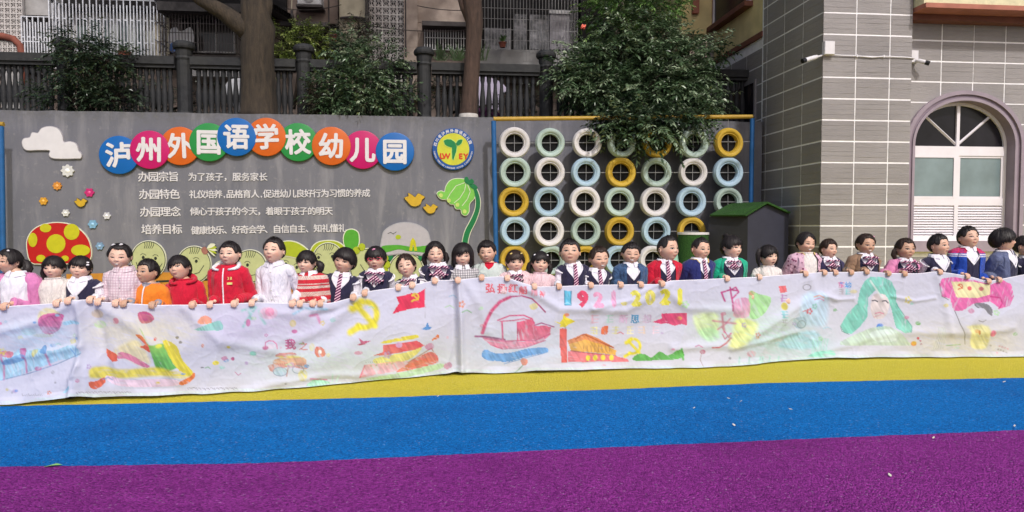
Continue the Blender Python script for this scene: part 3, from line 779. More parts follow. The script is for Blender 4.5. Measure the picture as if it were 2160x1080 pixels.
# upper side window, its sloping sill seen from below
w_ = thing  # (alias unused)
zs_ = PX(1512, 54, XS).z
mb = MB(); mb.b2((XS - .18, YS1 + .5, zs_ - .12), (XS - .002, YE - .02, zs_ - .02)); mb.build('window_sill', m_brown, bld)
m_wf = M('white_window_frame', (.68, .64, .68), .4, .04, 6, .02); m_gld = M('dark_glass', (.012, .011, .015), .2, .5, 1.5, bump=0, spec=.22)
mb = MB(); mb.b2((XS - .06, YS1 + .55, zs_ - .02), (XS - .004, YE - .05, zs_ + .05)); mb.b2((XS - .06, YE - .1, zs_ + .05), (XS - .004, YE - .05, zs_ + 1.6)); fo = mb.build('window_frame', m_wf, bld)
mb = MB(); mb.b2((XS - .03, YS1 + .55, zs_ + .05), (XS - .006, YE - .1, zs_ + 1.6)); mb.build('pane', m_gld, fo)
# lower dark window in the side
za, zb = PX(1590, 245, XS + .03).z, PX(1590, 176, XS + .03).z
ya, yb = PX(1597, 200, XS + .03).y, PX(1520, 200, XS + .03).y
mb = MB(); mb.b2((XS - .02, ya, za - .6), (XS + .02, ya + .06, zb)); mb.b2((XS - .02, yb - .06, za - .6), (XS + .02, yb, zb)); mb.b2((XS - .02, (ya + yb) / 2 - .03, za - .6), (XS + .02, (ya + yb) / 2 + .03, zb)); mb.b2((XS - .022, ya, zb), (XS + .02, yb, zb + .06)); fo = mb.build('window_frame', M('grey_frame', (.2, .19, .2), .5), bld)
mb = MB(); mb.b2((XS - .008, ya + .06, za - .6), (XS + .01, yb - .06, zb)); mb.build('pane', m_gld, fo)
# grey column seen between foliage and the cream wall
mb = MB(); mb.b2((P(1498, 0, YE + .1).x, YE + .02, ZT), (P(1509, 0, YE).x, YE + .25, zw - .01)); mb.build('column', M('column_grey', (.3, .28, .26), .8), bld)
# ---- right facade
XE = P(2300, 300, YR2).x
WX = [1941 - 16, 2040, 2134]
def wp(px, py, Y=YR2): q = P(px, py, Y); return q.x, q.z
cxm = wp(2030, 305)[0]
# opening outline: half width and heights
xo0, xo1 = wp(1924, 400)[0], wp(2134, 400)[0]; zsp = wp(2030, 306)[1]; hwid = (xo1 - xo0) / 2; cxo = (xo0 + xo1) / 2
rise = wp(2030, 213)[1] - zsp; zsill = wp(2030, 497)[1]
def arch(grow, n=28, z0=None):
    pts = [(cxo - hwid - grow, z0 if z0 is not None else zsill)]
    for i in range(n + 1):
        a = math.pi - math.pi * i / n
        pts.append((cxo + math.cos(a) * (hwid + grow), zsp + math.sin(a) * (rise + grow)))
    pts.append((cxo + hwid + grow, z0 if z0 is not None else zsill)); return pts
def arch_ring(name, g0, g1, y0, y1, mat, z0, par=bld):
    a, b_ = arch(g0, z0=z0), arch(g1, z0=z0); n = len(a); mb = MB()
    vs = [(x, y0, z) for x, z in a] + [(x, y0, z) for x, z in b_] + [(x, y1, z) for x, z in a] + [(x, y1, z) for x, z in b_]
    fs = []
    for i in range(n - 1):
        fs += [(i, n + i, n + i + 1, i + 1)[::-1], (i, i + 1, 2 * n + i + 1, 2 * n + i)[::-1], (n + i, 3 * n + i, 3 * n + i + 1, n + i + 1)[::-1]]
    mb.add(vs, fs); return mb.build(name, mat, par)
# backing wall with opening (grout colour), as ring + rectangles
GO = .12
mb = MB()
out = arch(.0, z0=zsill); yb_ = YR2 - .0105
ztop = 9; a = out
for i in range(1, len(a) - 2):
    mb.add([(a[i][0], yb_, a[i][1]), (a[i + 1][0], yb_, a[i + 1][1]), (a[i + 1][0], yb_, ztop), (a[i][0], yb_, ztop)], [(0, 1, 2, 3)])
mb.add([(XR1 - .02, yb_, -.1), (a[0][0], yb_, -.1), (a[0][0], yb_, ztop), (XR1 - .02, yb_, ztop)], [(0, 1, 2, 3)])
mb.add([(a[-1][0], yb_, -.1), (XE, yb_, -.1), (XE, yb_, ztop), (a[-1][0], yb_, ztop)], [(0, 1, 2, 3)])
mb.add([(a[0][0], yb_, -.1), (a[-1][0], yb_, -.1), (a[-1][0], yb_, zsill), (a[0][0], yb_, zsill)], [(0, 1, 2, 3)])
mb.build('facade_core', m_grout, bld)
mb = MB(); mb.b2((XS + .1, YR2 + .9, -.1), (XE, YR2 + 1.2, 9)); mb.build('inner_wall', M('inner_wall_dark', (.03, .03, .03), .9), bld)
zr2 = P(1916, 172, YR2).z
zj2 = zr2 - TZ * round(zr2 / TZ)
xcols = [XR1] + [P(q, 200, YR2).x for q in (1983, 2050, 2117, 2185, 2252)]
zt_lim = P(2000, 44, YR2).z
for i in range(0, int(zt_lim / TZ) + 1):
    z0 = zj2 + i * TZ
    if z0 < -.2: continue
    for a_, b_ in zip(xcols[:-1], xcols[1:]):
        # clip against the arch molding (cut full-width pieces that would sit inside)
        def inside(x, z):
            dx = (x - cxo) / (hwid + .125); 
            if z <= zsp: return abs(dx) < 1 and z > zsill - .35
            return dx * dx + ((z - zsp) / (rise + .125)) ** 2 < 1
        pts = [(a_ + (b_ - a_) * u, z0 + TZ * v) for u in (0.08, .5, .92) for v in (.08, .5, .92)]
        ins = [inside(*p) for p in pts]
        if all(ins): continue
        if not any(ins): put_tile(a_ + gap / 2, YR2, z0 + gap / 2, b_ - a_ - gap, TZ - gap)
        else:
            # partial tile: clip against the moulding outline
            mb = MB(); cols_ = 14; ww = (b_ - a_ - gap) / cols_
            for j in range(cols_):
                xx = a_ + gap / 2 + ww * (j + .5); zlo, zhi = z0 + gap / 2, z0 + TZ - gap / 2
                zz = [zlo + (zhi - zlo) * q / 12 for q in range(13)]
                ok = [q for q in zz if not inside(xx, q)]
                if len(ok) < 2: continue
                mb.b2((xx - ww / 2 + .0003 * (j % 2), YR2 - .012, min(ok)), (xx + ww / 2, YR2 + .012, max(ok)))
            if mb.v: mb.build('tile', m_tile, bld)
m_mold = M('moulding_mauve', (.2, .155, .195), .6, .08, 5, .08); m_mold2 = M('moulding_light_mauve', (.27, .22, .26), .6, .08, 5, .08)
zb_ = wp(2030, 530)[1]
arch_ring('moulding', .10, .165, YR2 - .07, YR2 + .02, m_mold2, zb_)
arch_ring('moulding', .045, .1, YR2 - .035, YR2 + .02, m_mold, zb_)
arch_ring('moulding', .0, .045, YR2 - .055, YR2 + .25, m_mold2, zb_)
YF = YR2 + .16
win = thing('arched_window', 'white arched window with two panes above slatted shutters', 'window', (cxo, YF, zsill))
arch_ring('window_frame', -.055, -.002, YF - .03, YF + .03, m_wf, zsill, win)
zt0, zt1 = wp(2030, 327)[1], wp(2030, 307)[1]
def bar(name, x0, z0, x1, z1, y0=YF - .035, y1=YF + .03, m=m_wf, par=win):
    mb = MB(); mb.b2((x0, y0, z0), (x1, y1, z1)); return mb.build(name, m, par)
xi0, xi1 = xo0 + .055, xo1 - .055
bar('transom', xi0, zt0, xi1, zt1)
mb = MB(); mb.b2((cxo - .028, YF - .03, zt1), (cxo + .028, YF + .028, zsp + rise - .05)); mb.build('mullion', m_wf, win)
for s in (-1, 1):
    a = R(47); d = Vector((s * math.cos(a) * hwid * .93, 0, math.sin(a) * rise * .97)); b0 = Vector((cxo, YF, zt1 + .02)); e = Vector((cxo + s * hwid * .66, YF, zsp + rise * .69))
    mb = MB(); mb.tube([b0, e], .024, 4); mb.build('mullion', m_wf, win)
m_pane = M('frosted_pane', (.17, .225, .24), .15, .22, 1.6, .0, spec=.5)
apts = [(x, z) for x, z in arch(-.05) if z > zt1]
mb = MB(); mb.prism([(xi0 + .005, zt1)] + apts + [(xi1 - .005, zt1)], YF + .004, YF + .012); mb.build('pane', m_gld, win)
zp0, zp1 = wp(2030, 418)[1], zt0
zl1 = wp(2030, 433)[1]; zl0 = wp(2030, 499)[1]
bar('rail', xi0, zl1, xi1, zp0)
xm = cxo - .005
for a_, b_ in ((xi0, xm - .03), (xm + .03, xi1)):
    y_ = YF - .018 if a_ == xi0 else YF
    mb = MB(); g = .035
    mb.b2((a_ + .002, y_ - .02, zp0), (a_ + g, y_ + .02, zp1)); mb.b2((b_ - g, y_ - .02, zp0), (b_ - .002, y_ + .02, zp1)); mb.b2((a_ + g, y_ - .019, zp0), (b_ - g, y_ + .02, zp0 + g)); mb.b2((a_ + g, y_ - .019, zp1 - g), (b_ - g, y_ + .02, zp1))
    sh = mb.build('sash', m_wf, win)
    mb = MB(); mb.b2((a_ + g, y_ - .004, zp0 + g), (b_ - g, y_ + .004, zp1 - g)); mb.build('pane', m_pane, sh)
bar('mullion', xm - .03, zp0, xm + .03, zp1)
bar('mullion', xm - .035, zl0, xm + .035, zl1)
sl = None; n_ = 12
for a_, b_ in ((xi0, xm - .037), (xm + .037, xi1)):
    for i in range(n_):
        z = zl0 + (zl1 - zl0) * (i + .5) / n_; hh = (zl1 - zl0) / n_ * .62
        mb = MB(); mb.add([(a_, YF - .03, z - hh), (b_, YF - .03, z - hh), (b_, YF + .012, z + hh), (a_, YF + .012, z + hh), (a_, YF - .026, z - hh - .004), (b_, YF - .026, z - hh - .004), (b_, YF + .016, z + hh - .004), (a_, YF + .016, z + hh - .004)], [(0, 1, 2, 3), (7, 6, 5, 4), (0, 4, 5, 1), (3, 2, 6, 7)])
        mb.build('slat', m_wf, win)
mb = MB(); mb.b2((xi0 - .05, YF + .02, zl0), (xi1 + .05, YF + .05, zl1)); mb.build('shutter_back', M('shutter_dark', (.06, .05, .07), .8), win)
bar('bottom_rail', xo0, zl0 - .09, xo1, zl0, YF - .05)
mb = MB(); mb.b2((xo0 - .03, YR2 - .12, zb_), (xo1 + .03, YR2 - .012, wp(2030, 508)[1] + .0)); mb.b2((xo0 - .0, YR2 - .011, zb_), (xo1, YF, zl0 - .092)); mb.build('sill', m_mold2, bld)
# cornice
zk = P(1925, 14, YR2 - .55); zk2 = P(1925, 4, YR2 - .55).z
mb = MB(); mb.b2((XR1 + .01, YR2 - .55, zk.z), (XE, YR2 + .05, zk2)); mb.build('cornice', m_terra, bld)
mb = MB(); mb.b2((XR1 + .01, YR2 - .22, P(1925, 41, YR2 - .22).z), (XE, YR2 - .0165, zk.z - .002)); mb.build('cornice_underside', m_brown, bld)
mb = MB(); mb.b2((XR1 + .01, YR2 - .5, zk2), (XE, YR2 + .05, 9)); mb.build('upper_wall', M('upper_wall_cream', (.6, .55, .35), .8), bld)

# cameras, boxes, conduit
m_plw = M('plastic_white', (.62, .6, .62), .4, .05, bump=.02); m_plb = M('plastic_black', (.01, .01, .012), .3, 0, bump=0)
c = P(1748, 102, YB - .06); bx = thing('junction_box', 'white junction box on the pillar corner, left end of the conduit', 'junction box', (c.x, YB - .012, c.z), 'white electrical boxes')
mb = MB(); mb.bevbox((c.x - .085, YB - .1, c.z - .105), (c.x + .085, YB - .0125, c.z + .105), .008); mb.build('box', m_plw, bx)
c = P(1927, 120, YR2 - .06); bx = thing('junction_box', 'white junction box at the inner corner, right end of the conduit', 'junction box', (c.x, YR2 - .012, c.z), 'white electrical boxes')
mb = MB(); mb.bevbox((c.x - .065, YR2 - .1, c.z - .1), (c.x + .065, YR2 - .0125, c.z + .1), .008); mb.build('box', m_plw, bx)
cd = thing('conduit', 'thin white conduit running across the pillar between two boxes', 'conduit', P(1830, 120, YB))
q = [P(x, y, YB - .035) for x, y in ((1757, 116), (1775, 117), (1807, 118), (1840, 121), (1864, 119), (1885, 120), (1910, 121))]
q += [Vector((XR1 + .02, YB - .03, q[-1].z - .01)), Vector((XR1 + .03, YB + .1, q[-1].z - .03)), Vector((XR1 + .045, YR2 - .04, q[-1].z - .09))]
mb = MB(); mb.tube(q, .012, 8); mb.build('pipe', m_plw, cd, smooth=True)
for i in (2, 4):
    mb = MB(); mb.b2(tuple(q[i] + Vector((-.012, -.015, -.02))), tuple(q[i] + Vector((.012, .022, .02)))); mb.build('clip', m_plw, cd)
def cctv(root, a, b_, lb):
    t = thing('security_camera', lb, 'security camera', root, 'security cameras on the school wall')
    a = Vector(a); b_ = Vector(b_); d = (b_ - a).normalized()
    mb = MB(); mb.tube([Vector(root), a], .014, 8); mb.build('arm', m_plw, t)
    mb = MB(); mb.tube([a - d * .01, a + d * .02], .03, 10); mb.build('mount', m_plw, t, smooth=True, auto=40)
    mb = MB(); mb.tube([a + d * .02, a + d * .03, b_ - d * .07], [.03, .036, .036], 12); mb.build('body', m_plw, t, smooth=True, auto=40)
    mb = MB(); mb.tube([b_ - d * .07, b_ - d * .005, b_], [.037, .04, .034], 12); mb.build('lens_hood', m_plb, t, smooth=True, auto=40)
cctv(P(1734, 117, YB - .02), P(1722, 120, YB - .05), P(1692, 129, YB - .12), 'white security camera pointing left off the pillar corner')
cctv(P(1931, 133, YR2 - .02), P(1934, 127, YR2 - .12), P(1961, 134, YR2 - .22), 'white security camera pointing right below the right box')

# ================================================================ apartment building behind the balustrade
YA = 18.0
m_stu = M('old_render_brown', (.2, .155, .135), .9, .25, 2.5, .3, dirt=(.05, .04, .035), dirt_amt=.8, dscale=.9); m_stu2 = M('old_render_pink', (.42, .34, .29), .9, .2, 2.5, .3, dirt=(.13, .1, .09), dirt_amt=.7, dscale=1.2)
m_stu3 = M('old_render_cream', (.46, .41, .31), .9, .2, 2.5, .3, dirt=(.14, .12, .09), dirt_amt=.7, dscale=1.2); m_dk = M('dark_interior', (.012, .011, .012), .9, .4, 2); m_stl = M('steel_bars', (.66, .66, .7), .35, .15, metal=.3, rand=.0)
m_rst = M('rusty_bars', (.05, .04, .04), .6, .2); m_alu = M('white_bars', (.5, .49, .5), .5, .1); m_wht = M('lattice_white', (.46, .43, .42), .8, .15, 6, .2, rand=.08)
m_rd = M('red_frame_paint', (.2, .06, .04), .8, .25, 5, .2); m_gw = M('window_glass_green', (.09, .12, .115), .1, .35, 1.3, 0, spec=.7); m_gry = M('grey_render', (.34, .33, .33), .85, .15, 3, .2, dirt=(.14, .13, .13), dirt_amt=.6)
apt = thing('apartment_building', 'old brown apartment block with barred windows behind the balustrade', 'building', (0, YA, ZT))
def ab(name, x0, y0, x1, y1, yf, yb_, m, par=apt):
    """box from a photo rectangle measured at depth yf"""
    a, b_ = P(x0, y1, yf), P(x1, y0, yf)
    mb = MB(); mb.b2((a.x, yf, a.z), (b_.x, yb_, b_.z)); return mb.build(name, m, par)
def abox(x0, y0, x1, y1, yf, yb_):
    a, b_ = P(x0, y1, yf), P(x1, y0, yf); return (a.x, yf, a.z), (b_.x, yb_, b_.z)
ab('wall', -700, -260, 1720, 330, YA + .25, YA + 1.2, m_stu)
ab('wall', -60, -80, 105, 28, YA - .8, YA + .24, m_gry)
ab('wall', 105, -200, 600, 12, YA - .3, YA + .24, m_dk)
ab('wall', 328, 12, 356, 118, YA, YA + .24, m_stu3)
ab('wall', 600, -100, 712, 47, YA - .1, YA + .24, m_stu)
ab('wall', 716, -100, 774, 37, YA - .35, YA + .24, m_stu3)
ab('wall', 717, 38.5, 770, 210, YA - .22, YA + .24, m_stu3)
ab('wall', 853, -100, 880, 210, YA - .18, YA + .24, m_stu2)
ab('wall', 881, -100, 1008, 47, YA - .05, YA + .24, m_stu2)
ab('wall', 881, 48, 893, 125, YA - .04, YA + .24, m_stu2)
ab('wall', 893, 106, 1010, 180, YA - .04, YA + .24, m_stu)
ab('wall', 1010, 108, 1225, 135, YA - .6, YA + .24, m_gry)
ab('wall', 355, 118, 520, 134, YA - .4, YA + .24, m_rst)
# white plinth patches behind balusters
for x0, x1 in ((-30, 45), (385, 520), (1075, 1150)): ab('plinth', x0, 146, x1, 160, YA - .7, YA + .2, m_gry)
# lattice blocks: one block = frame with a small diamond figure, repeated
_bk = {}
def block(w, h):
    k = (round(w, 3), round(h, 3))
    if k in _bk: return _bk[k]
    mb = MB(); t = w * .11; y0, y1 = -.05, .05
    mb.b2((0, y0, 0), (w, y1, t)); mb.b2((0, y0, h - t), (w, y1, h)); mb.b2((0, y0, t), (t, y1, h - t)); mb.b2((w - t, y0, t), (w, y1, h - t))
    for a, b_ in (((t, h / 2), (w / 2, h - t)), ((w / 2, h - t), (w - t, h / 2)), ((w - t, h / 2), (w / 2, t)), ((w / 2, t), (t, h / 2)), ((w / 2, t), (w / 2, h - t))):
        d = Vector((b_[0] - a[0], b_[1] - a[1])); L = d.length; q = t * .38; nx_, nz = -d.y / L * q, d.x / L * q
        mb.prism([(a[0] - nx_, a[1] - nz), (b_[0] - nx_, b_[1] - nz), (b_[0] + nx_, b_[1] + nz), (a[0] + nx_, a[1] + nz)], y0 + .01, y1 - .01)
    o = mb.build('breeze_block', m_wht, apt, local=True); _bk[k] = o.data; bpy.data.objects.remove(o); return _bk[k]
def lattice(x0, y0, x1, y1, nx_, ny, Y):
    (ax, _, az), (bx, _, bz) = abox(x0, y0, x1, y1, Y, Y); w, h = (bx - ax) / nx_, (bz - az) / ny
    me = block(w, h)
    for i in range(nx_):
        for j in range(ny):
            o = link('breeze_block', me, apt, (ax + w * i, Y - YA, az + h * j - ZT))
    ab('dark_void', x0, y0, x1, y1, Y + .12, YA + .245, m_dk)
lattice(777, -14, 853, 186, 5, 13, YA - .1)
lattice(-24, -28, 48, 86, 6, 10, YA - .9)
lattice(-24, 90, 40, 146, 6, 5, YA - .95)
mb = MB(); q = [P(x, y, YA - 1.0) for x, y in ((-30, 78), (5, 76), (28, 82), (42, 95), (47, 120), (47, 205))]
mb.tube(q, .075, 8); mb.build('red_frame', m_rd, apt, smooth=True)
# steel cages
def cage(name, x0, y0, x1, y1, nbar, hr, Y, r_, m, depth=.5, style=0):
    (ax, _, az), (bx, _, bz) = abox(x0, y0, x1, y1, Y, Y); mb = MB()
    for i in range(nbar + 1):
        x = ax + (bx - ax) * i / nbar
        top = bz - (0.0 if not style else (0.12 * (i % 2)))
        mb.b2((x - r_, Y - r_, az), (x + r_, Y + r_, top))
        if style and i < nbar and i % 2 == 0:
            w = (bx - ax) / nbar
            for zz in (bz - .45, bz - .95, bz - 1.5):
                if zz > az: mb.b2((x + r_, Y - r_ * .8, zz - r_), (x + w - r_, Y + r_ * .8, zz + r_))
    for i in range(hr + 1):
        z = az + (bz - az) * i / hr; mb.b2((ax - .005, Y - r_ * .7, z - r_ * .8), (bx + .005, Y + r_ * .7, z + r_ * .8))
    for x in (ax, bx):
        for i in range(4): 
            z = az + (bz - az) * i / 3; mb.b2((x - r_, Y, z - r_), (x + r_, Y + depth, z + r_))
        for j in range(1, 4): mb.b2((x - r_, Y + depth * j / 4 - r_, az), (x + r_, Y + depth * j / 4 + r_, bz))
    return tag(mb.build(name, m, apt), kind='stuff')
cage('window_grille', 106, 2, 324, 118, 31, 1, YA - .9, .012, m_stl, .8, 1)
cage('window_grille', 48, 36, 104, 140, 10, 2, YA - 1.0, .012, m_stl, .9, 1)
cage('window_grille', 332, 12, 500, 108, 26, 5, YA - .7, .007, m_rst, .7)
cage('window_grille', 896, 57, 1000, 104, 19, 2, YA - .25, .01, m_alu, .2)
cage('window_grille', 616, 58, 680, 78, 12, 1, YA - .2, .008, m_alu, .2)
cage('window_grille', 1016, 0, 1218, 106, 30, 5, YA - .8, .006, m_gry, .8)
# windows behind the cages
def window(x0, y0, x1, y1, nm, Y=YA, fm=None, gm=None, fr=.035):
    (ax, _, az), (bx, _, bz) = abox(x0, y0, x1, y1, Y, Y); mb = MB(); fm = fm or m_alu
    mb.b2((ax, Y, az), (bx, Y + .06, az + fr)); mb.b2((ax, Y, bz - fr), (bx, Y + .06, bz))
    for i in range(nm + 1):
        x = ax + (bx - ax - fr) * i / nm; mb.b2((x, Y - .002, az + fr), (x + fr, Y + .06, bz - fr))
    w = mb.build('window', fm, apt)
    for i in range(nm):
        x = ax + (bx - ax - fr) * i / nm; x2 = ax + (bx - ax - fr) * (i + 1) / nm
        mb = MB(); mb.b2((x + fr, Y + .02, az + fr), (x2, Y + .03, bz - fr)); mb.build('pane', gm or m_gw, w)
ab('window_recess', 106, 12, 328, 125, YA + .12, YA + .245, M('pale_balcony_wall', (.42, .43, .4), .8, .2, 2))
window(158, 40, 304, 118, 5, YA + .05)
ab('curtain', 232, 44, 250, 116, YA + .02, YA + .048, M('pale_curtain', (.42, .45, .44), .8, .2, 20, stretch=(6, 1, .3)))
ab('curtain', 270, 44, 286, 116, YA + .02, YA + .048, M('pale_curtain', (.42, .45, .44), .8))
ab('window_recess', 48, 30, 105, 140, YA + .1, YA + .245, M('pale_balcony_wall', (.42, .43, .4), .8))
ab('window_recess', 357, 12, 510, 118, YA + .1, YA + .245, M('dim_balcony', (.16, .14, .13), .9, .3, 2))
window(416, 26, 495, 111, 2, YA + .0, gm=M('dim_glass', (.05, .045, .045), .15, .3, 2, 0))
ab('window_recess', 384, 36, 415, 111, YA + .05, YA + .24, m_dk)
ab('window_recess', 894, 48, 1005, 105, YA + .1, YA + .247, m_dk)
ab('canopy', 890, 47, 1006, 53, YA - .6, YA - .055, m_rst)
ab('canopy', 591, 47, 692, 53, YA - .7, YA - .11, m_rst)
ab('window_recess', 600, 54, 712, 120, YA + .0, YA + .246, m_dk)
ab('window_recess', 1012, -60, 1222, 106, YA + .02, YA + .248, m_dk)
m_refl = M('mottled_reflection_glass', (.1, .1, .11), .15, .9, 3.5, 0, dirt=(.45, .43, .46), dirt_amt=.9, dscale=4.5)  # pale blotches in the colour imitate reflections on the dark panes
ab('pane', 1085, 30, 1110, 104, YA - .02, YA + .015, m_refl); ab('pane', 1118, 32, 1158, 104, YA - .02, YA + .015, m_refl)
ab('pane', 1022, 60, 1078, 104, YA - .02, YA + .015, m_refl)
ab('curtain', 1160, 30, 1202, 104, YA - .06, YA - .025, M('grey_blind', (.34, .32, .35), .7, .3, 5)); ab('curtain', 1159, 22, 1205, 28, YA - .1, YA - .03, m_alu)
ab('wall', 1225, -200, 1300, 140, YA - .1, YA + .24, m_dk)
# tiled eaves at the trunk, left roof edge
m_rt = M('roof_tile_dark', (.05, .045, .045), .8, .3, 10, .3)
for i in range(11):
    q0 = P(556 + i * 5.2, 2 + i * 3.0, YA - 1.2); mb = MB()
    mb.lathe((q0.x, q0.y, q0.z), [(.06, 0), (.06, .9)], 8, 'y'); mb.build('roof_tile', m_rt, apt, smooth=True)
q = P(330, 12, YA - 1.0); q2 = P(600, -5, YA - 1.0)
mb = MB(); mb.b2((P(330, 0, YA - .9).x, YA - .9, P(0, 11, YA - .9).z), (P(556, 0, YA - .9).x, YA - .3, P(0, -8, YA - .9).z)); mb.build('eave', m_rt, apt)
# air-conditioner like white box, lamp, pipes
ac = thing('air_conditioner', 'white box unit hanging on the apartment wall at the top', 'air conditioner', P(652, 5, YA - .5))
(ax, _, az), (bx, _, bz) = abox(627, -20, 677, 9, YA - .55, 0)
mb = MB(); mb.bevbox((ax, YA - .55, az), (bx, YA - .1, bz), .02); mb.build('casing', m_alu, ac)
mb = MB(); mb.lathe(((ax + bx) / 2, YA - .56, (az + bz) / 2), [(.02, 0), (.12, 0), (.12, -.01), (.1, -.01)], 18, 'y'); mb.build('fan_ring', m_gry, ac)
mb = MB(); mb.b2((ax - .03, YA - .56, az - .05), (bx + .03, YA - .1, az - .001)); mb.build('bracket', m_rst, ac)
lp_ = thing('hanging_lantern', 'dark lantern hanging on a rod beside the roof tiles', 'lantern', P(616, 30, YA - .3))
mb = MB(); mb.tube([P(616, -8, YA - .3), P(615, 22, YA - .3)], .012, 6); mb.build('rod', m_stu3, lp_)
q = P(616, 40, YA - .3); mb = MB(); mb.lathe(q, [(.0, .22), (.03, .2), (.035, .1), (.055, .06), (.055, -.12), (.0, -.16)], 10); mb.build('shade', m_rst, lp_, smooth=True)
mb = MB()
for x, y0_, y1_ in ((772, -20, 180), (776, -20, 140), (855, -20, 120), (693, -20, 110)): mb.tube([P(x, y0_, YA - .45), P(x + 1, y1_, YA - .45)], .02, 6)
mb.tube([P(717, 38, YA - .4), P(745, 36, YA - .4), P(765, 38, YA - .4), P(774, 48, YA - .4)], .03, 6); mb.build('pipe', m_rst, apt)
cb = thing('cable', 'black cables sagging across the apartment wall', 'cable', P(800, 60, YA - .5))
for (xa, ya, xb_, yb2, sag) in ((-40, 62, 108, 50, 10), (560, 60, 800, 50, 12), (770, 52, 1012, 60, 9), (600, 18, 720, 10, 6), (880, 12, 1012, 20, 5)):
    a_, b_ = P(xa, ya, YA - .5), P(xb_, yb2, YA - .5); mb = MB(); mb.tube([a_.lerp(b_, q / 10) - Vector((0, 0, sag * .012 * 4 * (q / 10) * (1 - q / 10))) for q in range(11)], .011, 5); mb.build('strand', m_rst, cb, smooth=True)
for (x, y, w_2, h_2, mm, lb) in ((705, 95, 12, 16, m_rd, 'small red flowerpot on the ledge left of the cream pier'), (1060, 100, 14, 8, m_rd, 'terracotta trough on the ledge under the big window cage'), (262, 121, 22, 8, m_rd, 'reddish trough on the ledge below the silver window cage')):
    q = P(x, y, YA - .95); s_2 = .0125; t = thing('flowerpot', lb, 'flowerpot', q); mb = MB(); mb.lathe(q, [(0, 0), (w_2 * .38 * s_2, 0), (w_2 * .5 * s_2, h_2 * s_2), (w_2 * .55 * s_2, h_2 * s_2), (w_2 * .55 * s_2, h_2 * 1.2 * s_2), (w_2 * .4 * s_2, h_2 * 1.2 * s_2)], 12); mb.build('pot', mm, t, smooth=True, auto=40)
    mb = MB()
    for i in range(16):
        a = rnd.uniform(0, 6.3); e = q + Vector((math.cos(a) * .12, math.sin(a) * .1, h_2 * s_2 + rnd.uniform(.08, .2))); b0 = q + Vector((0, 0, h_2 * s_2)); m_ = b0.lerp(e, .6) + Vector((0, 0, .04)); mb.add([b0, m_ + Vector((.02, 0, 0)), e, m_ - Vector((.02, 0, 0))], [(0, 1, 2, 3)])
    mb.build('leaf', M('pot_leaf', (.05, .1, .03), .5, .3), t)
# laundry and cloths
def cloth(name, pts, Y, m, lb, grp='washing hung behind the balustrade', amp=.03):
    t = thing(name, lb, 'cloth', P(pts[0][0], pts[0][1], Y), grp)
    q = smoothp(pts, 3); c = (sum(p[0] for p in q) / len(q), sum(p[1] for p in q) / len(q)); mb = MB(); vs = []
    rings = [1, .8, .6, .4, .2]
    for r_ in rings:
        for p in q:
            x, y = c[0] + (p[0] - c[0]) * r_, c[1] + (p[1] - c[1]) * r_; w = P(x, y, Y); vs.append((w.x, Y + amp * math.sin(w.x * 22 + .6 * math.sin(w.z * 5)), w.z))
    n = len(q); w = P(c[0], c[1], Y); vs.append((w.x, Y, w.z)); fs = []
    for i in range(len(rings) - 1): fs += [(i * n + j, i * n + (j + 1) % n, (i + 1) * n + (j + 1) % n, (i + 1) * n + j) for j in range(n)]
    e = (len(rings) - 1) * n; fs += [(e + j, e + (j + 1) % n, len(vs) - 1) for j in range(n)]
    mb.add(vs, fs); mb.build('fabric', m, t, smooth=True)
m_lil = M('cloth_lilac', (.42, .38, .5), .8, .08); m_wc = M('cloth_white', (.55, .55, .58), .8, .1); m_plum = M('cloth_plum', (.06, .015, .06), .8, .2)
cloth('umbrella_cloth', [(1002, 230), (1004, 165), (1020, 162), (1040, 165), (1058, 175), (1070, 188), (1062, 200), (1052, 232), (1035, 228), (1015, 222)], YR + 1.0, m_lil, 'lilac and plum cloth right of the slim trunk, behind the balusters')
cloth('plum_cloth', [(1004, 236), (1015, 226), (1040, 230), (1055, 244), (1030, 262), (1006, 262)], YR + .96, m_plum, 'plum cloth below the lilac cloth behind the balusters')
cloth('hung_sheet', [(1222, 240), (1226, 190), (1248, 188), (1270, 190), (1292, 175), (1292, 225), (1262, 228), (1240, 240)], YR + 1.0, m_lil, 'lilac sheet seen under the leafy shrub')
cloth('hung_sheet', [(472, 190), (480, 172), (500, 165), (520, 168), (522, 236), (505, 238), (492, 225), (482, 215)], YR + 1.0, m_wc, 'white sheet left of the thick trunk behind the balusters')
cloth('hung_sheet', [(355, 92), (358, 62), (372, 58), (380, 66), (404, 58), (408, 88), (392, 92), (372, 88)], YA - .35, m_wc, 'white washing in the dark window cage')
cloth('blue_bag', [(357, 108), (358, 92), (374, 88), (392, 92), (392, 104), (375, 110)], YA - .36, M('cloth_blue', (.06, .12, .3), .7), 'blue bag under the white washing')
cloth('hung_sheet', [(2, 230), (4, 158), (14, 150), (30, 152), (50, 158), (50, 230), (30, 238)], YR + 1.1, m_gry, 'grey sheet behind the balusters at the left edge')
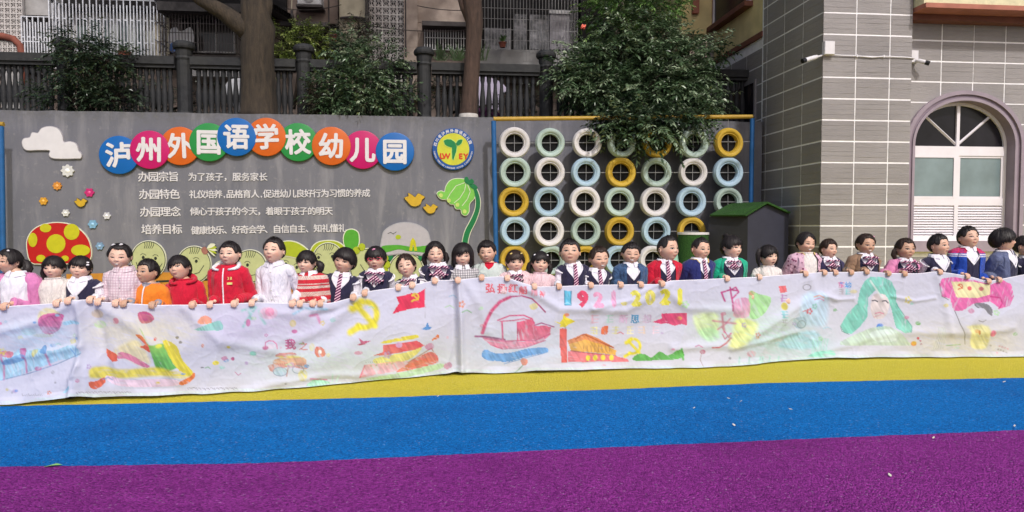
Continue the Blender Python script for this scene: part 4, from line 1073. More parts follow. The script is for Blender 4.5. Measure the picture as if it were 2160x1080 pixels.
# ================================================================ vegetation
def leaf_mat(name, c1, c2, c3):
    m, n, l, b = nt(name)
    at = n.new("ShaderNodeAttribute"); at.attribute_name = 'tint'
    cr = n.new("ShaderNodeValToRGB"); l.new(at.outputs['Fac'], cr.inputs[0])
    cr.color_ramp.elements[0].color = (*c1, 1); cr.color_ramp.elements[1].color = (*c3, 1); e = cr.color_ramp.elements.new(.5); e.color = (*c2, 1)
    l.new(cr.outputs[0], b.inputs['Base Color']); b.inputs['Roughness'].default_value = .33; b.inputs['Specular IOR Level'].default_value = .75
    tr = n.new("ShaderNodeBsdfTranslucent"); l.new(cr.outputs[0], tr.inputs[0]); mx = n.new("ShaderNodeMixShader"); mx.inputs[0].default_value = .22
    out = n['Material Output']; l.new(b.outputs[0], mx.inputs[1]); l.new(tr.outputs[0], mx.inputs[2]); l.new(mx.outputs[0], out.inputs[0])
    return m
nr = np.random.default_rng(11)
def leaves(name, pos, dirs, L, W, mat, parent, tints, droop=.25, roll=None):
    """leaf blades: 4 vertices folded along the midrib -> 2 quads (6 verts)"""
    n = len(pos); d = dirs / np.linalg.norm(dirs, axis=1)[:, None]
    up = np.tile([0, 0, 1.0], (n, 1)) + nr.normal(0, .45, (n, 3))
    s = np.cross(d, up); s /= np.maximum(np.linalg.norm(s, axis=1)[:, None], 1e-6); u = np.cross(s, d)
    L = (L * nr.uniform(.65, 1.25, n))[:, None]; W = (W * nr.uniform(.7, 1.2, n))[:, None]
    p0 = pos; pm = pos + d * L * .5 + u * L * .04; p1 = pos + d * L - np.array([0, 0, 1]) * L * droop
    a = pm + s * W * .5 - u * W * .18; b = pm - s * W * .5 - u * W * .18
    V = np.stack([p0, a, p1, b, pm], 1).reshape(-1, 3); k = np.arange(n)[:, None] * 5
    F = np.concatenate([k + np.array([[0, 1, 4]]), k + np.array([[1, 2, 4]]), k + np.array([[2, 3, 4]]), k + np.array([[3, 0, 4]])], 0)
    o = npmesh(name, V, F, mat, parent, smooth=False, off=_loc.get(parent.name, Vector()))
    at = o.data.attributes.new('tint', 'FLOAT', 'POINT'); tt = np.repeat(np.clip(tints, 0, 1), 5)
    if len(o.data.vertices) == len(tt): at.data.foreach_set('value', tt.astype(np.float32))
    return o
def sprays(blobs, ntw, per, tl, L, spread=.5, up=.25):
    """twigs starting inside ellipsoid blobs, leaves set alternately along them; returns pos, dir, twig polylines"""
    P_, D_, T_, tw = [], [], [], []
    wt = np.array([b[3] * b[4] * b[5] for b in blobs]) ** .67; wt /= wt.sum()
    for _ in range(ntw):
        b = blobs[nr.choice(len(blobs), p=wt)]; c = np.array(b[:3]); r = np.array(b[3:6])
        v = nr.normal(size=3); v /= np.linalg.norm(v); rad = nr.uniform(.25, 1) ** .5
        st = c + v * r * rad * .88; dr = v * .8 + nr.normal(0, spread, 3) + np.array([0, 0, up]); dr /= np.linalg.norm(dr)
        ln = tl * nr.uniform(.5, 1.3); tnt = nr.uniform(0.05, .62) + .35 * (rad > .8) * nr.uniform(0, 1); q = [st]; p = st.copy(); d = dr.copy()  # outer twigs tinted lighter: light on the crown put into leaf colour
        for i in range(per):
            d = d + np.array([0, 0, -.055]) + nr.normal(0, .04, 3); d /= np.linalg.norm(d); p = p + d * ln / per
            sd = np.cross(d, [0, 0, 1]); sd /= max(np.linalg.norm(sd), 1e-5)
            P_.append(p + nr.normal(0, .004, 3)); D_.append(d * .55 + sd * (1 if i % 2 else -1) + nr.normal(0, .22, 3)); T_.append(tnt + nr.normal(0, .1))
        P_.append(p); D_.append(d); T_.append(tnt + .1); tw.append((st, p))
    return np.array(P_), np.array(D_), np.array(T_), tw
def branch_mesh(name, mat, parent, base, blobs, r0, tw, sub=70):
    mb = MB()
    for b in blobs:
        c = Vector(b[:3]); m_ = Vector(base).lerp(c, .5) + Vector((rnd.uniform(-.1, .1), rnd.uniform(-.1, .1), .05)); mb.tube([base, m_, c], [r0, r0 * .6, r0 * .3], 6)
    for st, p in tw[:sub]:
        st = Vector(st); b = min(blobs, key=lambda q: (Vector(q[:3]) - st).length); mb.tube([Vector(b[:3]), st, Vector(p)], [r0 * .25, r0 * .12, .003], 4, False)
    return mb.build(name, mat, parent, smooth=True)
m_bark = None
def bark(name, c1, c2):
    m, n, l, b = nt(name); v = coords(n, l, (1, 1, .18), True)
    f = noise(n, l, v, 16, 5, .7, .4); g = noise(n, l, coords(n, l, (1, 1, 1), True), 2.5, 3)
    c = mixc(n, l, remap(n, l, f, .3, .7), c1, c2); c = mixc(n, l, remap(n, l, g, .4, .7, 0, .4), c, tuple(x * 1.5 for x in c2))
    l.new(c, b.inputs['Base Color']); b.inputs['Roughness'].default_value = .9; bumpn(n, l, b, f, 1.0, .03); return m
m_bk1 = bark('bark_olive', (.012, .009, .007), (.05, .036, .024)); m_bk2 = bark('bark_brown', (.022, .013, .01), (.075, .045, .034))
m_twig = M('twig_dark', (.03, .022, .016), .9, .3)
g_dark = leaf_mat('leaves_dark', (.007, .018, .009), (.028, .05, .026), (.1, .14, .08)); g_mid = leaf_mat('leaves_mid', (.014, .036, .016), (.075, .13, .06), (.34, .42, .28))
g_yel = leaf_mat('leaves_yellowgreen', (.08, .12, .02), (.22, .29, .06), (.45, .48, .18)); g_red = leaf_mat('leaves_reddish', (.02, .02, .015), (.05, .06, .03), (.09, .05, .04))
YS_ = YW + .62
def blob(px, py, rx, ry, Y, ryd=None):
    c = P(px, py, Y); s = (Vector((c.x, c.y, 0)).dot(Vector((FW.x, FW.y, 0)))) / 1500
    return (c.x, c.y, c.z, rx * s, (ryd or rx * .8) * s, ry * s)
def shrub(name, lb, bl, base, ntw, per, tl, L, W, mat, grp=None, cat='shrub', r0=.035, keep=None, **kw):
    t = thing(name, lb, cat, base, grp)
    p, d, ti, tw = sprays(bl, ntw, per, tl, L, **kw)
    ok = p[:, 1] < YA - 1.3
    if keep is not None: ok &= keep(p)
    p, d, ti = p[ok], d[ok], ti[ok]
    z0, z1 = p[:, 2].min(), p[:, 2].max()
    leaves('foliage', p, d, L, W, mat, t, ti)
    branch_mesh('branches', m_twig, t, base, bl, r0, tw); return t
outw = lambda p: (p[:, 1] < YR - .15) | (p[:, 1] > YR + .15)
shrub('shrub', 'dark leafy shrub by the balustrade near the left window cage', [blob(180, 150, 75, 62, YS_), blob(150, 205, 80, 35, YS_), blob(235, 210, 60, 35, YS_), blob(165, 95, 55, 30, YS_), blob(225, 130, 60, 40, YS_)],
      P(180, 238, YS_), 620, 12, .3, .075, .032, g_dark, 'shrubs on the terrace edge')
shrub('shrub', 'dark leafy shrub between the thick trunk and the slim trunk', [blob(760, 190, 85, 50, YS_), blob(700, 200, 50, 45, YS_), blob(790, 130, 60, 45, YS_), blob(735, 110, 40, 35, YS_), blob(830, 205, 45, 38, YS_), blob(760, 225, 100, 18, YS_)],
      P(750, 238, YS_), 720, 12, .3, .08, .034, g_mid, 'shrubs on the terrace edge')
shrub('shrub', 'reddish twiggy low shrub at the left foot of the middle shrub', [blob(668, 215, 28, 26, YS_ - .1), blob(655, 190, 16, 18, YS_ - .1)], P(668, 240, YS_ - .1), 60, 10, .2, .05, .02, g_red, 'shrubs on the terrace edge')
shrub('shrub', 'yellow green bush behind the post right of the thick trunk', [blob(600, 90, 42, 34, YR + 1.3), blob(585, 118, 38, 22, YR + 1.3), blob(665, 95, 40, 30, YR + 1.4), blob(645, 75, 30, 18, YR + 1.3)],
      P(620, 230, YR + 1.3), 330, 11, .28, .075, .03, g_yel, 'shrubs on the terrace edge')
shrub('shrub', 'pale dusty leaved bush below the cream pier, left of the lattice', [blob(735, 95, 45, 42, YR + 1.6), blob(760, 60, 25, 20, YR + 1.6)], P(740, 230, YR + 1.6), 200, 10, .25, .07, .028, leaf_mat('leaves_dusty', (.04, .045, .03), (.11, .11, .08), (.22, .2, .16)), 'shrubs on the terrace edge')
shrub('shrub', 'yellow green hanging plant behind the balusters left of the third post', [blob(868, 185, 22, 40, YR + .8), blob(855, 215, 18, 25, YR + .8)], P(868, 238, YR + .8), 90, 10, .3, .05, .014, g_yel, 'shrubs on the terrace edge')
shrub('shrub', 'dark undergrowth behind the balusters between left post and thick trunk', [blob(300, 190, 60, 40, YR + .9), blob(440, 210, 60, 25, YR + .9), blob(330, 215, 90, 20, YR + .9)], P(340, 238, YR + .9), 260, 10, .25, .06, .022, g_dark, 'shrubs on the terrace edge')
shrub('shrub', 'dark undergrowth behind the balusters left of the slim trunk', [blob(940, 190, 45, 45, YR + .9), blob(1100, 215, 60, 25, YR + .9)], P(950, 238, YR + .9), 200, 10, .25, .06, .022, g_dark, 'shrubs on the terrace edge')
# spiky potted plant behind the rail
t = thing('spiky_plant', 'spiky long leaved plant under the barred window', 'plant', P(955, 125, YR + 1.5)); mb = MB()
for cxp, n_ in ((965, 44), (930, 26), (1015, 14), (1210, 10)):
    for i in range(n_):
        q = P(cxp + rnd.uniform(-10, 10), 128, YR + 1.5); a = rnd.uniform(-1.4, 1.4); Ln = rnd.uniform(.25, .5); dx, dz = math.sin(a) * Ln, math.cos(a) * Ln; dy = rnd.uniform(-.15, .15)
        e = q + Vector((dx, dy, dz - .1 * abs(dx))); m_ = q.lerp(e, .5) + Vector((0, 0, .06)); w = .012
        mb.add([q + Vector((-w, 0, 0)), q + Vector((w, 0, 0)), m_ + Vector((w, 0, 0)), e, m_ + Vector((-w, 0, 0))], [(0, 1, 2, 4), (4, 2, 3)])
mb.build('spiky_leaves', M('spiky_green', (.06, .1, .04), .5, .4, 3), t)
# the big overhanging shrub
t_big = shrub('overhanging_tree', 'large glossy leafy tree hanging over the tyre frame top', [blob(1340, 70, 85, 60, YS_), blob(1300, 130, 95, 55, YS_), blob(1400, 130, 95, 55, YS_), blob(1250, 165, 75, 50, YS_ - .1), blob(1450, 170, 60, 45, YS_ - .1), blob(1355, 195, 125, 42, YS_ - .25), blob(1330, 235, 100, 26, YS_ - .35, 26), blob(1420, 235, 80, 22, YS_ - .3, 26), blob(1345, 262, 90, 24, YW - .5, 26), blob(1380, 275, 70, 22, YW - .55, 24), blob(1465, 250, 40, 20, YW - .4, 24),
      blob(1215, 165, 50, 45, YS_ - .1), blob(1275, 215, 55, 30, YS_ - .3, 30), blob(1475, 205, 50, 35, YS_ - .2), blob(1480, 120, 45, 30, YS_), blob(1330, 288, 40, 14, YW - .55, 20)],
      P(1340, 245, YS_), 2000, 12, .42, .11, .043, g_mid, None, 'tree', r0=.06, spread=.55)
g_fr = leaf_mat('leaves_bright_green', (.03, .08, .015), (.1, .2, .045), (.24, .36, .12))
p, d, ti, tw = sprays([blob(1330, 5, 100, 50, YS_ + .2), blob(1270, 45, 45, 42, YS_ + .2), blob(1395, 15, 55, 50, YS_ + .3), blob(1340, -60, 110, 60, YS_ + .3)], 620, 12, .34, .09)
leaves('top_foliage', p, d, .085, .036, g_fr, t_big, ti)  # lighter yellow-green leaves along the top of the crown
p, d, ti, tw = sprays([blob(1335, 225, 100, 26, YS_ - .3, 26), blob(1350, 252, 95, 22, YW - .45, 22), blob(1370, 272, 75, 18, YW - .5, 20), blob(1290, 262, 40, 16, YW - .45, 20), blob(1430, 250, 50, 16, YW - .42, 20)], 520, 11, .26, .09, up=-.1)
leaves('under_foliage', p, d, .095, .042, g_dark, t_big, ti * .7)  # dark leaves with lowered tints paint the shade under the crown
# a few long arching shoots with paired leaves
pp, dd, tt_ = [], [], []
shoots = [((1420, 110), (1500, 75), (1550, 62)), ((1440, 100), (1510, 88), (1545, 74)), ((1400, 150), (1450, 120), (1495, 105)), ((1380, 100), (1420, 60), (1462, 50)), ((1430, 145), (1470, 138), (1482, 140)), ((1350, 120), (1325, 60), (1300, 28)), ((1355, 130), (1372, 75), (1372, 25)),
          ((1440, 210), (1490, 205), (1530, 222)), ((1420, 190), (1480, 165), (1524, 182)), ((1220, 150), (1190, 125), (1172, 105)), ((1240, 200), (1200, 190), (1175, 210)), ((1330, 130), (1290, 100), (1250, 92)), ((1370, 160), (1400, 110), (1430, 90)), ((1240, 120), (1200, 95), (1165, 88))]
mb = MB()
for s in shoots:
    Yq = YS_ - rnd.uniform(.2, .7); a, m_, b_ = [np.array(P(x, y, Yq)) for x, y in s]; pl = []
    for i in range(26):
        u = i / 25; p = (1 - u) ** 2 * a + 2 * u * (1 - u) * (2 * m_ - (a + b_) / 2) + u * u * b_; pl.append(p); 
    for i in range(2, 25):
        d = pl[i] - pl[i - 1]; d /= np.linalg.norm(d); sd = np.cross(d, [0, -.6, .8]); sd /= np.linalg.norm(sd)
        for sg in (-1, 1): pp.append(pl[i]); dd.append(d * .5 + sd * sg + nr.normal(0, .15, 3)); tt_.append(.75 + nr.normal(0, .15))
    mb.tube([Vector(q) for q in pl[::5]], .006, 4, False)
mb.build('shoots', m_twig, t_big)
leaves('shoot_leaves', np.array(pp), np.array(dd), .09, .036, g_mid, t_big, np.array(tt_), droop=.15)
# red blossom
t = thing('red_flower', 'orange red blossom on the left side of the overhanging tree', 'flower', P(1230, 56, YS_ - .6)); mb = MB(); q = P(1230, 56, YS_ - .6)
for i in range(14):
    a = rnd.uniform(0, 6.3); r_ = rnd.uniform(.01, .05); c_ = q + Vector((math.cos(a) * r_, rnd.uniform(-.03, .03), math.sin(a) * r_ * .8))
    mb.add([c_ + Vector((-.02, 0, 0)), c_ + Vector((0, -.01, -.02)), c_ + Vector((.02, 0, .003)), c_ + Vector((0, .004, .02))], [(0, 1, 2, 3)])
mb.build('petals', M('blossom_red', (.6, .08, .04), .5, .2), t)
# street trees with crowns above the frame
def tree(lb, pts, rad, m_b, crown, ntw, mat, branches=(), white=False, grp='tall trees rising above the balustrade'):
    base = P(pts[0][0], pts[0][1], YS_ - .05); t = thing('tree', lb, 'tree', base, grp)
    mb = MB(); q = [P(x, y, YS_ - .05) for x, y in pts]; q = [q[0] + Vector((0, 0, -.08))] + q
    mb.tube(q, [rad[0] * 1.06] + rad, 18)
    for b_ in branches: mb.tube([P(x, y, YS_ - .05 + dy) for x, y, dy, r in b_], [r for x, y, dy, r in b_], 10)
    for c_ in crown: mb.tube([q[-1] - Vector((0, 0, .3)), Vector(c_[:3])], [rad[-1] * .8, .05], 8)
    # uneven bark ridges
    vs = []
    for (a, b_, c_) in mb.v:
        k = .02 * math.sin(a * 37 + c_ * 2.1) * math.cos(b_ * 41 + c_ * 1.3); vs.append((a + k, b_ + k * .6, c_))
    mb.v = vs; mb.build('trunk', m_b, t, smooth=True)
    if white:
        c_ = q[1]; mb = MB(); mb.lathe((c_.x, c_.y, c_.z - .1), [(rad[0] * 1.1, 0), (rad[0] * 1.12, .09), (rad[0] * 1.09, .115)], 18); mb.build('whitewash', M('whitewash', (.5, .48, .46), .9, .2, 10), t, smooth=True)
    p, d, ti, tw = sprays(crown, ntw, 12, .8, .16, spread=.5)
    leaves('crown', p, d, .17, .085, mat, t, ti); return t
def bw(x, y, z, rx, ry, rz): return (x, y, z, rx, ry, rz)
b1 = P(545, 237, YS_); b2 = P(1000, 240, YS_)
tree('thick olive brown tree trunk left of the middle shrub, forking above the rail', [(546, 240), (544, 180), (543, 110), (545, 60), (536, 20), (532, -60)], [.33, .30, .285, .285, .24, .2], m_bk1,
     [bw(b1.x - 1.5, b1.y - .3, 9.6, 2.6, 2.4, 1.3), bw(b1.x + 1.2, b1.y - 1.0, 10.2, 2.4, 2.4, 1.3)], 750, g_mid,
     branches=[[(540, 75, 0, .22), (505, 52, -.05, .17), (470, 25, -.1, .14), (425, 0, -.2, .12), (350, -60, -.3, .09)], [(548, 60, 0, .2), (556, 10, .1, .17), (556, -60, .2, .13)]])
tree('slim brown tree trunk with whitewashed foot right of the third post', [(988, 243), (992, 190), (996, 140), (998, 100), (1000, 50), (995, 0), (988, -60)], [.165, .15, .15, .145, .155, .17, .15], m_bk2,
     [bw(b2.x + .2, b2.y - .6, 9.8, 2.6, 2.3, 1.2), bw(b2.x + 3.0, b2.y - .4, 9.4, 2.2, 2.0, 1.2)], 700, g_mid, branches=[[(1000, 50, 0, .13), (980, 15, .05, .1), (962, -40, .1, .08)]], white=True)
# thin vine and hanging branch in front of the brown wall
# potted plants on the left sill
# ================================================================ the long cloth banner
TOPL = [(-60, 650), (0, 648), (55, 645), (120, 641), (150, 634), (190, 633), (215, 638), (245, 640), (330, 645), (440, 643), (500, 641), (540, 639), (620, 641), (700, 640), (745, 628), (780, 615), (840, 607), (880, 600), (920, 592), (960, 592), (1015, 586), (1060, 584), (1080, 590), (1110, 600), (1130, 606), (1180, 605), (1250, 602), (1330, 601), (1390, 600), (1410, 593), (1470, 591), (1530, 588), (1600, 585), (1690, 578), (1740, 575), (1800, 575), (1830, 573), (1870, 577), (1940, 578), (1975, 573), (2010, 578), (2050, 585), (2080, 594), (2110, 590), (2160, 580), (2230, 578)]
BOTL = [(-60, 856), (0, 853), (60, 848), (140, 838), (155, 833), (200, 838), (300, 833), (420, 830), (500, 826), (600, 820), (690, 811), (760, 810), (840, 803), (900, 795), (965, 785), (985, 787), (1080, 788), (1130, 780), (1300, 778), (1480, 775), (1600, 765), (1700, 757), (1760, 752), (1900, 752), (2160, 752), (2230, 752)]
_gx = [0, 500, 900, 1100, 1500, 1750, 2160]; _gy = [857, 830, 796, 788, 776, 757, 753]
_gp = [G(a, b) for a, b in zip(_gx, _gy)]
def banner_ground(px):
    """standing line of the banner on the ground for photo column px"""
    py = float(np.interp(px, _gx, _gy)); 
    if px < 0: py = 857 - px * .05
    return G(px, py)
NB, MBN = 1480, 136
Xp = np.linspace(-50, 2215, NB)
def vnoise(x, y, seed=0):
    r_ = np.random.default_rng(seed); T = r_.random((257, 257)); T[256] = T[0]; T[:, 256] = T[:, 0]; xi = np.floor(x).astype(int); yi = np.floor(y).astype(int); fx = x - xi; fy = y - yi
    fx = fx * fx * (3 - 2 * fx); fy = fy * fy * (3 - 2 * fy); xi %= 256; yi %= 256
    return (T[yi, xi] * (1 - fx) + T[yi, xi + 1] * fx) * (1 - fy) + (T[yi + 1, xi] * (1 - fx) + T[yi + 1, xi + 1] * fx) * fy
def fbm(x, y, seed=0, o=3):
    s = 0; a = .5
    for i in range(o): s = s + a * vnoise(x * 2 ** i, y * 2 ** i, seed + i); a *= .5
    return s / (1 - .5 ** o)
tp = np.interp(Xp, [p[0] for p in TOPL], [p[1] for p in TOPL]); bt = np.interp(Xp, [p[0] for p in BOTL], [p[1] for p in BOTL])
tp = np.convolve(np.pad(tp, 6, 'edge'), np.ones(13) / 13, 'valid')
T_ = np.linspace(0, 1, MBN)[:, None]
YP = tp[None, :] * (1 - T_) + bt[None, :] * T_; XP = np.tile(Xp, (MBN, 1))
YB_ = np.array([banner_ground(x).y for x in Xp]); YB_ = np.convolve(np.pad(YB_, 40, 'reflect', reflect_type='odd'), np.ones(81) / 81, 'valid')
def proj_grid(XP, YP, YY):
    F_, R_, U_ = np.array(FW), np.array(RT), np.array(UP)
    d = F_ * FPX + R_ * (XP[..., None] - 1080) + U_ * (540 - YP[..., None]); t = YY / d[..., 1]
    return d * t[..., None] + np.array([0, 0, CAM_H])
W0 = proj_grid(XP, YP, np.tile(YB_, (MBN, 1)))
def segd(pts, X=None, Y=None):
    X = XP if X is None else X; Y = YP if Y is None else Y; best = np.full(X.shape, 1e9)
    for (ax, ay), (bx, by) in zip(pts[:-1], pts[1:]):
        dx, dy = bx - ax, by - ay; L2_ = dx * dx + dy * dy + 1e-9
        u = np.clip(((X - ax) * dx + (Y - ay) * dy) / L2_, 0, 1); best = np.minimum(best, np.hypot(X - ax - u * dx, Y - ay - u * dy))
    return best
# relief of the cloth, metres towards the camera
HX = np.array(sorted([10, 122, 148, 190, 211, 246, 263, 322, 407, 445, 495, 533, 617, 634, 660, 677, 745, 770, 841, 869, 917, 966, 1016, 1070, 1127, 1179, 1246, 1309, 1351, 1394, 1470, 1533, 1601, 1698, 1738, 1794, 1826, 1872, 1906, 1980, 2017, 2038, 2081, 2106]))
D = np.zeros_like(XP); TT = np.tile(T_, (1, NB))
D += .085 * (fbm(XP / 190 + .9 * TT, TT * 1.6 + XP / 800, 3, 2) - .5) * np.clip(TT * 2.2, .15, 1)
ang = XP / 60 + (YP - 600) / 46
D += .027 * (fbm(ang * .5, (XP / 150 - (YP - 600) / 90) * .5, 9, 3) - .5) * np.clip(TT * 3, .1, 1)
gath = np.exp(-np.abs(XP[..., None] - HX[None, None, :]) / 9 ).sum(-1)
D += .010 * np.minimum(gath, 1.3) * np.exp(-TT * 5) 
rid = 1 - np.abs(2 * vnoise(XP / 95 + (YP - 600) / 300, (YP - 600) / 210 + XP / 400, 21) - 1)
D += .018 * rid ** 3 * np.clip(TT * 3, 0, 1)
def fold(pts, w, h, side=1):
    global D
    D += h * np.exp(-(segd(pts) / w) ** 2)
fold([(165, 640), (172, 720), (158, 835)], 10, .028); fold([(190, 640), (215, 700), (235, 800)], 12, -.018); fold([(966, 595), (972, 680), (975, 782)], 7, .035); fold([(955, 600), (958, 780)], 10, -.03)
fold([(985, 598), (1010, 640), (1030, 700)], 10, .012); fold([(215, 645), (300, 700), (380, 800)], 14, .02); fold([(390, 650), (470, 720), (600, 745)], 12, .016); fold([(700, 645), (640, 665), (560, 655)], 10, .012)
fold([(750, 630), (690, 690), (620, 720)], 12, .018); fold([(745, 640), (700, 660), (660, 665)], 7, -.012); fold([(1080, 590), (1180, 650), (1320, 655), (1410, 600)], 9, .02); fold([(1395, 598), (1330, 630), (1250, 650)], 7, .022); fold([(1395, 602), (1345, 625), (1290, 636)], 5, -.012)
fold([(1395, 603), (1450, 650), (1560, 655)], 9, .014); fold([(1420, 735), (1560, 725), (1690, 640)], 9, .02); fold([(1540, 735), (1620, 715), (1680, 700)], 6, .014); fold([(1710, 585), (1720, 620), (1760, 630)], 8, .013)
fold([(1735, 622), (1765, 632), (1800, 630)], 4, .01); fold([(1880, 625), (1930, 635), (1970, 628)], 4, .011); fold([(1975, 580), (1990, 630), (2000, 700)], 8, .012); fold([(2085, 595), (2070, 650), (2030, 690)], 9, .012); fold([(1740, 740), (1820, 715), (1900, 700), (2060, 702), (2130, 690)], 9, .015)
fold([(0, 700), (80, 680), (150, 640)], 10, .016); fold([(0, 760), (100, 745), (170, 730)], 8, .012); fold([(540, 815), (700, 790), (860, 790)], 8, .013); fold([(1100, 770), (1085, 700), (1130, 650)], 9, .008); fold([(150, 838), (150, 800), (165, 770)], 6, .02)
# hem ripples and a heavier lower edge curling forward
D += .012 * np.clip((TT - .93) / .07, 0, 1) * (1 + np.sin(XP / 21 + 2 * np.sin(XP / 77)))
D = np.clip(D, -.05, .085)
D += .0022 * (fbm(XP / 5, YP / 5, 40, 2) - .5) + .003 * (1 - np.abs(2 * fbm(XP / 44 + YP / 40, YP / 36 - XP / 120, 77, 2) - 1)) ** 5 + .004 * (fbm(XP / 40, YP / 40, 81, 2) - .5)
W = W0.copy(); W[..., 1] -= D
W[..., 2] = np.maximum(W[..., 2], .012)

# ---- crayon drawings: colour per vertex
BASE = np.array([.545, .55, .67]); C = np.tile(BASE, (MBN, NB, 1)).astype(float); C *= (1 + .03 * (fbm(XP / 120, YP / 60, 50) - .5))[..., None]
def hatch(a=60, f=1.0, seed=0, k=.75):
    ca, sa = math.cos(R(a)), math.sin(R(a)); u = XP * ca + YP * sa; v = -XP * sa + YP * ca
    n = vnoise(u / 26 * f, v / 2.6 * f, 60 + seed) * .65 + vnoise(u / 8, v / 3.2, 90 + seed) * .35
    return np.clip((n - (1 - k) * .8) * 2.4 + .38, 0.1, 1)
_SN = vnoise((XP * .5 + YP * .86) / 22, (-XP * .86 + YP * .5) / 2.9, 123) * .6 + vnoise(XP / 13, YP / 13, 124) * .4
def lay(mask, c, a):
    global C
    m = np.clip(mask * a * 1.5, 0, .97)[..., None]; cv = np.array(c) * (.58 + .62 * _SN)[..., None]; C = C * (1 - m) + np.clip(cv, 0, .9) * m
def inpoly(pts):
    m = np.zeros(XP.shape, bool); n = len(pts)
    for i in range(n):
        (x1, y1), (x2, y2) = pts[i], pts[(i + 1) % n]
        if y1 == y2: continue
        c = ((y1 > YP) != (y2 > YP)) & (XP < (x2 - x1) * (YP - y1) / (y2 - y1) + x1); m ^= c
    return m.astype(float)
def poly(pts, c, a=.85, h=60, k=.75, sm=True, soft=0):
    if sm: pts = smoothp(pts, 3)
    m = inpoly(pts)
    if soft: m = np.clip(m * 1.0, 0, 1); m = np.where(m > 0, np.clip(segd(pts + pts[:1]) / soft, 0, 1), 0)
    lay(m * (hatch(h, 1, int(pts[0][0]) % 17, k) if k < 1 else 1), c, a)
def line(pts, c, w=1.6, a=.85, sm=False, k=.9):
    if sm: pts = [tuple(p) for p in pts]
    d = segd(pts); m = np.clip(1.2 - d / w, 0, 1); lay(m * (hatch(30, 1, int(pts[0][0]) % 13, k) if k < 1 else 1), c, a)
def blot(x, y, rx, ry, c, a=.8, h=50, k=.75):
    q = ((XP - x) / rx) ** 2 + ((YP - y) / ry) ** 2; lay(np.clip((1.15 - q) * 2.5, 0, 1) * (hatch(h, 1, int(x) % 11, k) if k < 1 else 1), c, a)
def ring(x, y, rx, ry, c, w=1.5, a=.8): line([(x + rx * math.cos(R(t)), y + ry * math.sin(R(t))) for t in range(0, 361, 20)], c, w, a)
def btext(s, cx, cy, size, c, a=.9, bold=.02, sq=1.0, rot=0, k=.85, step=None):
    step = step or size * sq
    for i, ch in enumerate(s):
        V, T, _ = glyph(ch, 0)
        if not len(V): continue
        bd = bold * size * .8
        mx = .5 if ord(ch) > 255 else (V[:, 0].min() + V[:, 0].max()) / 2; px = (V[:, 0] - mx) * size * sq; py = -(V[:, 1] - .37) * size
        cr_, sr_ = math.cos(rot), math.sin(rot); X = cx + (i - (len(s) - 1) / 2) * step + px * cr_ - py * sr_; Y = cy + px * sr_ + py * cr_
        x0, x1, y0, y1 = X.min() - 3 - bd, X.max() + 3 + bd, Y.min() - 1, Y.max() + 1
        j = np.where((Xp >= x0) & (Xp <= x1))[0]
        if not len(j): continue
        sl = (slice(None), slice(j[0], j[-1] + 1)); gx, gy = XP[sl], YP[sl]; m = np.zeros(gx.shape)
        for t, (ox, oy) in [(t, o) for o in ((-bd, 0), (bd, 0), (0, bd), (0, -bd)) for t in T]:
            (ax, ay), (bx, by), (cx2, cy2) = [(X[q] + ox, Y[q] + oy) for q in t]; den = (by - cy2) * (ax - cx2) + (cx2 - bx) * (ay - cy2)
            if abs(den) < 1e-9: continue
            l1 = ((by - cy2) * (gx - cx2) + (cx2 - bx) * (gy - cy2)) / den; l2 = ((cy2 - ay) * (gx - cx2) + (ax - cx2) * (gy - cy2)) / den
            e = -.04; m = np.maximum(m, ((l1 >= e) & (l2 >= e) & (1 - l1 - l2 >= e)).astype(float))
        full = np.zeros(XP.shape); full[sl] = m; lay(full * (hatch(70, 1.4, i, k) if k < 1 else 1), c if not isinstance(c, list) else c[i % len(c)], a)
def hs(x, y, s, c, a=.85, k=.9, w=None):
    """hammer and sickle emblem"""
    w = w or .13 * s
    line([(x + s * math.cos(R(t)) * .52 + .0 * s, y + s * math.sin(R(t)) * .52) for t in range(-75, 120, 12)] + [(x - .2 * s, y + .5 * s)], c, w, a, k=k)
    line([(x - .2 * s, y + .5 * s), (x - .55 * s, y + .72 * s)], c, w * 1.1, a, k=k)
    line([(x - .45 * s, y - .25 * s), (x - .1 * s, y - .5 * s)], c, w * 1.5, a, k=k); line([(x - .3 * s, y - .35 * s), (x + .45 * s, y + .45 * s)], c, w, a, k=k)
PK, MG, RD, OR, YL, GN, LG, TL, BL, LB, PU, GY = (.62, .12, .32), (.5, .06, .24), (.66, .04, .07), (.72, .2, .06), (.72, .62, .06), (.12, .42, .1), (.38, .68, .32), (.25, .58, .52), (.1, .28, .62), (.35, .6, .78), (.45, .3, .6), (.2, .2, .24)
def scrib(x, y, s_, c, a=.7, seed=0):
    r_ = random.Random(seed + int(x)); 
    for q in range(3): yy = y - s_ * .4 + q * s_ * .4; line([(x - s_ * .42, yy + r_.uniform(-1, 1)), (x + s_ * .42, yy + r_.uniform(-1, 1))], c, 1.3, a)
    for q in range(2): xx = x + r_.uniform(-.35, .35) * s_; line([(xx, y - s_ * .48), (xx + r_.uniform(-2, 2), y + s_ * .48)], c, 1.4, a)
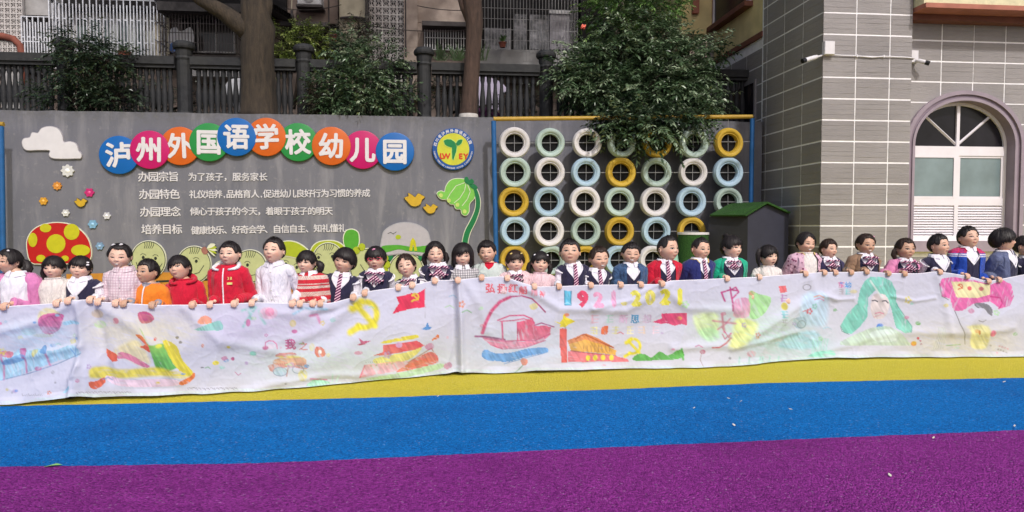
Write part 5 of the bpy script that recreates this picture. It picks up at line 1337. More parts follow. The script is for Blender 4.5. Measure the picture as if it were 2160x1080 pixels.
# far left panel
blot(105, 668, 26, 20, YL, .35, 20); poly([(82, 680), (86, 668), (98, 662), (118, 660), (134, 664), (130, 680), (122, 697), (104, 706), (88, 700)], PK, .75, 110, .8)
line([(88, 675), (110, 665), (125, 690), (100, 700)], MG, 1.4, .6); poly([(132, 680), (150, 676), (168, 679), (166, 684), (150, 684), (136, 687)], LB, .85, 10)
blot(60, 700, 16, 8, TL, .35, 10); blot(90, 708, 22, 4, YL, .3); blot(70, 700, 70, 12, (.6, .66, .82), .25, 0)
poly([(-20, 742), (0, 738), (20, 748), (40, 735), (60, 740), (80, 735), (110, 740), (150, 728), (172, 740), (165, 752), (120, 762), (60, 785), (0, 803), (-20, 800)], LB, .6, 80, .8)
for x in (-5, 45, 95): line([(x, 740), (x + 8, 770), (x + 10, 800 - x * .3)], PK, 3, .5)
poly([(0, 742), (24, 744), (20, 755), (0, 752)], RD, .5, 20); poly([(38, 738), (52, 736), (50, 755), (44, 757)], MG, .55, 80); poly([(66, 740), (80, 738), (76, 750), (68, 752)], YL, .5, 80); poly([(84, 742), (95, 727), (98, 745)], BL, .6, 80)
poly([(0, 765), (40, 748), (52, 758), (10, 772)], BL, .45, 10); line([(0, 803), (60, 788), (120, 768), (172, 745)], (.25, .35, .55), 1.3, .8); line([(148, 735), (158, 750), (162, 728)], BL, 1.2, .6)
blot(110, 729, 7, 4, BL, .4); blot(160, 714, 4, 3, BL, .4); blot(110, 786, 4, 4, GY, .3); blot(117, 807, 3, 2, GY, .4); blot(168, 801, 4, 4, PK, .5); blot(25, 828, 3, 3, GY, .3)
for i in range(13): line([(48 + i * 3.4, 830 + (i * 7 % 4)), (50 + i * 3.4, 834 - (i * 5 % 5))], GY, .8, .5)
poly([(135, 827), (146, 815), (151, 811), (150, 820), (140, 828)], LB, .8, 120)
# second panel: leaping figure with pennants
blot(205, 662, 14, 10, (.6, .45, .3), .45, 90); blot(210, 685, 14, 8, LG, .4); blot(247, 676, 7, 7, PK, .55); poly([(291, 660), (312, 658), (325, 668), (322, 678), (300, 682)], MG, .85, 20, .9)
poly([(240, 735), (260, 722), (290, 712), (310, 730), (325, 765), (300, 775), (270, 760), (245, 755)], (.7, .62, .35), .5, 30, .85, soft=8); poly([(295, 690), (305, 698), (320, 725), (345, 722), (362, 738), (370, 765), (378, 775), (345, 785), (330, 775), (322, 745), (308, 712)], GN, .75, 60, .9, soft=3)
poly([(345, 718), (375, 728), (388, 760), (408, 785), (395, 790), (372, 770)], YL, .75, 60, .85); poly([(190, 775), (215, 768), (260, 775), (330, 770), (388, 782), (410, 785), (400, 800), (340, 795), (260, 800), (205, 800), (190, 795)], YL, .6, 5, .9, soft=6)
poly([(225, 735), (250, 745), (252, 760), (240, 762), (226, 750)], (.75, .12, .08), .9, 30, .95, sm=False); poly([(288, 705), (302, 706), (316, 725), (321, 742), (308, 735), (298, 730), (310, 725), (296, 712)], RD, .85, 50, .9)
poly([(255, 742), (275, 745), (318, 770), (305, 773), (270, 756), (252, 755)], PK, .55, 25, .85); poly([(225, 792), (270, 800), (330, 798), (375, 800), (378, 812), (330, 815), (270, 815), (235, 808)], (.8, .6, .75), .6, 5, .85); blot(330, 714, 3, 4, RD, .8)
poly([(190, 805), (205, 803), (222, 795), (222, 808), (205, 820), (193, 818)], (.75, .15, .08), .85, 40, .9); poly([(380, 805), (400, 795), (410, 785), (411, 795), (398, 808), (383, 812)], OR, .7, 40); blot(388, 788, 5, 2, BL, .5)
for i in range(30): line([(165 + i * 3.8, 826 + (i * 5 % 5)), (168 + i * 3.8, 830 - (i * 7 % 5))], GY, .8, .6)
for i in range(28): line([(395 + i * 3.8, 818 + (i * 5 % 5)), (398 + i * 3.8, 822 - (i * 3 % 5))], GY, .8, .6)
poly([(419, 680), (424, 670), (434, 665), (446, 670), (448, 680), (430, 682)], (.75, .3, .2), .75, 60); poly([(412, 695), (430, 687), (448, 680), (466, 676), (472, 694), (440, 696)], TL, .85, 5, .9); blot(376, 711, 4, 3, GY, .7); blot(383, 721, 4, 3, GY, .7); blot(430, 728, 3, 4, OR, .5)
blot(456, 765, 7, 5, YL, .7); blot(427, 775, 3, 2, GY, .6); blot(491, 757, 4, 4, MG, .6); blot(484, 731, 4, 3, YL, .6); blot(535, 745, 8, 5, TL, .7); blot(520, 766, 4, 4, PU, .5); line([(495, 785), (502, 792), (508, 788)], MG, 1, .6)
# third panel
for pts, c in (([(512, 655), (525, 650), (530, 672)], TL), ([(530, 650), (540, 648), (520, 678), (515, 688)], TL), ([(548, 655), (552, 670), (560, 682)], TL), ([(620, 662), (640, 650), (690, 652)], LB)): line(pts, c, 4, .55, k=.7)
blot(525, 680, 5, 8, PK, .55); blot(567, 660, 20, 13, (.8, .5, .62), .5); blot(570, 658, 10, 9, (.8, .25, .4), .5); blot(618, 682, 7, 8, YL, .5); line([(655, 666), (668, 664), (675, 680)], PK, 4, .5)
line([(561, 734), (561, 722), (568, 718), (577, 719), (584, 725), (586, 735)], PK, 1.4, .8); blot(573, 730, 9, 5, (.8, .6, .72), .4); blot(593, 733, 2.5, 2.5, PK, .8); btext('我', 613, 726, 23, MG, .85, .05); btext('之', 640, 730, 19, (.6, .15, .2), .8, .03)
poly([(664, 738), (670, 730), (680, 732), (686, 738), (688, 747), (678, 752), (668, 750)], (.7, .15, .12), .75, 60); blot(676, 741, 4, 4, (.85, .8, .8), .8, k=1); blot(658, 732, 6, 8, YL, .3)
poly([(582, 752), (590, 744), (618, 743), (626, 748), (614, 752)], (.6, .2, .25), .8, 5); poly([(575, 765), (590, 755), (640, 753), (645, 768), (610, 774)], (.65, .3, .22), .65, 8); blot(610, 752, 26, 3, YL, .4)
poly([(568, 778), (572, 768), (640, 765), (650, 770), (645, 778), (610, 772), (580, 785)], (.6, .2, .2), .6, 70); blot(592, 783, 14, 8, (.4, .55, .68), .6); ring(592, 783, 15, 9, (.25, .3, .45), 1.1); ring(630, 778, 12, 8, (.25, .3, .45), 1.1); blot(648, 771, 6, 4, BL, .7); blot(640, 790, 10, 12, YL, .45); line([(606, 792), (609, 775)], (.4, .2, .2), 1.6, .7)
for i in range(12): line([(586 + i * 5, 766), (588 + i * 5, 770)], (.45, .1, .15), 1, .6)
poly([(648, 812), (662, 800), (676, 796), (690, 803), (698, 806), (680, 812)], (.35, .68, .55), .8, 70); line([(657, 797), (690, 800)], PK, 2, .6); line([(702, 805), (703, 788)], (.5, .78, .72), 2, .5); line([(710, 804), (716, 790)], (.5, .78, .72), 2, .5); blot(605, 808, 3, 2, GY, .6)
hs(768, 663, 52, (.74, .66, .05), .9, .95, 7.5)
poly([(836, 626), (850, 624), (868, 618), (882, 618), (898, 608), (896, 640), (898, 648), (875, 650), (850, 655), (828, 662), (836, 648), (842, 640)], (.7, .03, .09), .93, 20, .97, sm=False); hs(876, 626, 13, (.75, .55, .08), .9, 1, 1.8); line([(897, 606), (897, 670)], (.5, .5, .6), 1.2, .6)
poly([(889, 694), (898, 688), (902, 678), (905, 688), (911, 690), (908, 694), (900, 696)], BL, .85, 50, .95, sm=False); poly([(910, 718), (918, 710), (924, 705), (927, 712), (918, 716)], OR, .8, 30); poly([(754, 726), (762, 722), (758, 712), (766, 718), (782, 718), (772, 724), (760, 728)], (.5, .08, .2), .85, 20, .95, sm=False); blot(757, 743, 9, 4, PK, .5)
poly([(806, 720), (840, 712), (876, 705), (882, 712), (850, 718), (808, 724)], YL, .7, 5, .85); poly([(785, 750), (808, 742), (808, 727), (845, 723), (880, 718), (895, 728), (885, 735), (850, 742), (815, 748)], (.72, .08, .12), .8, 8, .9, sm=False); blot(842, 727, 7, 6, (.65, .35, .6), .8); poly([(792, 755), (860, 742), (890, 733), (870, 755), (840, 765), (795, 767)], (.78, .68, .2), .75, 10, .9)
line([(860, 765), (910, 735), (914, 742)], (.4, .15, .1), 1.2, .8); poly([(855, 770), (908, 742), (925, 760), (900, 765), (870, 775)], (.68, .12, .14), .7, 30, .85); poly([(770, 772), (776, 768), (832, 763), (860, 762), (845, 780), (790, 790), (760, 795)], (.82, .3, .42), .5, 60, .7); line([(770, 770), (760, 795)], (.75, .15, .3), 1.8, .8); poly([(835, 785), (870, 765), (910, 755), (925, 765), (880, 778)], (.7, .12, .1), .6, 20, .85)
poly([(775, 798), (850, 785), (930, 768), (928, 780), (860, 795), (790, 802)], (.45, .65, .4), .6, 5, .85); 
for i in range(5): blot(783 + i * 11, 771 - i, 2.2, 2, (.4, .35, .2), .6)
for i in range(8): blot(773 + i * 4.5, 763, 1, 1, GY, .6)
blot(944, 712, 3, 3, (.7, .3, .35), .3)
# red boat panel
for i, (ch, x, y, s, a) in enumerate([('弘', 1034, 608, 21, .8), ('扬', 1059, 609, 21, .8), ('红', 1082, 608, 20, .75), ('船', 1103, 612, 18, .6), ('精', 1126, 617, 15, .4), ('神', 1144, 620, 14, .6)]): btext(ch, x, y, s, (.68, .12, .16), a, .045)
BR = (.58, .08, .2)
arc = [(1017, 703), (1024, 680), (1036, 656), (1054, 636), (1075, 626), (1100, 624), (1122, 630), (1138, 645), (1150, 658)]
for o_, w_, a_ in ((0, 3.8, .75), (2.5, 2.2, .6)): line([(x + o_, y + o_ * .6) for x, y in arc[:5]], BR, w_, a_, k=.85)
line(arc[4:], (.4, .06, .18), 2.0, .85); line([(1003, 710), (1025, 711), (1065, 717)], (.28, .05, .15), 2.6, .9); line([(1050, 676), (1075, 666), (1105, 665), (1122, 672), (1127, 683)], BR, 1.8, .85); line([(1055, 678), (1085, 676), (1105, 672), (1127, 680)], BR, 1.4, .8)
poly([(1090, 680), (1120, 672), (1128, 688), (1150, 686), (1162, 690), (1158, 708), (1140, 715), (1092, 720)], (.68, .12, .22), .75, 80, .8, sm=False); line([(1059, 680), (1061, 718)], BR, 2.2, .85); line([(1091, 680), (1092, 720)], BR, 1.6, .8)
poly([(1020, 716), (1050, 718), (1100, 722), (1150, 712), (1160, 692), (1160, 706), (1145, 720), (1110, 732), (1050, 736), (1035, 728)], (.72, .2, .32), .75, 8, .8, sm=False); line([(1128, 686), (1142, 681), (1168, 689)], (.35, .06, .2), 1.6, .85); line([(1020, 714), (1065, 720), (1130, 718), (1160, 704)], BR, 1.8, .85); line([(1035, 728), (1060, 737), (1110, 733), (1150, 718)], BR, 1.3, .8)
poly([(1016, 752), (1024, 738), (1045, 746), (1080, 744), (1110, 736), (1150, 733), (1155, 742), (1128, 748), (1100, 756), (1070, 764), (1045, 762), (1030, 762)], (.12, .3, .68), .85, 5, .85); line([(1064, 768), (1100, 758), (1156, 742)], (.12, .28, .6), 1.1, .7)
poly([(1098, 760), (1104, 756), (1113, 760), (1110, 770), (1102, 770)], (.6, .22, .15), .75, 60); line([(1103, 770), (1094, 780), (1083, 789)], (.15, .3, .2), 1.2, .8)
# 1921-2021
poly([(1191, 613), (1204, 614), (1205, 643), (1191, 643)], (.12, .5, .72), .9, 90, .97, sm=False); line([(1191, 613), (1191, 643), (1204, 643), (1205, 614)], (.03, .2, .35), 1.2, .9)
btext('9', 1229, 629, 42, (.72, .06, .14), .9, .09, k=.97); btext('2', 1261, 631, 40, (.75, .3, .48), .6, .08); btext('1', 1294, 629, 40, (.75, .35, .55), .6, .08); btext('-', 1315, 634, 36, (.75, .66, .1), .55, .08)
btext('2', 1340, 628, 40, (.75, .7, .1), .8, .1); btext('0', 1370, 626, 38, (.74, .68, .15), .65, .1); btext('2', 1402, 625, 42, (.72, .66, .06), .85, .1); btext('1', 1434, 625, 42, (.74, .7, .08), .85, .1)
scrib(1254, 673, 18, (.65, .4, .5), .6); scrib(1286, 673, 17, (.4, .66, .6), .6)
for ch, x, c, a in (('新', 1315, (.6, .42, .62), .65), ('思', 1340, (.08, .3, .55), .95), ('想', 1366, (.6, .45, .66), .55)): btext(ch, x, 673, 20, c, a, .03)
for x, c, a in ((1253, (.75, .72, .3), .6), (1299, (.75, .72, .3), .5), (1330, (.75, .7, .35), .5), (1355, (.78, .6, .5), .55), (1385, (.72, .55, .65), .6)): scrib(x, 697, 16, c, a)
poly([(1270, 690), (1283, 688), (1281, 705), (1268, 704)], (.72, .16, .06), .85, 60)
poly([(1180, 680), (1186, 672), (1188, 660), (1194, 669), (1202, 672), (1214, 678), (1200, 684), (1192, 690), (1180, 690), (1182, 684), (1166, 676)], (.74, .64, .04), .9, 40, .95, sm=False); poly([(1181, 694), (1195, 690), (1196, 764), (1184, 764), (1181, 730)], (.68, .1, .08), .9, 80, .95, sm=False)
poly([(1197, 718), (1214, 712), (1228, 705), (1238, 704), (1262, 714), (1296, 733), (1270, 731), (1228, 720), (1200, 726)], (.66, .25, .1), .85, 15, .9, sm=False); poly([(1200, 726), (1235, 716), (1285, 732), (1301, 740), (1300, 750), (1240, 742), (1204, 740)], (.74, .42, .1), .85, 8, .9, sm=False); line([(1214, 716), (1232, 705), (1296, 735)], (.45, .1, .05), 1.3, .85); line([(1204, 740), (1300, 752)], (.4, .1, .1), 2, .8)
poly([(1197, 740), (1240, 745), (1300, 752), (1325, 758), (1328, 764), (1197, 763)], (.74, .2, .24), .8, 5, .85, sm=False)
for i, x in enumerate((1240, 1256, 1273, 1291)): blot(x, 755, 5, 6, (.76, .7, .1), .9 - i * .08, 60, .95)
for i in range(8): line([(1230 + i * 8, 729), (1231 + i * 8, 742)], (.35, .15, .1), 1.1, .5)
hs(1336, 731, 30, (.74, .66, .05), .9, .95, 3.6)
poly([(1335, 760), (1345, 748), (1362, 748), (1375, 755), (1392, 742), (1410, 750), (1428, 738), (1440, 740), (1443, 752), (1425, 758), (1390, 760), (1360, 762)], GN, .8, 40, .85); line([(1437, 736), (1441, 758)], GN, 3, .8); blot(1274, 771, 5, 2, (.7, .3, .4), .4)
poly([(1378, 680), (1398, 672), (1396, 662), (1450, 660), (1450, 687), (1440, 684), (1425, 688), (1410, 683), (1395, 684)], (.66, .06, .18), .88, 15, .92, sm=False); blot(1435, 672, 6, 4, (.72, .4, .15), .5)
# dream panel
poly([(1462, 662), (1500, 656), (1520, 665), (1520, 700), (1500, 715), (1480, 712), (1465, 692)], (.68, .8, .4), .55, 20, .85, soft=8); poly([(1470, 695), (1510, 690), (1520, 715), (1490, 722)], (.45, .75, .45), .5, 10, .8, soft=6)
poly([(1580, 615), (1600, 620), (1626, 628), (1620, 650), (1600, 670), (1580, 668)], LG, .7, 55, .85); poly([(1550, 668), (1590, 672), (1600, 690), (1570, 730), (1530, 735), (1540, 700)], (.76, .76, .25), .6, 30, .9, soft=8); poly([(1550, 632), (1578, 630), (1580, 665), (1560, 670), (1545, 665)], (.72, .3, .5), .55, 80, .75)
line([(1522, 617), (1540, 611), (1556, 613)], MG, 2.2, .85); line([(1522, 617), (1529, 635)], MG, 2.4, .85); line([(1540, 606), (1545, 640), (1544, 655)], MG, 2.2, .85); line([(1540, 612), (1552, 606), (1558, 616), (1544, 630)], MG, 2, .85)
line([(1505, 677), (1550, 682)], PK, 3, .6); line([(1523, 662), (1528, 700)], PK, 3.2, .65); line([(1515, 695), (1530, 684), (1540, 672)], PK, 2.4, .6); line([(1523, 690), (1536, 712), (1541, 702), (1528, 715), (1524, 705)], MG, 1.6, .75); line([(1501, 733), (1515, 732), (1530, 722), (1540, 712)], (.5, .1, .15), 1.9, .8)
line([(1482, 775), (1476, 758), (1480, 745)], (.4, .3, .35), 1, .7); blot(1482, 742, 6, 5, (.4, .12, .2), .6); blot(1582, 745, 10, 7, (.75, .35, .5), .6, 60, .6); blot(1536, 754, 3, 3, GY, .5)
for x in (1554, 1575, 1598, 1604, 1620, 1640): line([(x, 765), (x + 3, 752)], TL, 2.2, .45)
poly([(1643, 604), (1658, 602), (1661, 616), (1646, 618)], (.75, .16, .18), .85, 30, .95, sm=False); scrib(1654, 629, 15, (.55, .3, .6), .8); blot(1654, 646, 7, 8, (.65, .55, .1), .85, 60, .85); scrib(1652, 663, 14, (.25, .55, .65), .8); scrib(1651, 680, 13, (.4, .4, .45), .6)
poly([(1690, 620), (1735, 612), (1752, 640), (1745, 690), (1710, 692), (1680, 680)], (.5, .66, .84), .6, 80, .95, soft=10); poly([(1640, 735), (1660, 705), (1720, 695), (1735, 720), (1715, 738)], (.42, .62, .8), .6, 10, .85, soft=6); poly([(1672, 672), (1695, 668), (1702, 685), (1690, 694), (1674, 688)], (.35, .45, .6), .55, 40); ring(1690, 684, 9, 8, GY, 1, .6); ring(1702, 606, 8, 6, GY, 1, .6)
for i in range(6): line([(1712 + i * 5, 745), (1716 + i * 6, 715)], (.4, .7, .68), 2, .45)
poly([(1700, 752), (1720, 742), (1750, 738), (1758, 748), (1730, 752)], (.3, .72, .6), .65, 10)
# teal haired portrait
for x, y, c in ((1775, 615, (.45, .42, .5)), (1788, 615, (.3, .6, .66))): scrib(x, y, 11, c, .7)
for ch, x, y, c in (('东', 1774, 601, (.6, .2, .4)), ('幼', 1788, 601, (.12, .35, .75))): btext(ch, x, y, 14, c, .85, .035)
blot(1800, 615, 8, 4, YL, .3)
poly([(1823, 592), (1835, 584), (1860, 584), (1878, 592), (1889, 612), (1890, 635), (1905, 665), (1922, 688), (1918, 700), (1905, 702), (1890, 692), (1880, 650), (1872, 630), (1845, 612), (1830, 628), (1828, 668), (1812, 690), (1795, 704), (1780, 702), (1773, 688), (1788, 662), (1808, 640), (1814, 610)], (.22, .6, .52), .72, 100, .9, sm=False)
poly([(1835, 640), (1842, 620), (1866, 622), (1876, 640), (1872, 660), (1862, 672), (1846, 672), (1837, 660)], (.76, .68, .72), .7, 0, 1); line([(1835, 592), (1850, 615), (1860, 628)], (.75, .85, .85), 2.4, .6)
line([(1838, 634), (1844, 633), (1850, 636)], (.05, .06, .1), 1.5, .9); line([(1861, 635), (1868, 634), (1873, 639)], (.05, .06, .1), 1.5, .9); line([(1846, 661), (1856, 659), (1864, 662)], (.75, .25, .4), 1.4, .75); line([(1843, 669), (1858, 664)], (.72, .35, .45), 1.2, .6)
blot(1856, 690, 8, 8, (.1, .25, .68), .8, 40, .8); poly([(1768, 726), (1800, 706), (1835, 692), (1880, 690), (1915, 722), (1910, 728), (1840, 727)], (.5, .66, .5), .5, 10, .95); poly([(1835, 700), (1880, 695), (1890, 715), (1860, 722), (1838, 715)], (.68, .8, .78), .5, 10, .95); line([(1773, 688), (1776, 699), (1790, 705)], (.15, .3, .3), 1, .7); line([(1890, 640), (1905, 662), (1922, 688), (1917, 701)], (.1, .35, .32), 1, .7)
blot(1924, 724, 6, 5, (.74, .28, .08), .85); blot(1933, 713, 3, 3, (.6, .1, .15), .7); blot(1938, 718, 2.5, 2, (.4, .1, .3), .7); blot(1939, 725, 2.5, 2, (.4, .1, .3), .7)
# cap portrait
poly([(1979, 600), (1985, 588), (2010, 584), (2060, 592), (2090, 600), (2115, 590), (2132, 600), (2136, 625), (2125, 645), (2105, 650), (2085, 635), (2050, 640), (2025, 655), (2008, 655), (2002, 630), (1984, 625)], (.72, .14, .4), .75, 110, .72, sm=False)
poly([(2006, 594), (2050, 594), (2085, 600), (2086, 620), (2060, 628), (2015, 627)], (.76, .72, .42), .95, 0, 1, sm=False); hs(2024, 604, 9, (.6, .1, .05), .9, 1, 1.2); blot(2043, 608, 5, 4.5, (.62, .12, .14), .85, 50, 1); blot(2068, 609, 5, 4.5, (.55, .15, .18), .8, 50, 1)
line([(2086, 625), (2108, 628), (2110, 640), (2102, 650)], (.6, .05, .25), 2, .7); line([(1979, 598), (1984, 625), (1998, 632)], GY, 1.1, .7); line([(2010, 655), (2018, 680), (2028, 705), (2032, 725)], GY, 1.2, .7)
poly([(2052, 640), (2065, 638), (2080, 642), (2088, 652), (2086, 665), (2078, 660), (2070, 650), (2056, 648)], (.2, .2, .24), .8, 30, .8); line([(2057, 675), (2066, 678), (2073, 674)], GY, 1.1, .7)
poly([(2030, 685), (2080, 685), (2080, 733), (2045, 735), (2038, 700)], (.74, .72, .4), .65, 30, .95, soft=5); blot(2059, 700, 2.2, 5, (.5, .2, .1), .85); blot(2087, 702, 6, 7, (.72, .15, .35), .8, 60); 
for i in range(5): line([(1965 + i * 5, 735), (1972 + i * 4, 712), (1975 + i * 3, 690)], (.4, .5, .52), .9, .45)
line([(1992, 728), (2022, 726)], GN, 1.4, .5); blot(2015, 733, 6, 2.5, (.4, .6, .7), .5)
for i in range(10): blot(2085 + (i * 37 % 40), 728 + (i * 23 % 16), 2.5, 2, (.6, .25, .4) if i % 2 else GY, .45)
# more small crayon marks, letters of nobody and flowers between the drawings
_rk = np.random.default_rng(5); _cols = [PK, MG, OR, YL, GN, LG, TL, BL, LB, PU, RD]
for i in range(95):
    x = _rk.uniform(0, 2150); u = _rk.uniform(.12, .93); y = float(np.interp(x, Xp, tp) * (1 - u) + np.interp(x, Xp, bt) * u)
    if 1000 < x < 1460 and _rk.random() < .75: continue
    if 1790 < x < 1900: continue
    c = _cols[_rk.integers(len(_cols))]; t = _rk.integers(4); s_ = _rk.uniform(3, 7)
    if t == 0: blot(x, y, s_, s_ * .7, c, _rk.uniform(.25, .6), _rk.uniform(0, 180))
    elif t == 1: line([(x, y), (x + s_ * 1.6, y - s_ * .6), (x + s_ * 3, y + s_ * .3)], c, 1.5, .5)
    elif t == 2:
        for q in range(5): blot(x + s_ * .8 * math.cos(q * 1.26), y + s_ * .8 * math.sin(q * 1.26), s_ * .45, s_ * .45, c, .5)
    else: poly([(x, y), (x + s_ * 2, y - s_), (x + s_ * 3, y + s_ * .5), (x + s_, y + s_ * 1.3)], c, .4, _rk.uniform(0, 180), .8)
for x0, x1, y0, c, a in ((0, 160, 715, LB, .16), (180, 420, 700, YL, .14), (430, 700, 690, PU, .10), (500, 960, 760, LG, .10), (1460, 1700, 690, LG, .14), (1560, 1760, 730, TL, .16), (1900, 2150, 720, YL, .1), (980, 1200, 735, LB, .1)):
    lay(np.exp(-(((XP - (x0 + x1) / 2) / ((x1 - x0) / 2)) ** 4) - ((YP - y0) / 38) ** 2) * hatch(15, 1, int(x0) % 9, .7), c, a * 1.5)
# faint wash along the foot
lay((TT > .965) * hatch(5, 1, 5, .6), (.55, .78, .72), .25)
C = np.clip(C, 0, 1)
bn = thing('banner', 'long white cloth banner covered with crayon drawings, held up by the row of children', 'banner', tuple(banner_ground(1080)))
idx = np.arange(MBN * NB).reshape(MBN, NB); F4 = np.stack([idx[:-1, :-1], idx[1:, :-1], idx[1:, 1:], idx[:-1, 1:]], -1).reshape(-1, 4)
m, n, l, b = nt('banner_cloth'); at = n.new("ShaderNodeAttribute"); at.attribute_name = 'paint'; l.new(at.outputs['Color'], b.inputs['Base Color']); b.inputs['Roughness'].default_value = .75; b.inputs['Specular IOR Level'].default_value = .25
v = coords(n, l, (1, 1, 1), True); bumpn(n, l, b, noise(n, l, v, 300, 2), .12, .001)
tr = n.new("ShaderNodeBsdfTranslucent"); l.new(at.outputs['Color'], tr.inputs[0]); mx = n.new("ShaderNodeMixShader"); mx.inputs[0].default_value = .12; l.new(b.outputs[0], mx.inputs[1]); l.new(tr.outputs[0], mx.inputs[2]); l.new(mx.outputs[0], n['Material Output'].inputs[0])
bo = npmesh('cloth_sheet', W.reshape(-1, 3), F4, m, bn, off=_loc[bn.name])
ca = bo.data.color_attributes.new('paint', 'FLOAT_COLOR', 'POINT'); CC = np.concatenate([C.reshape(-1, 3), np.ones((MBN * NB, 1))], 1).astype(np.float32); ca.data.foreach_set('color', CC.ravel())
# hem rolled over the top edge
def banner_at(px, t=0.0):
    j = (px - Xp[0]) / (Xp[-1] - Xp[0]) * (NB - 1); j = min(max(j, 0), NB - 1.001); i0 = int(j); u = j - i0; r_ = t * (MBN - 1); k = int(min(r_, MBN - 1))
    return Vector(W[k, i0] * (1 - u) + W[k, min(i0 + 1, NB - 1)] * u)
mb = MB(); mb.tube([Vector(W[0, j]) + Vector((0, .004, .001)) for j in range(0, NB, 4)], .0045, 6); mb.build('top_hem', M('hem_cloth', (.72, .7, .77), .8, .04), bn, smooth=True)
# ================================================================ the children
def skin_mat(name, c):
    m, n, l, b = nt(name); v = coords(n, l)
    f = noise(n, l, v, 14, 3); c2 = (min(1, c[0] * 1.05), c[1] * .86, c[2] * .82)
    cc = mixc(n, l, remap(n, l, f, .35, .7, 0, .4), c, c2)
    at = n.new("ShaderNodeAttribute"); at.attribute_name = 'blush'
    cc = mixc(n, l, mathn(n, l, 'MULTIPLY', at.outputs['Fac'], .38), cc, (c[0] * .95, c[1] * .55, c[2] * .5))
    l.new(cc, b.inputs['Base Color']); b.inputs['Roughness'].default_value = .5; b.inputs['Specular IOR Level'].default_value = .35
    b.inputs['Subsurface Weight'].default_value = .12; b.inputs['Subsurface Radius'].default_value = (1, .35, .2); b.inputs['Subsurface Scale'].default_value = .006
    return m
SK = [skin_mat('skin_fair', (.68, .455, .345)), skin_mat('skin_warm', (.6, .385, .28)), skin_mat('skin_tan', (.5, .31, .21))]
def hair_mat(name, c):
    m, n, l, b = nt(name); v = coords(n, l, (1, 1, .25)); f = noise(n, l, v, 160, 3, .6)
    l.new(mixc(n, l, f, tuple(x * .5 for x in c), tuple(x * 1.8 for x in c)), b.inputs['Base Color'])
    b.inputs['Roughness'].default_value = .5; b.inputs['Specular IOR Level'].default_value = .35; b.inputs['Anisotropic'].default_value = .4
    bumpn(n, l, b, f, .5, .004); return m
H_BLK = hair_mat('hair_black', (.016, .012, .012)); H_BRN = hair_mat('hair_dark_brown', (.03, .017, .012))
m_lip = M('lips', (.56, .24, .2), .45, .1, bump=0); m_mouth = M('mouth_dark', (.12, .03, .03), .5, bump=0); m_teeth = M('teeth', (.7, .66, .6), .3, bump=0); m_eyew = M('eye_white', (.55, .5, .48), .3, bump=0); m_iris = M('iris_dark', (.012, .008, .007), .15, bump=0, spec=.6); m_lid = M('lid_line', (.06, .03, .025), .6, bump=0); m_browm = M('brow_hair', (.05, .03, .025), .7, bump=0)
def cmat(name, c, var=.08, scale=18, bump=.25, rough=.85, wave=None, c2=None, **k):
    """cloth; wave = stripes / plaid / knit bands / flowers"""
    if name in _mats: return _mats[name]
    m, n, l, b = nt(name); v = coords(n, l); f = noise(n, l, v, scale, 3)
    cc = mixc(n, l, remap(n, l, f, .3, .7), tuple(x * (1 - var) for x in c), tuple(min(1, x * (1 + var)) for x in c))
    if wave == 'diag':
        for (rot, sc, cl, th) in ((R(38), 17, c2[0], .42), (R(38), 17, c2[1], .82)):
            mp = n.new("ShaderNodeMapping"); t = n.new("ShaderNodeTexCoord"); l.new(t.outputs['Object'], mp.inputs[0]); mp.inputs['Rotation'].default_value = (0, rot, 0)
            w = n.new("ShaderNodeTexWave"); w.inputs['Scale'].default_value = sc; w.bands_direction = 'Z'; l.new(mp.outputs[0], w.inputs[0]); cc = mixc(n, l, mathn(n, l, 'GREATER_THAN', w.outputs['Fac'], th), cc, cl)
    if wave == 'plaid':
        for ax, sc in (('X', 16), ('Z', 16)):
            w = n.new("ShaderNodeTexWave"); w.inputs['Scale'].default_value = sc; w.bands_direction = ax; l.new(v, w.inputs[0]); cc = mixc(n, l, mathn(n, l, 'MULTIPLY', mathn(n, l, 'GREATER_THAN', w.outputs['Fac'], .62), .62), cc, c2)
    if wave == 'band':
        s = n.new("ShaderNodeSeparateXYZ"); l.new(v, s.inputs[0])
        for z0, z1, cl in c2:
            a = mathn(n, l, 'GREATER_THAN', s.outputs[2], z0); d = mathn(n, l, 'LESS_THAN', s.outputs[2], z1); mk = mathn(n, l, 'MULTIPLY', a, d)
            vo = n.new("ShaderNodeTexChecker"); vo.inputs['Scale'].default_value = 120; l.new(v, vo.inputs[0]); mk = mathn(n, l, 'MULTIPLY', mk, remap(n, l, vo.outputs['Fac'], 0, 1, .55, 1)); cc = mixc(n, l, mk, cc, cl)
    if wave == 'flower':
        vo = n.new("ShaderNodeTexVoronoi"); vo.inputs['Scale'].default_value = 28; l.new(v, vo.inputs[0]); cc = mixc(n, l, mathn(n, l, 'LESS_THAN', vo.outputs['Distance'], .28), cc, c2)
    l.new(cc, b.inputs['Base Color']); b.inputs['Roughness'].default_value = rough; b.inputs['Specular IOR Level'].default_value = .2; b.inputs['Sheen Weight'].default_value = .15
    fo = noise(n, l, coords(n, l, (1, 1, .45)), 13, 3, .5, 1.2); bumpn(n, l, b, mathn(n, l, 'ADD', mathn(n, l, 'MULTIPLY', fo, 3.0), mathn(n, l, 'MULTIPLY', noise(n, l, v, 350, 2), .25)), min(1, bump + .45), .012); _mats[name] = m; return m
C_WH = cmat('cloth_shirt_white', (.72, .7, .77)); C_NV = cmat('knit_navy', (.022, .02, .05)); C_TR = cmat('trim_white', (.72, .7, .74)); C_TIE = cmat('tie_striped', (.04, .02, .07), wave='diag', c2=((.5, .03, .13), (.72, .62, .68)), bump=.1)
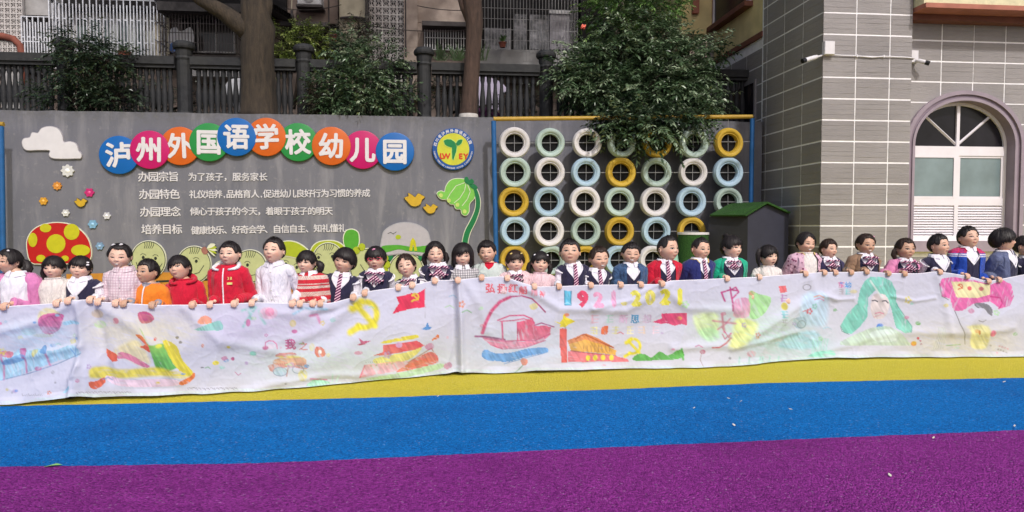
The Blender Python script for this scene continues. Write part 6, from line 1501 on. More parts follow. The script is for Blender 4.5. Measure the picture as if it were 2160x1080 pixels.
C_TRS = cmat('trousers_navy', (.02, .02, .04)); C_SHOE = cmat('shoe_dark', (.03, .03, .035), rough=.5); m_btn = M('button', (.5, .48, .46), .4, bump=0)

# ---- head: one sculpted surface shared in shape, unit = metres for a 0.2 m head, origin at head centre
NA, NP = 84, 60
def gs(v, s): return np.exp(-(v / s) ** 2)
def head_surface(az, pol, fat=1.0):
    """az 0 = towards the viewer (-y), pol 0 = crown"""
    sx, cx = np.sin(az), np.cos(az); sp, cp = np.sin(pol), np.cos(pol)
    x = sx * sp; y = -cx * sp; z = cp
    hw, hd, hh = .0755, .088, .102
    X = x * hw; Y = y * hd; Z = z * hh
    low = np.clip(-Z / hh, 0, 1); front = np.clip(-y, 0, 1)
    X *= 1 - .24 * low ** 2.2 * (1 - .12 * (fat - 1) * 5); X *= 1 + .07 * gs(Z + .03, .035) * fat * front
    Y = np.where(y < 0, Y * (1 - .10 * gs(Z, .09)), Y * (1.03 + .06 * gs(Z - .02, .05)))
    Y = np.where(y > 0, Y * (1 - .42 * low ** 1.2), Y)
    Y = np.where(y < 0, Y * (1 - .05 * low), Y)
    fm = front ** 1.5
    d = np.zeros_like(X)
    d += .0125 * gs(X, .0100) * gs(Z + .026, .012) * fm          # nose tip
    d += .0035 * gs(X, .0095) * gs(Z + .006, .020) * fm          # bridge
    d += .0055 * (gs(X - .0115, .0065) + gs(X + .0115, .0065)) * gs(Z + .029, .007) * fm
    d -= .0050 * gs(X, .012) * gs(Z + .0395, .005) * fm
    d -= .0050 * (gs(X - .033, .016) + gs(X + .033, .016)) * gs(Z + .001, .012) * fm   # sockets
    d += .0028 * (gs(X - .031, .013) + gs(X + .031, .013)) * gs(Z - .003, .0065) * fm  # lids
    d += .0035 * (gs(X - .03, .02) + gs(X + .03, .02)) * gs(Z - .020, .008) * fm       # brow
    d += .0085 * fat * (gs(X - .040, .021) + gs(X + .040, .021)) * gs(Z + .034, .02) * fm   # cheeks
    d += .0050 * gs(X, .019) * gs(Z + .0495, .0052) * fm         # upper lip
    d += .0055 * gs(X, .016) * gs(Z + .0610, .0058) * fm         # lower lip
    d -= .0035 * gs(X, .021) * gs(Z + .0550, .0026) * fm
    d -= .0040 * gs(X, .018) * gs(Z + .0700, .005) * fm
    d += .0080 * gs(X, .021) * gs(Z + .0860, .014) * fm          # chin
    Y = Y - d; Z = np.where(Z < 0, Z * .95, Z)
    return X, Y, Z
def head_grid(fat=1.0):
    a = np.linspace(-math.pi, math.pi, NA, endpoint=False); a = a - .42 * np.sin(a) * 1.0     # denser in front
    p = np.linspace(0.02, math.pi - .02, NP); A_, P_ = np.meshgrid(a, p); X, Y, Z = head_surface(A_, P_, fat)
    V = np.stack([X, Y, Z], -1).reshape(-1, 3); i = np.arange(NP - 1)[:, None] * NA; j = np.arange(NA)[None, :]; j2 = (j + 1) % NA
    F = np.stack([i + j, i + NA + j, i + NA + j2, i + j2], -1).reshape(-1, 4)
    return V, F
def face_y(x, z, fat=1.0, _c={}):
    k = round(fat, 2)
    if k not in _c: _c[k] = head_grid(fat)[0]; _c[k] = _c[k][_c[k][:, 1] < .0]
    V = _c[k]; d = (V[:, 0] - x) ** 2 + (V[:, 2] - z) ** 2; q = np.argsort(d)[:4]; w = 1 / (d[q] + 1e-8); return float((V[q, 1] * w).sum() / w.sum())
# ---- hand gripping an edge: origin = grip point on top of the edge, fingers fall on the viewer's side
def remeshed(mb, vox, smooth=1):
    me = bpy.data.meshes.new('t'); me.from_pydata([tuple(v) for v in mb.v], [], mb.f); o = bpy.data.objects.new('t', me); col.objects.link(o)
    r_ = o.modifiers.new('r', 'REMESH'); r_.mode = 'VOXEL'; r_.voxel_size = vox
    if smooth: s = o.modifiers.new('s', 'SMOOTH'); s.iterations = smooth; s.factor = .5
    return o
def harvest(objs):
    bpy.context.view_layer.update(); dg = bpy.context.evaluated_depsgraph_get(); out = []
    for o in objs:
        me = bpy.data.meshes.new_from_object(o.evaluated_get(dg)); nv = len(me.vertices); V = np.empty(nv * 3, np.float32); me.vertices.foreach_get('co', V)
        F = np.array([p.vertices[:] if len(p.vertices) == 4 else (*p.vertices[:], p.vertices[2]) for p in me.polygons], dtype=np.int32); out.append((V.reshape(-1, 3), F)); bpy.data.meshes.remove(me)
    for o in objs: d = o.data; bpy.data.objects.remove(o); bpy.data.meshes.remove(d)
    return out
mb = MB(); fl_ = [(-.0225, .0, .93), (-.0075, -.003, 1.04), (.0075, -.002, 1.0), (.0215, .002, .82)]
mb.tube([(0, .058, .022), (0, .04, .024), (0, .018, .024), (0, -.004, .018)], [.017, .021, .026, .024], 10, flat=.52)
for x, dy, s in fl_:
    mb.tube([(x * .8, .02, .024), (x, -.004 + dy, .0205), (x * 1.02, -.019 + dy, .010), (x * 1.03, -.0235 + dy, -.010 * s), (x * 1.0, -.021 + dy, -.027 * s), (x * .99, -.017 + dy, -.036 * s)], [.0082, .0084, .0078, .0070, .0064, .0048], 8)
mb.tube([(-.012, .04, .02), (-.029, .022, .010), (-.032, .012, -.006), (-.026, .0095, -.022)], [.0105, .0095, .008, .0058], 8)
HAND = harvest([remeshed(mb, .0028, 2)])[0]
# ---- torso profile (fractions of height) : z, half width, half depth
TP = [(.44, .090, .074), (.50, .097, .081), (.56, .092, .078), (.62, .088, .075), (.69, .091, .077), (.745, .096, .073), (.775, .092, .064), (.797, .072, .054), (.812, .053, .047), (.825, .041, .041)]
def prof(z): 
    zz = [p[0] for p in TP]; return np.interp(z, zz, [p[1] for p in TP]), np.interp(z, zz, [p[2] for p in TP])
def torso_pt(az, z, H, grow=0.0, e=.82):
    """az 0 = front (-y)"""
    w, d = prof(z); w = w * H + grow; d = d * H + grow; s, c = np.sin(az), np.cos(az)
    x = w * np.sign(s) * np.abs(s) ** e; y = -d * np.sign(c) * np.abs(c) ** e
    return x, y, np.asarray(z) * H + 0 * x
def torso_grid(H, z0, z1f, grow, na=56, nz=26, a0=-math.pi, a1=math.pi, wr=.0025, seed=0):
    closed = abs(a1 - a0 - 2 * math.pi) < 1e-6; A_ = np.linspace(a0, a1, na, endpoint=not closed); V = []
    for k in range(nz):
        u = k / (nz - 1); zt = np.array([z1f(a) for a in A_]); z = z0 + (zt - z0) * u; x, y, zz = torso_pt(A_, z, H, grow)
        wv = wr * (np.sin(A_ * 5 + z * 40 + seed) + .8 * np.sin(A_ * 3 - z * 61 + seed * 2)) * np.clip((zt - z) * 14, .1, 1)
        V.append(np.stack([x * (1 + wv * 6), y * (1 + wv * 6), zz], -1))
    V = np.concatenate(V); i = np.arange(nz - 1)[:, None] * na; m = na if closed else na - 1; j = np.arange(m)[None, :]; j2 = (j + 1) % na
    return V, np.stack([i + j, i + j2, i + na + j2, i + na + j], -1).reshape(-1, 4)
def joinm(parts):
    V = []; F = []; k = 0; mi = []
    for q in parts:
        v, f = q[0], q[1]; V.append(v); F.append(f + k); k += len(v); mi.append(np.full(len(f), q[2] if len(q) > 2 else 0))
    return np.concatenate(V), np.concatenate(F), np.concatenate(mi)
def mbq(mb):
    return np.array(mb.v, dtype=np.float32).reshape(-1, 3), np.array([(*f, f[2]) if len(f) == 3 else f[:4] for f in mb.f if len(f) <= 4] , dtype=np.int32).reshape(-1, 4)
def rotm(yaw, pitch, roll):
    return np.array(Matrix.Rotation(yaw, 3, 'Z') @ Matrix.Rotation(pitch, 3, 'X') @ Matrix.Rotation(roll, 3, 'Y'))

def make_hair(kind, hs, seed, m, T, parent, head_c, opts):
    """kind: buzz short bowl bangs bob updo ; returns nothing, adds the hair object. T maps head space to kid space"""
    rr_ = np.random.default_rng(seed); na, npp = 96, 22
    A_ = np.linspace(-math.pi, math.pi, na, endpoint=False); aa = np.abs(A_)
    fr = np.clip((R(62) - aa) / R(22), 0, 1); fr = fr * fr * (3 - 2 * fr); bk = np.clip((aa - R(100)) / R(25), 0, 1); side = np.clip(1 - fr - bk, 0, 1)
    # lowest polar angle of the hair at each azimuth
    zf, zs, zb, th = {'buzz': (58, 86, 122, .006), 'short': (62, 90, 124, .011), 'crop': (60, 90, 122, .010), 'bowl': (82, 101, 124, .016), 'bangs': (82, 99, 126, .0105), 'part': (64, 102, 126, .010), 'bob': (82, 148, 156, .015), 'updo': (56, 92, 122, .010)}[kind]
    lim = fr * zf + side * zs + bk * zb
    if kind in ('bangs', 'bob', 'bowl'): lim = lim - 5 * np.exp(-((A_ - opts.get('gap', .1)) / .12) ** 2) * (0 if kind == 'bowl' else 1)
    if kind == 'part': lim = lim - 14 * np.exp(-((A_ + .15) / .35) ** 2)
    if kind in ('buzz', 'short', 'crop', 'updo', 'bowl', 'bangs', 'part'):  # clear the ear
        lim = lim - (10 if kind not in ('bowl',) else 4) * np.exp(-((aa - R(92)) / R(12)) ** 2)
    lim = lim + rr_.normal(0, 1.6, na) + 2.2 * np.sin(A_ * 5 + rr_.uniform(0, 6)) + fr * 3 * np.sin(A_ * 2 + rr_.uniform(0, 6))
    if kind in ('bangs', 'bob', 'part'): lim = lim + fr * rr_.normal(0, 4.0, na)
    lim = R(1) * lim; V = []
    ph = rr_.uniform(0, 6, 5)
    for k in range(npp + 1):
        u = k / npp; pol = .02 + (lim - .02) * u
        edge = np.clip((1 - u) * 7, 0, 1) ** .6; 
        t = th * (.55 + .45 * np.sin(np.minimum(pol, 1.6))) * (edge * .9 + .1) + (.0025 if k < npp else -.004)
        if kind == 'short': t = t * (1 + .45 * np.cos(pol) + .2 * (np.cos(A_) > 0))
        t = t + .0016 * np.sin(A_ * 17 + ph[0] + 2 * u) * edge + .0012 * np.sin(A_ * 31 + ph[1] - 3 * u) * edge
        if kind == 'buzz': t = np.where(aa > R(55), t * .55, t) + .0
        pc_ = np.minimum(pol, R(95)) if kind == 'bob' else pol
        X, Y, Z = head_surface(A_, pc_); 
        nrm = np.sqrt(X * X + Y * Y + Z * Z)
        X, Y, Z = X * (1 + t / nrm), Y * (1 + t / nrm), Z * (1 + t / nrm)
        # no nose bulge in the fringe
        if kind == 'bob':
            dz = np.maximum(pol - R(95), 0) * .105; Z = Z - dz; sh = 1 - .10 * np.clip(dz / .1, 0, 1) ** 2; X *= sh; Y *= sh
        V.append(np.stack([X, Y, Z], -1))
    V = np.concatenate(V); i = np.arange(npp)[:, None] * na; j = np.arange(na)[None, :]; j2 = (j + 1) % na; F = np.stack([i + j, i + na + j, i + na + j2, i + j2], -1).reshape(-1, 4)
    parts = [(V * hs, F)]
    # loose strands lying on the cap, breaking its outline
    SV, SF = [], []; k0 = 0; ns = {'buzz': 220, 'crop': 330, 'short': 380, 'updo': 260}.get(kind, 400)
    for s in range(ns):
        a = rr_.uniform(-math.pi, math.pi); ai = int((a + math.pi) / (2 * math.pi) * na) % na; lm = lim[ai]; L = {'buzz': .1, 'crop': .2, 'short': .34}.get(kind, .8)
        p0 = rr_.uniform(.05, .8) * lm; p1 = min(p0 + rr_.uniform(.5, 1) * L, lm + rr_.uniform(-.02, .07)); 
        if kind in ('bangs', 'bowl', 'bob', 'part') and rr_.random() < .45: p1 = lm + rr_.uniform(-.02, .09); p0 = p1 - L
        w = rr_.uniform(.003, .006); seg = 5; lift = rr_.uniform(.0, .0075) + (.004 if kind in ('short',) else 0); sw = rr_.normal(0, .12)
        for q in range(seg + 1):
            u = q / seg; pol = max(p0 + (p1 - p0) * u, .03); az = a + sw * u; pcv = min(pol, R(95)) if kind == 'bob' else pol
            tt = th * (.55 + .45 * math.sin(min(pol, 1.6))) + .003 + lift * math.sin(u * 2.6) + (.004 * u if kind in ('short', 'crop', 'buzz') else 0)
            if kind == 'buzz' and abs(a) > R(55): tt *= .6
            if pol > lm - .12: tt *= max(.45, 1 - (pol - lm + .12) * 3)
            wd = w * (1 - u * .85) * (1 if q else .4) / max(.03, .08 * math.sin(min(pol, 1.7)))
            for dz_ in (-1, 1):
                X, Y, Z = head_surface(np.array(az + dz_ * wd * .5), np.array(pcv)); r0_ = math.sqrt(X * X + Y * Y + Z * Z); P3 = np.array([X, Y, Z]) * (1 + tt / r0_)
                if kind == 'bob': P3[2] -= max(pol - R(95), 0) * .105
                SV.append(P3)
            if q < seg: SF.append((k0, k0 + 2, k0 + 3, k0 + 1))
            k0 += 2
    parts.append((np.array(SV) * hs, np.array(SF)))
    # tails
    mb = MB()
    for tl in opts.get('tails', ()):
        sx, kindt = tl
        if kindt == 'low':   q = [(sx * .072, .02, .005), (sx * .092, .028, -.012), (sx * .10, .03, -.05), (sx * .09, .028, -.085), (sx * .085, .026, -.105)]; rd = [.012, .021, .024, .017, .004]
        elif kindt == 'high': q = [(sx * .058, .01, .055), (sx * .088, .012, .068), (sx * .105, .014, .03), (sx * .108, .016, -.03), (sx * .10, .02, -.085)]; rd = [.011, .02, .024, .02, .004]
        elif kindt == 'puff': q = [(sx * .066, .03, .0), (sx * .095, .035, .0), (sx * .12, .04, -.02), (sx * .118, .04, -.055), (sx * .10, .035, -.08)]; rd = [.012, .026, .034, .030, .01]
        elif kindt == 'back': q = [(sx * .05, .075, .02), (sx * .08, .09, .0), (sx * .105, .09, -.04), (sx * .10, .085, -.085), (sx * .09, .08, -.12)]; rd = [.014, .028, .036, .03, .006]
        else: q = [(sx * .02, .05, .09), (sx * .02, .06, .108), (sx * .02, .075, .1), (sx * .02, .085, .07)]; rd = [.018, .024, .022, .008]
        q = [Vector(p) * hs for p in q]; mb.tube(q, [r_ * hs for r_ in rd], 9)
        for s in range(26):
            o_ = Vector(rr_.normal(0, 1, 3)); o_.normalize(); mb.tube([q[i_] + o_ * rd[i_] * hs * (.97 if i_ < 4 else 1.6) for i_ in range(len(q))], [.0022, .003, .003, .0025, .0006][:len(q)], 3, False)
    if mb.v: parts.append(mbq(mb))
    V, F, _ = joinm(parts); V = V @ T.T + head_c
    npmesh('hair', V, F, m, parent)
    for tl in opts.get('tails', ()):
        if tl[1] in ('low', 'high', 'puff'):
            q = {'low': (tl[0] * .072, .021, .003), 'high': (tl[0] * .066, .01, .059), 'puff': (tl[0] * .072, .03, .0)}[tl[1]]
            mb = MB(); mb.lathe((0, 0, 0), [(.013 * hs, -.005), (.017 * hs, 0), (.013 * hs, .005)], 10, 'x'); v, f = mbq(mb); npmesh('hair_tie', (v + np.array(q) * hs) @ T.T + head_c, f, opts.get('tie', M('tie_dark', (.05, .02, .04), .6)), parent)
    for cx_, cz_, cm in opts.get('clips', ()):
        y_ = -math.sqrt(max(0, 1 - (cx_ / .08) ** 2 - (cz_ / .115) ** 2)) * .095
        mb = MB(); mb.tube([Vector((cx_ - .012, y_ - .004, cz_ - .004)) * hs, Vector((cx_, y_ - .009, cz_ + .002)) * hs, Vector((cx_ + .012, y_ - .003, cz_ + .004)) * hs], [.004, .008, .004], 7); v, f = mbq(mb); npmesh('hair_clip', v @ T.T + head_c, f, cm, parent)

def ik(S, W_, l1, l2, side):
    S, W_ = Vector(S), Vector(W_); d = W_ - S; L = min(d.length, (l1 + l2) * .995); dn = d.normalized(); a = (l1 * l1 - l2 * l2 + L * L) / (2 * L); h = math.sqrt(max(l1 * l1 - a * a, 0))
    pole = Vector((side * .22, .40, -1)); pole = (pole - dn * pole.dot(dn)).normalized(); return S + dn * a + pole * h
BODY_JOBS = []
def kid(label, px, top, chin, face=(0, 0, 0), hair='short', hm=None, skin=0, top_=None, sleeve=None, neck='collar', over=None, hands=(None, None), opts=None, smile=0, fat=1.0, dy=.17, bx=None, lean=0, glasses=False, Hs=None, trim=None, group='children standing in a row holding the banner'):
    opts = opts or {}; hm = hm or H_BLK; seed = int(px)
    g = banner_ground(px if bx is None else bx); Yk = g.y + dy; c = P(px, 540, Yk)
    if bx is not None: base_x = P(bx, 540, Yk).x
    else: base_x = c.x
    zt = P(px, top, Yk).z; zc = P(px, chin, Yk).z; hh = zt - zc; H = zt + .0; hs = min(max(hh / .212, .84), 1.14)
    root = thing('person', label, 'child', (base_x, Yk, 0), group); toff = np.array([base_x, Yk, 0.])
    Sk = SK[skin]
    hx = c.x - base_x; yaw, pit, rol = [R(q) for q in face]; rk_ = random.Random(seed * 7); T = rotm(yaw, -pit, rol) @ np.diag([rk_.uniform(.94, 1.04), rk_.uniform(.97, 1.03), rk_.uniform(.97, 1.03)]); vb = rk_.uniform(-1, 1); ve = rk_.uniform(-1, 1); vm = rk_.uniform(-1, 1)
    rv = random.Random(seed * 13 + 5); la = R(rv.uniform(-4, 4)) + rol * .3; by = yaw * .3 + R(rv.uniform(-9, 9))
    Rw = Matrix.Rotation(by, 3, 'Z') @ Matrix.Rotation(la, 3, 'Y'); Ri = Rw.inverted(); root.rotation_euler = Rw.to_euler(); base_x -= zc * math.sin(la); root.location.x = base_x; T = np.array(Ri) @ T
    HB = (zc + .032) / .835 * 1.0                      # body height unit so the neck meets the head
    hcw = np.array([c.x - base_x, -.012 - .03 * math.sin(pit), zc + .102 * hs * math.cos(pit) + .0]); hc = np.array(Ri) @ hcw; hx = float(hc[0])
    # ---- body: neck, torso, arms, legs in one remeshed surface
    mb = MB(); nb = 20
    rings = []
    for z, w, d in TP: rings.append([(w * .93 * HB * math.cos(t) + lean * 0, d * .93 * HB * math.sin(t), z * HB) for t in [2 * math.pi * q / nb for q in range(nb)]])
    vs = [p for r_ in rings for p in r_]; fs = [(i * nb + j, i * nb + (j + 1) % nb, (i + 1) * nb + (j + 1) % nb, (i + 1) * nb + j) for i in range(len(rings) - 1) for j in range(nb)] + [tuple(range(nb - 1, -1, -1)), tuple(range((len(rings) - 1) * nb, len(rings) * nb))]
    mb.add(vs, fs)
    nk = Vector((hx * .5, -.004, .835 * HB)); mb.tube([(0, .0, .78 * HB), nk, (hx, .012, zc + .06 * hs)], [.044 * HB / 1.05, .036, .038], 14)
    for s in (-1, 1):
        mb.tube([(s * .052 * HB, 0, .5 * HB), (s * .055 * HB, -.005, .27 * HB), (s * .055 * HB, .005, .05 * HB)], [.066 * HB, .043 * HB, .029 * HB], 12)
        mb.tube([(s * .055 * HB, .03, .03), (s * .058 * HB, -.07, .022)], [.028, .022], 10)
    arms = []
    for s, hp in ((-1, hands[0]), (1, hands[1])):
        S = Vector((s * .088 * HB, .004, .762 * HB))
        if hp is None or hp == 'down':
            grip = None; W_ = Vector((s * .13 * HB, -.05, .55 * HB)) if hp is None else Vector((s * .15 * HB, .0, .44 * HB)); wr = W_
        else:
            hpx = hp[0]; wp_ = banner_at(hpx, 0.0); grip = Ri @ Vector((wp_.x - base_x, wp_.y - Yk, wp_.z)); wr = grip + Vector((-s * .004, .058, .022))
        l1, l2 = .175 * HB, .155 * HB
        dd_ = (wr - S).length
        if dd_ > (l1 + l2) * .99: k_ = dd_ / ((l1 + l2) * .985); l1 *= k_; l2 *= k_
        E = ik(S, wr, l1, l2, s)
        mb.tube([S, S.lerp(E, .5), E, E.lerp(wr, .5), wr], [.034 * HB, .031 * HB, .027 * HB, .024 * HB, .0165], 12)
        arms.append((s, S, E, wr, grip))
    BODY_JOBS.append((remeshed(mb, .0105, 2), root, Sk, hs, fat, T, hc, [a_ for a_ in arms]))
    # ---- face details
    def hp3(v): return (np.asarray(v, dtype=float) * hs) @ T.T + hc
    def patch(name, outline, mat, lift, par=root, mid=None):
        """little curved patch on the face following an outline in face x,z"""
        cx0 = sum(p[0] for p in outline) / len(outline); cz0 = sum(p[1] for p in outline) / len(outline); V = []; n_ = len(outline)
        for f_ in (1, .5): V += [(cx0 + (x - cx0) * f_, face_y(cx0 + (x - cx0) * f_, cz0 + (z - cz0) * f_, fat) - lift * (1 if f_ == 1 else 1.25), cz0 + (z - cz0) * f_) for x, z in outline]
        V.append((cx0, face_y(cx0, cz0, fat) - lift * 1.35, cz0)); F = [(j, (j + 1) % n_, n_ + (j + 1) % n_, n_ + j) for j in range(n_)] + [(n_ + j, n_ + (j + 1) % n_, 2 * n_, 2 * n_) for j in range(n_)]
        Va = hp3(V); mb = MB(); mb.v = [tuple(v) for v in Va]; mb.f = [f if f[2] != f[3] else f[:3] for f in F]; mb.m = [0] * len(F); return mb.build(name, mat, par, smooth=True, local=True)
    op = opts.get('eye', .0044 - .0018 * smile + .0009 * ve)
    look = opts.get('look', 0)
    for s in (-1, 1):
        ex, ez = s * .0315, -.003
        al = [(ex + .0150 * math.cos(t), ez + (op if math.sin(t) > 0 else op * .75) * math.sin(t) + .0012 * s * math.cos(t)) for t in [2 * math.pi * q / 14 for q in range(14)]]
        e = patch('eye', al, m_eyew, .0018)
        patch('iris', [(ex + look * .004 + .0078 * math.cos(t), ez + min(op, .0056) * 1.02 * math.sin(t)) for t in [2 * math.pi * q / 10 for q in range(10)]], m_iris, .0026, e)
        up = [(ex + .0175 * math.cos(R(t)), ez + (op + .0006) * math.sin(R(t)) + .0014 * s * math.cos(R(t))) for t in range(0, 181, 20)]; dn = [(x, z + .0026 + .0004) for x, z in reversed(up)]
        patch('eyelid', up + dn, m_lid, .0030, e)
        bz = .0185 + .002 * smile + .002 * vb
        br = [(ex + s * q * .0165, bz + .0035 * (1 - q * q) - .001 * q) for q in (-1, -.5, 0, .5, 1)]; patch('eyebrow', br + [(x, z + .0036 * (1 - .5 * abs(i - 2) / 2)) for i, (x, z) in reversed(list(enumerate(br)))], m_browm, .0010)
    mw = .0185 + .007 * smile + .002 * vm; mo = opts.get('open', 0) + (.0035 if smile > .6 else 0)
    ul = [(q * mw, -.0535 + .0028 * smile * q * q * 1.6 + (.0048 + mo * .4) * (1 - q * q) - .0008 * math.exp(-(q / .15) ** 2)) for q in np.linspace(-1, 1, 9)]; ll = [(q * mw, -.0555 + .0035 * smile * q * q * 1.6 - (.0058 + mo) * (1 - q * q)) for q in np.linspace(1, -1, 9)]
    lips = patch('mouth', ul + ll, m_lip, .0016)
    if mo > .002: patch('mouth_opening', [(x * .8, -.0548 + (z + .0548) * .62 + .0004) for x, z in ul + ll], m_teeth if smile > .4 else m_mouth, .0052, lips)
    else: patch('lip_line', [(q * mw * .92, -.0545 + .0030 * smile * q * q * 1.6 + .0008) for q in np.linspace(-1, 1, 9)] + [(q * mw * .92, -.0545 + .0030 * smile * q * q * 1.6 - .0008) for q in np.linspace(1, -1, 9)], m_mouth, .0046, lips)
    make_hair(hair, hs, seed, hm, T, root, hc, opts)
    if glasses:
        mg = M('glasses_red', rgb(225, 40, 90), .3, .02, bump=0); mb = MB()
        for s in (-1, 1):
            q = [(s * .031 + .02 * math.cos(t), face_y(s * .031, 0) - .008, .002 + .0125 * math.sin(t)) for t in [2 * math.pi * k / 16 for k in range(17)]]; mb.tube([Vector(v) for v in hp3(q)], .0021 * hs, 6, False)
            mb.tube([Vector(v) for v in hp3([(s * .051, face_y(s * .04, 0) - .006, .004), (s * .075, -.02, .006), (s * .08, .01, .004)])], .0022, 6)
        mb.tube([Vector(v) for v in hp3([(-.011, -.087, .004), (0, -.09, .006), (.011, -.087, .004)])], .0022, 6); mb.build('glasses', mg, root, smooth=True, local=True)
    # ---- clothes
    top_ = top_ or C_WH; sleeve = sleeve or top_
    def sleeves(mat, g0, cuff, name='sleeve', seedv=0):
        for s, S, E, wr, grip in arms:
            d2 = (wr - E).normalized(); end = wr - d2 * cuff; pts = [Vector((s * .062 * HB, .004, .768 * HB)), S + Vector((s * .002, 0, .002)), S.lerp(E, .35), S.lerp(E, .7), E, E.lerp(end, .3), E.lerp(end, .65), end - d2 * .018, end]
            rb = [.037, .0385, .037, .034, .032, .029, .0265, .0245, .0255]; rb = [(q * HB + g0) for q in rb]; mb = MB(); fine = []; fr_ = []
            for i in range(len(pts) - 1):
                for q in range(3): u = q / 3; fine.append(pts[i].lerp(pts[i + 1], u)); fr_.append(rb[i] + (rb[i + 1] - rb[i]) * u + .0022 * math.sin((i * 3 + q) * 2.1 + seed + s))
            fine.append(pts[-1]); fr_.append(rb[-1]); mb.tube(fine, fr_, 16); 
            vs = []
            for i_, (a_, b_, c_) in enumerate(mb.v): k_ = .0018 * math.sin(i_ * 1.7 + seed); vs.append((a_ + k_, b_ + k_, c_ - k_))
            mb.v = vs; mb.build(name, mat, root, smooth=True, local=True)
    zn = lambda a: .824 - .004 * math.cos(a)
    g0 = .004
    V, F = torso_grid(HB, .47, lambda a: .822, g0, seed=seed); shirt = npmesh('shirt', V, F, top_, root)
    if not (over and over[-1][0] == 'jacket'): sleeves(sleeve, .0035, .006)
    g1 = g0
    def garment(name, mat, grow, vdeep, hem=.46, sleeves_mat=None, openf=0, trimm=None, tr=.0042, width=.62):
        """pull-over with V neck (openf=0) or open-fronted jacket"""
        def top_z(a):
            x = abs(a); k = min(x / width, 1); return (.822 - vdeep) + vdeep * k ** .8 - .003
        a0, a1 = (-math.pi, math.pi) if not openf else (openf, 2 * math.pi - openf)
        def tz(a):
            a = (a + math.pi) % (2 * math.pi) - math.pi; return top_z(a)
        V, F = torso_grid(HB, hem, tz, grow, na=72, nz=26, a0=a0, a1=a1, seed=seed + 3, wr=.003); o = npmesh(name, V, F, mat, root)
        ring_ = V[-72:]
        if trimm is not None:
            for off_, wdt in ((0, tr), ):
                pts = [Vector(p) for p in ring_]; pts = pts + [pts[0]] if not openf else pts
                mb = MB(); mb.tube([p + Vector((0, -.001, -.002)) for p in pts], wdt, 6, False, flat=.7); mb.build('neck_trim', trimm, root, smooth=True, local=True)
        if name == 'vest' and over and over[-1][0] == 'jacket': pass
        elif sleeves_mat is not None: sleeves(sleeves_mat, grow * .75 + .002, .02, 'jacket_sleeve')
        else:
            for s, S, E, wr, grip in arms:
                d_ = (E - S).normalized(); mb = MB(); c0 = S + d_ * .006 + Vector((s * .004, 0, 0)); rr0 = .0385 * HB + .0095
                mb.tube([Vector((s * .058 * HB, .004, .760 * HB)), S, c0], [.040 * HB + .006, rr0, rr0 - .001], 18, False); mb.build('shoulder', mat, root, smooth=True, local=True)
                if trimm is not None:
                    u_ = d_.cross(Vector((0, 1, 0))).normalized(); w_2 = d_.cross(u_); q = [c0 + (u_ * math.cos(t) + w_2 * math.sin(t)) * (rr0 + .001) for t in [2 * math.pi * k / 20 for k in range(21)]]
                    mb = MB(); mb.tube(q, tr, 6, False); mb.build('armhole_trim', trimm, root, smooth=True, local=True)
        return ring_
    def collar(mat, w=.034, point=.019, up=.016):
        mb = MB(); n_ = 22
        for s in (-1, 1):
            V = []
            for k in range(n_):
                u = k / (n_ - 1); a = s * (math.pi - u * (math.pi - .14)); xi, yi, zi = torso_pt(np.array(a), np.array(.820), HB, .004); zi = zi + up * (1 - .4 * u); x2, y2, _ = torso_pt(np.array(a), np.array(.811 - point * u ** 3), HB, .0105 + .002 * u)
                f_ = .93; V.append((xi * f_, yi * f_, zi)); V.append((float(xi) * 1.1, float(yi) * 1.1, float(zi) + .002)); V.append((float(x2) * (.96 if u > .8 else 1), float(y2), float((.811 - point * u ** 2.5) * HB)))
            mb.add(V, [(i * 3 + j, (i + 1) * 3 + j, (i + 1) * 3 + j + 1, i * 3 + j + 1) for i in range(n_ - 1) for j in (0, 1)])
        mb.build('collar', mat, root, smooth=True, local=True)
    def front_pt(x, z, grow): 
        w, d = prof(z); w = float(w) * HB + grow; d = float(d) * HB + grow; q = min(abs(x) / w, .999); s_ = q ** (1 / .82); cc_ = math.sqrt(max(0, 1 - s_ * s_)); return Vector((x, -d * cc_ ** .82, z * HB))
    def tie(grow, mat=None, zt_=.806, zb_2=.56):
        mb = MB(); V = []; n_ = 12
        for k in range(n_):
            u = k / (n_ - 1); z = zt_ + (zb_2 - zt_) * u; w = .013 + .012 * min(1, u * 1.1) if u > .08 else .015
            if u > .93: w *= .35
            for x in (-w, 0, w): p = front_pt(x, z, grow + .006 + .004 * math.sin(u * 3)); V.append((p.x, p.y - (.004 if x == 0 else 0), p.z))
        mb.add(V, [(i * 3 + j, (i + 1) * 3 + j, (i + 1) * 3 + j + 1, i * 3 + j + 1) for i in range(n_ - 1) for j in (0, 1)])
        p = front_pt(0, zt_ - .004, grow + .008); mb.tube([p + Vector((0, 0, .015)), p, p - Vector((0, 0, .014))], [.013, .016, .010], 8); mb.build('tie', mat or C_TIE, root, smooth=True, local=True)
    def bow(grow, mat=None, big=1.0):
        big = big * 1.12
        p = front_pt(0, .79, grow + .012); 
        mb = MB()
        for s in (-1, 1):
            mb.tube([p, p + Vector((s * .022, -.008, .008)) * big, p + Vector((s * .045, -.004, .004)) * big, p + Vector((s * .058, .0, -.002)) * big], [.007, .017 * big, .02 * big, .010], 9, flat=.45)
            for k in range(3): mb.tube([p, p + Vector((s * (.006 + .013 * k), -.008, -.03 - .004 * k)) * big, p + Vector((s * (.010 + .022 * k), -.004 - .002 * k, -.062 + .012 * k)) * big], [.006, .013 * big, .015 * big], 8, flat=.4)
        mb.tube([p + Vector((0, -.006, .011)), p + Vector((0, -.012, 0)), p + Vector((0, -.006, -.011))], [.008, .012, .008], 9); mb.build('bow_tie', mat or C_TIE, root, smooth=True, local=True)
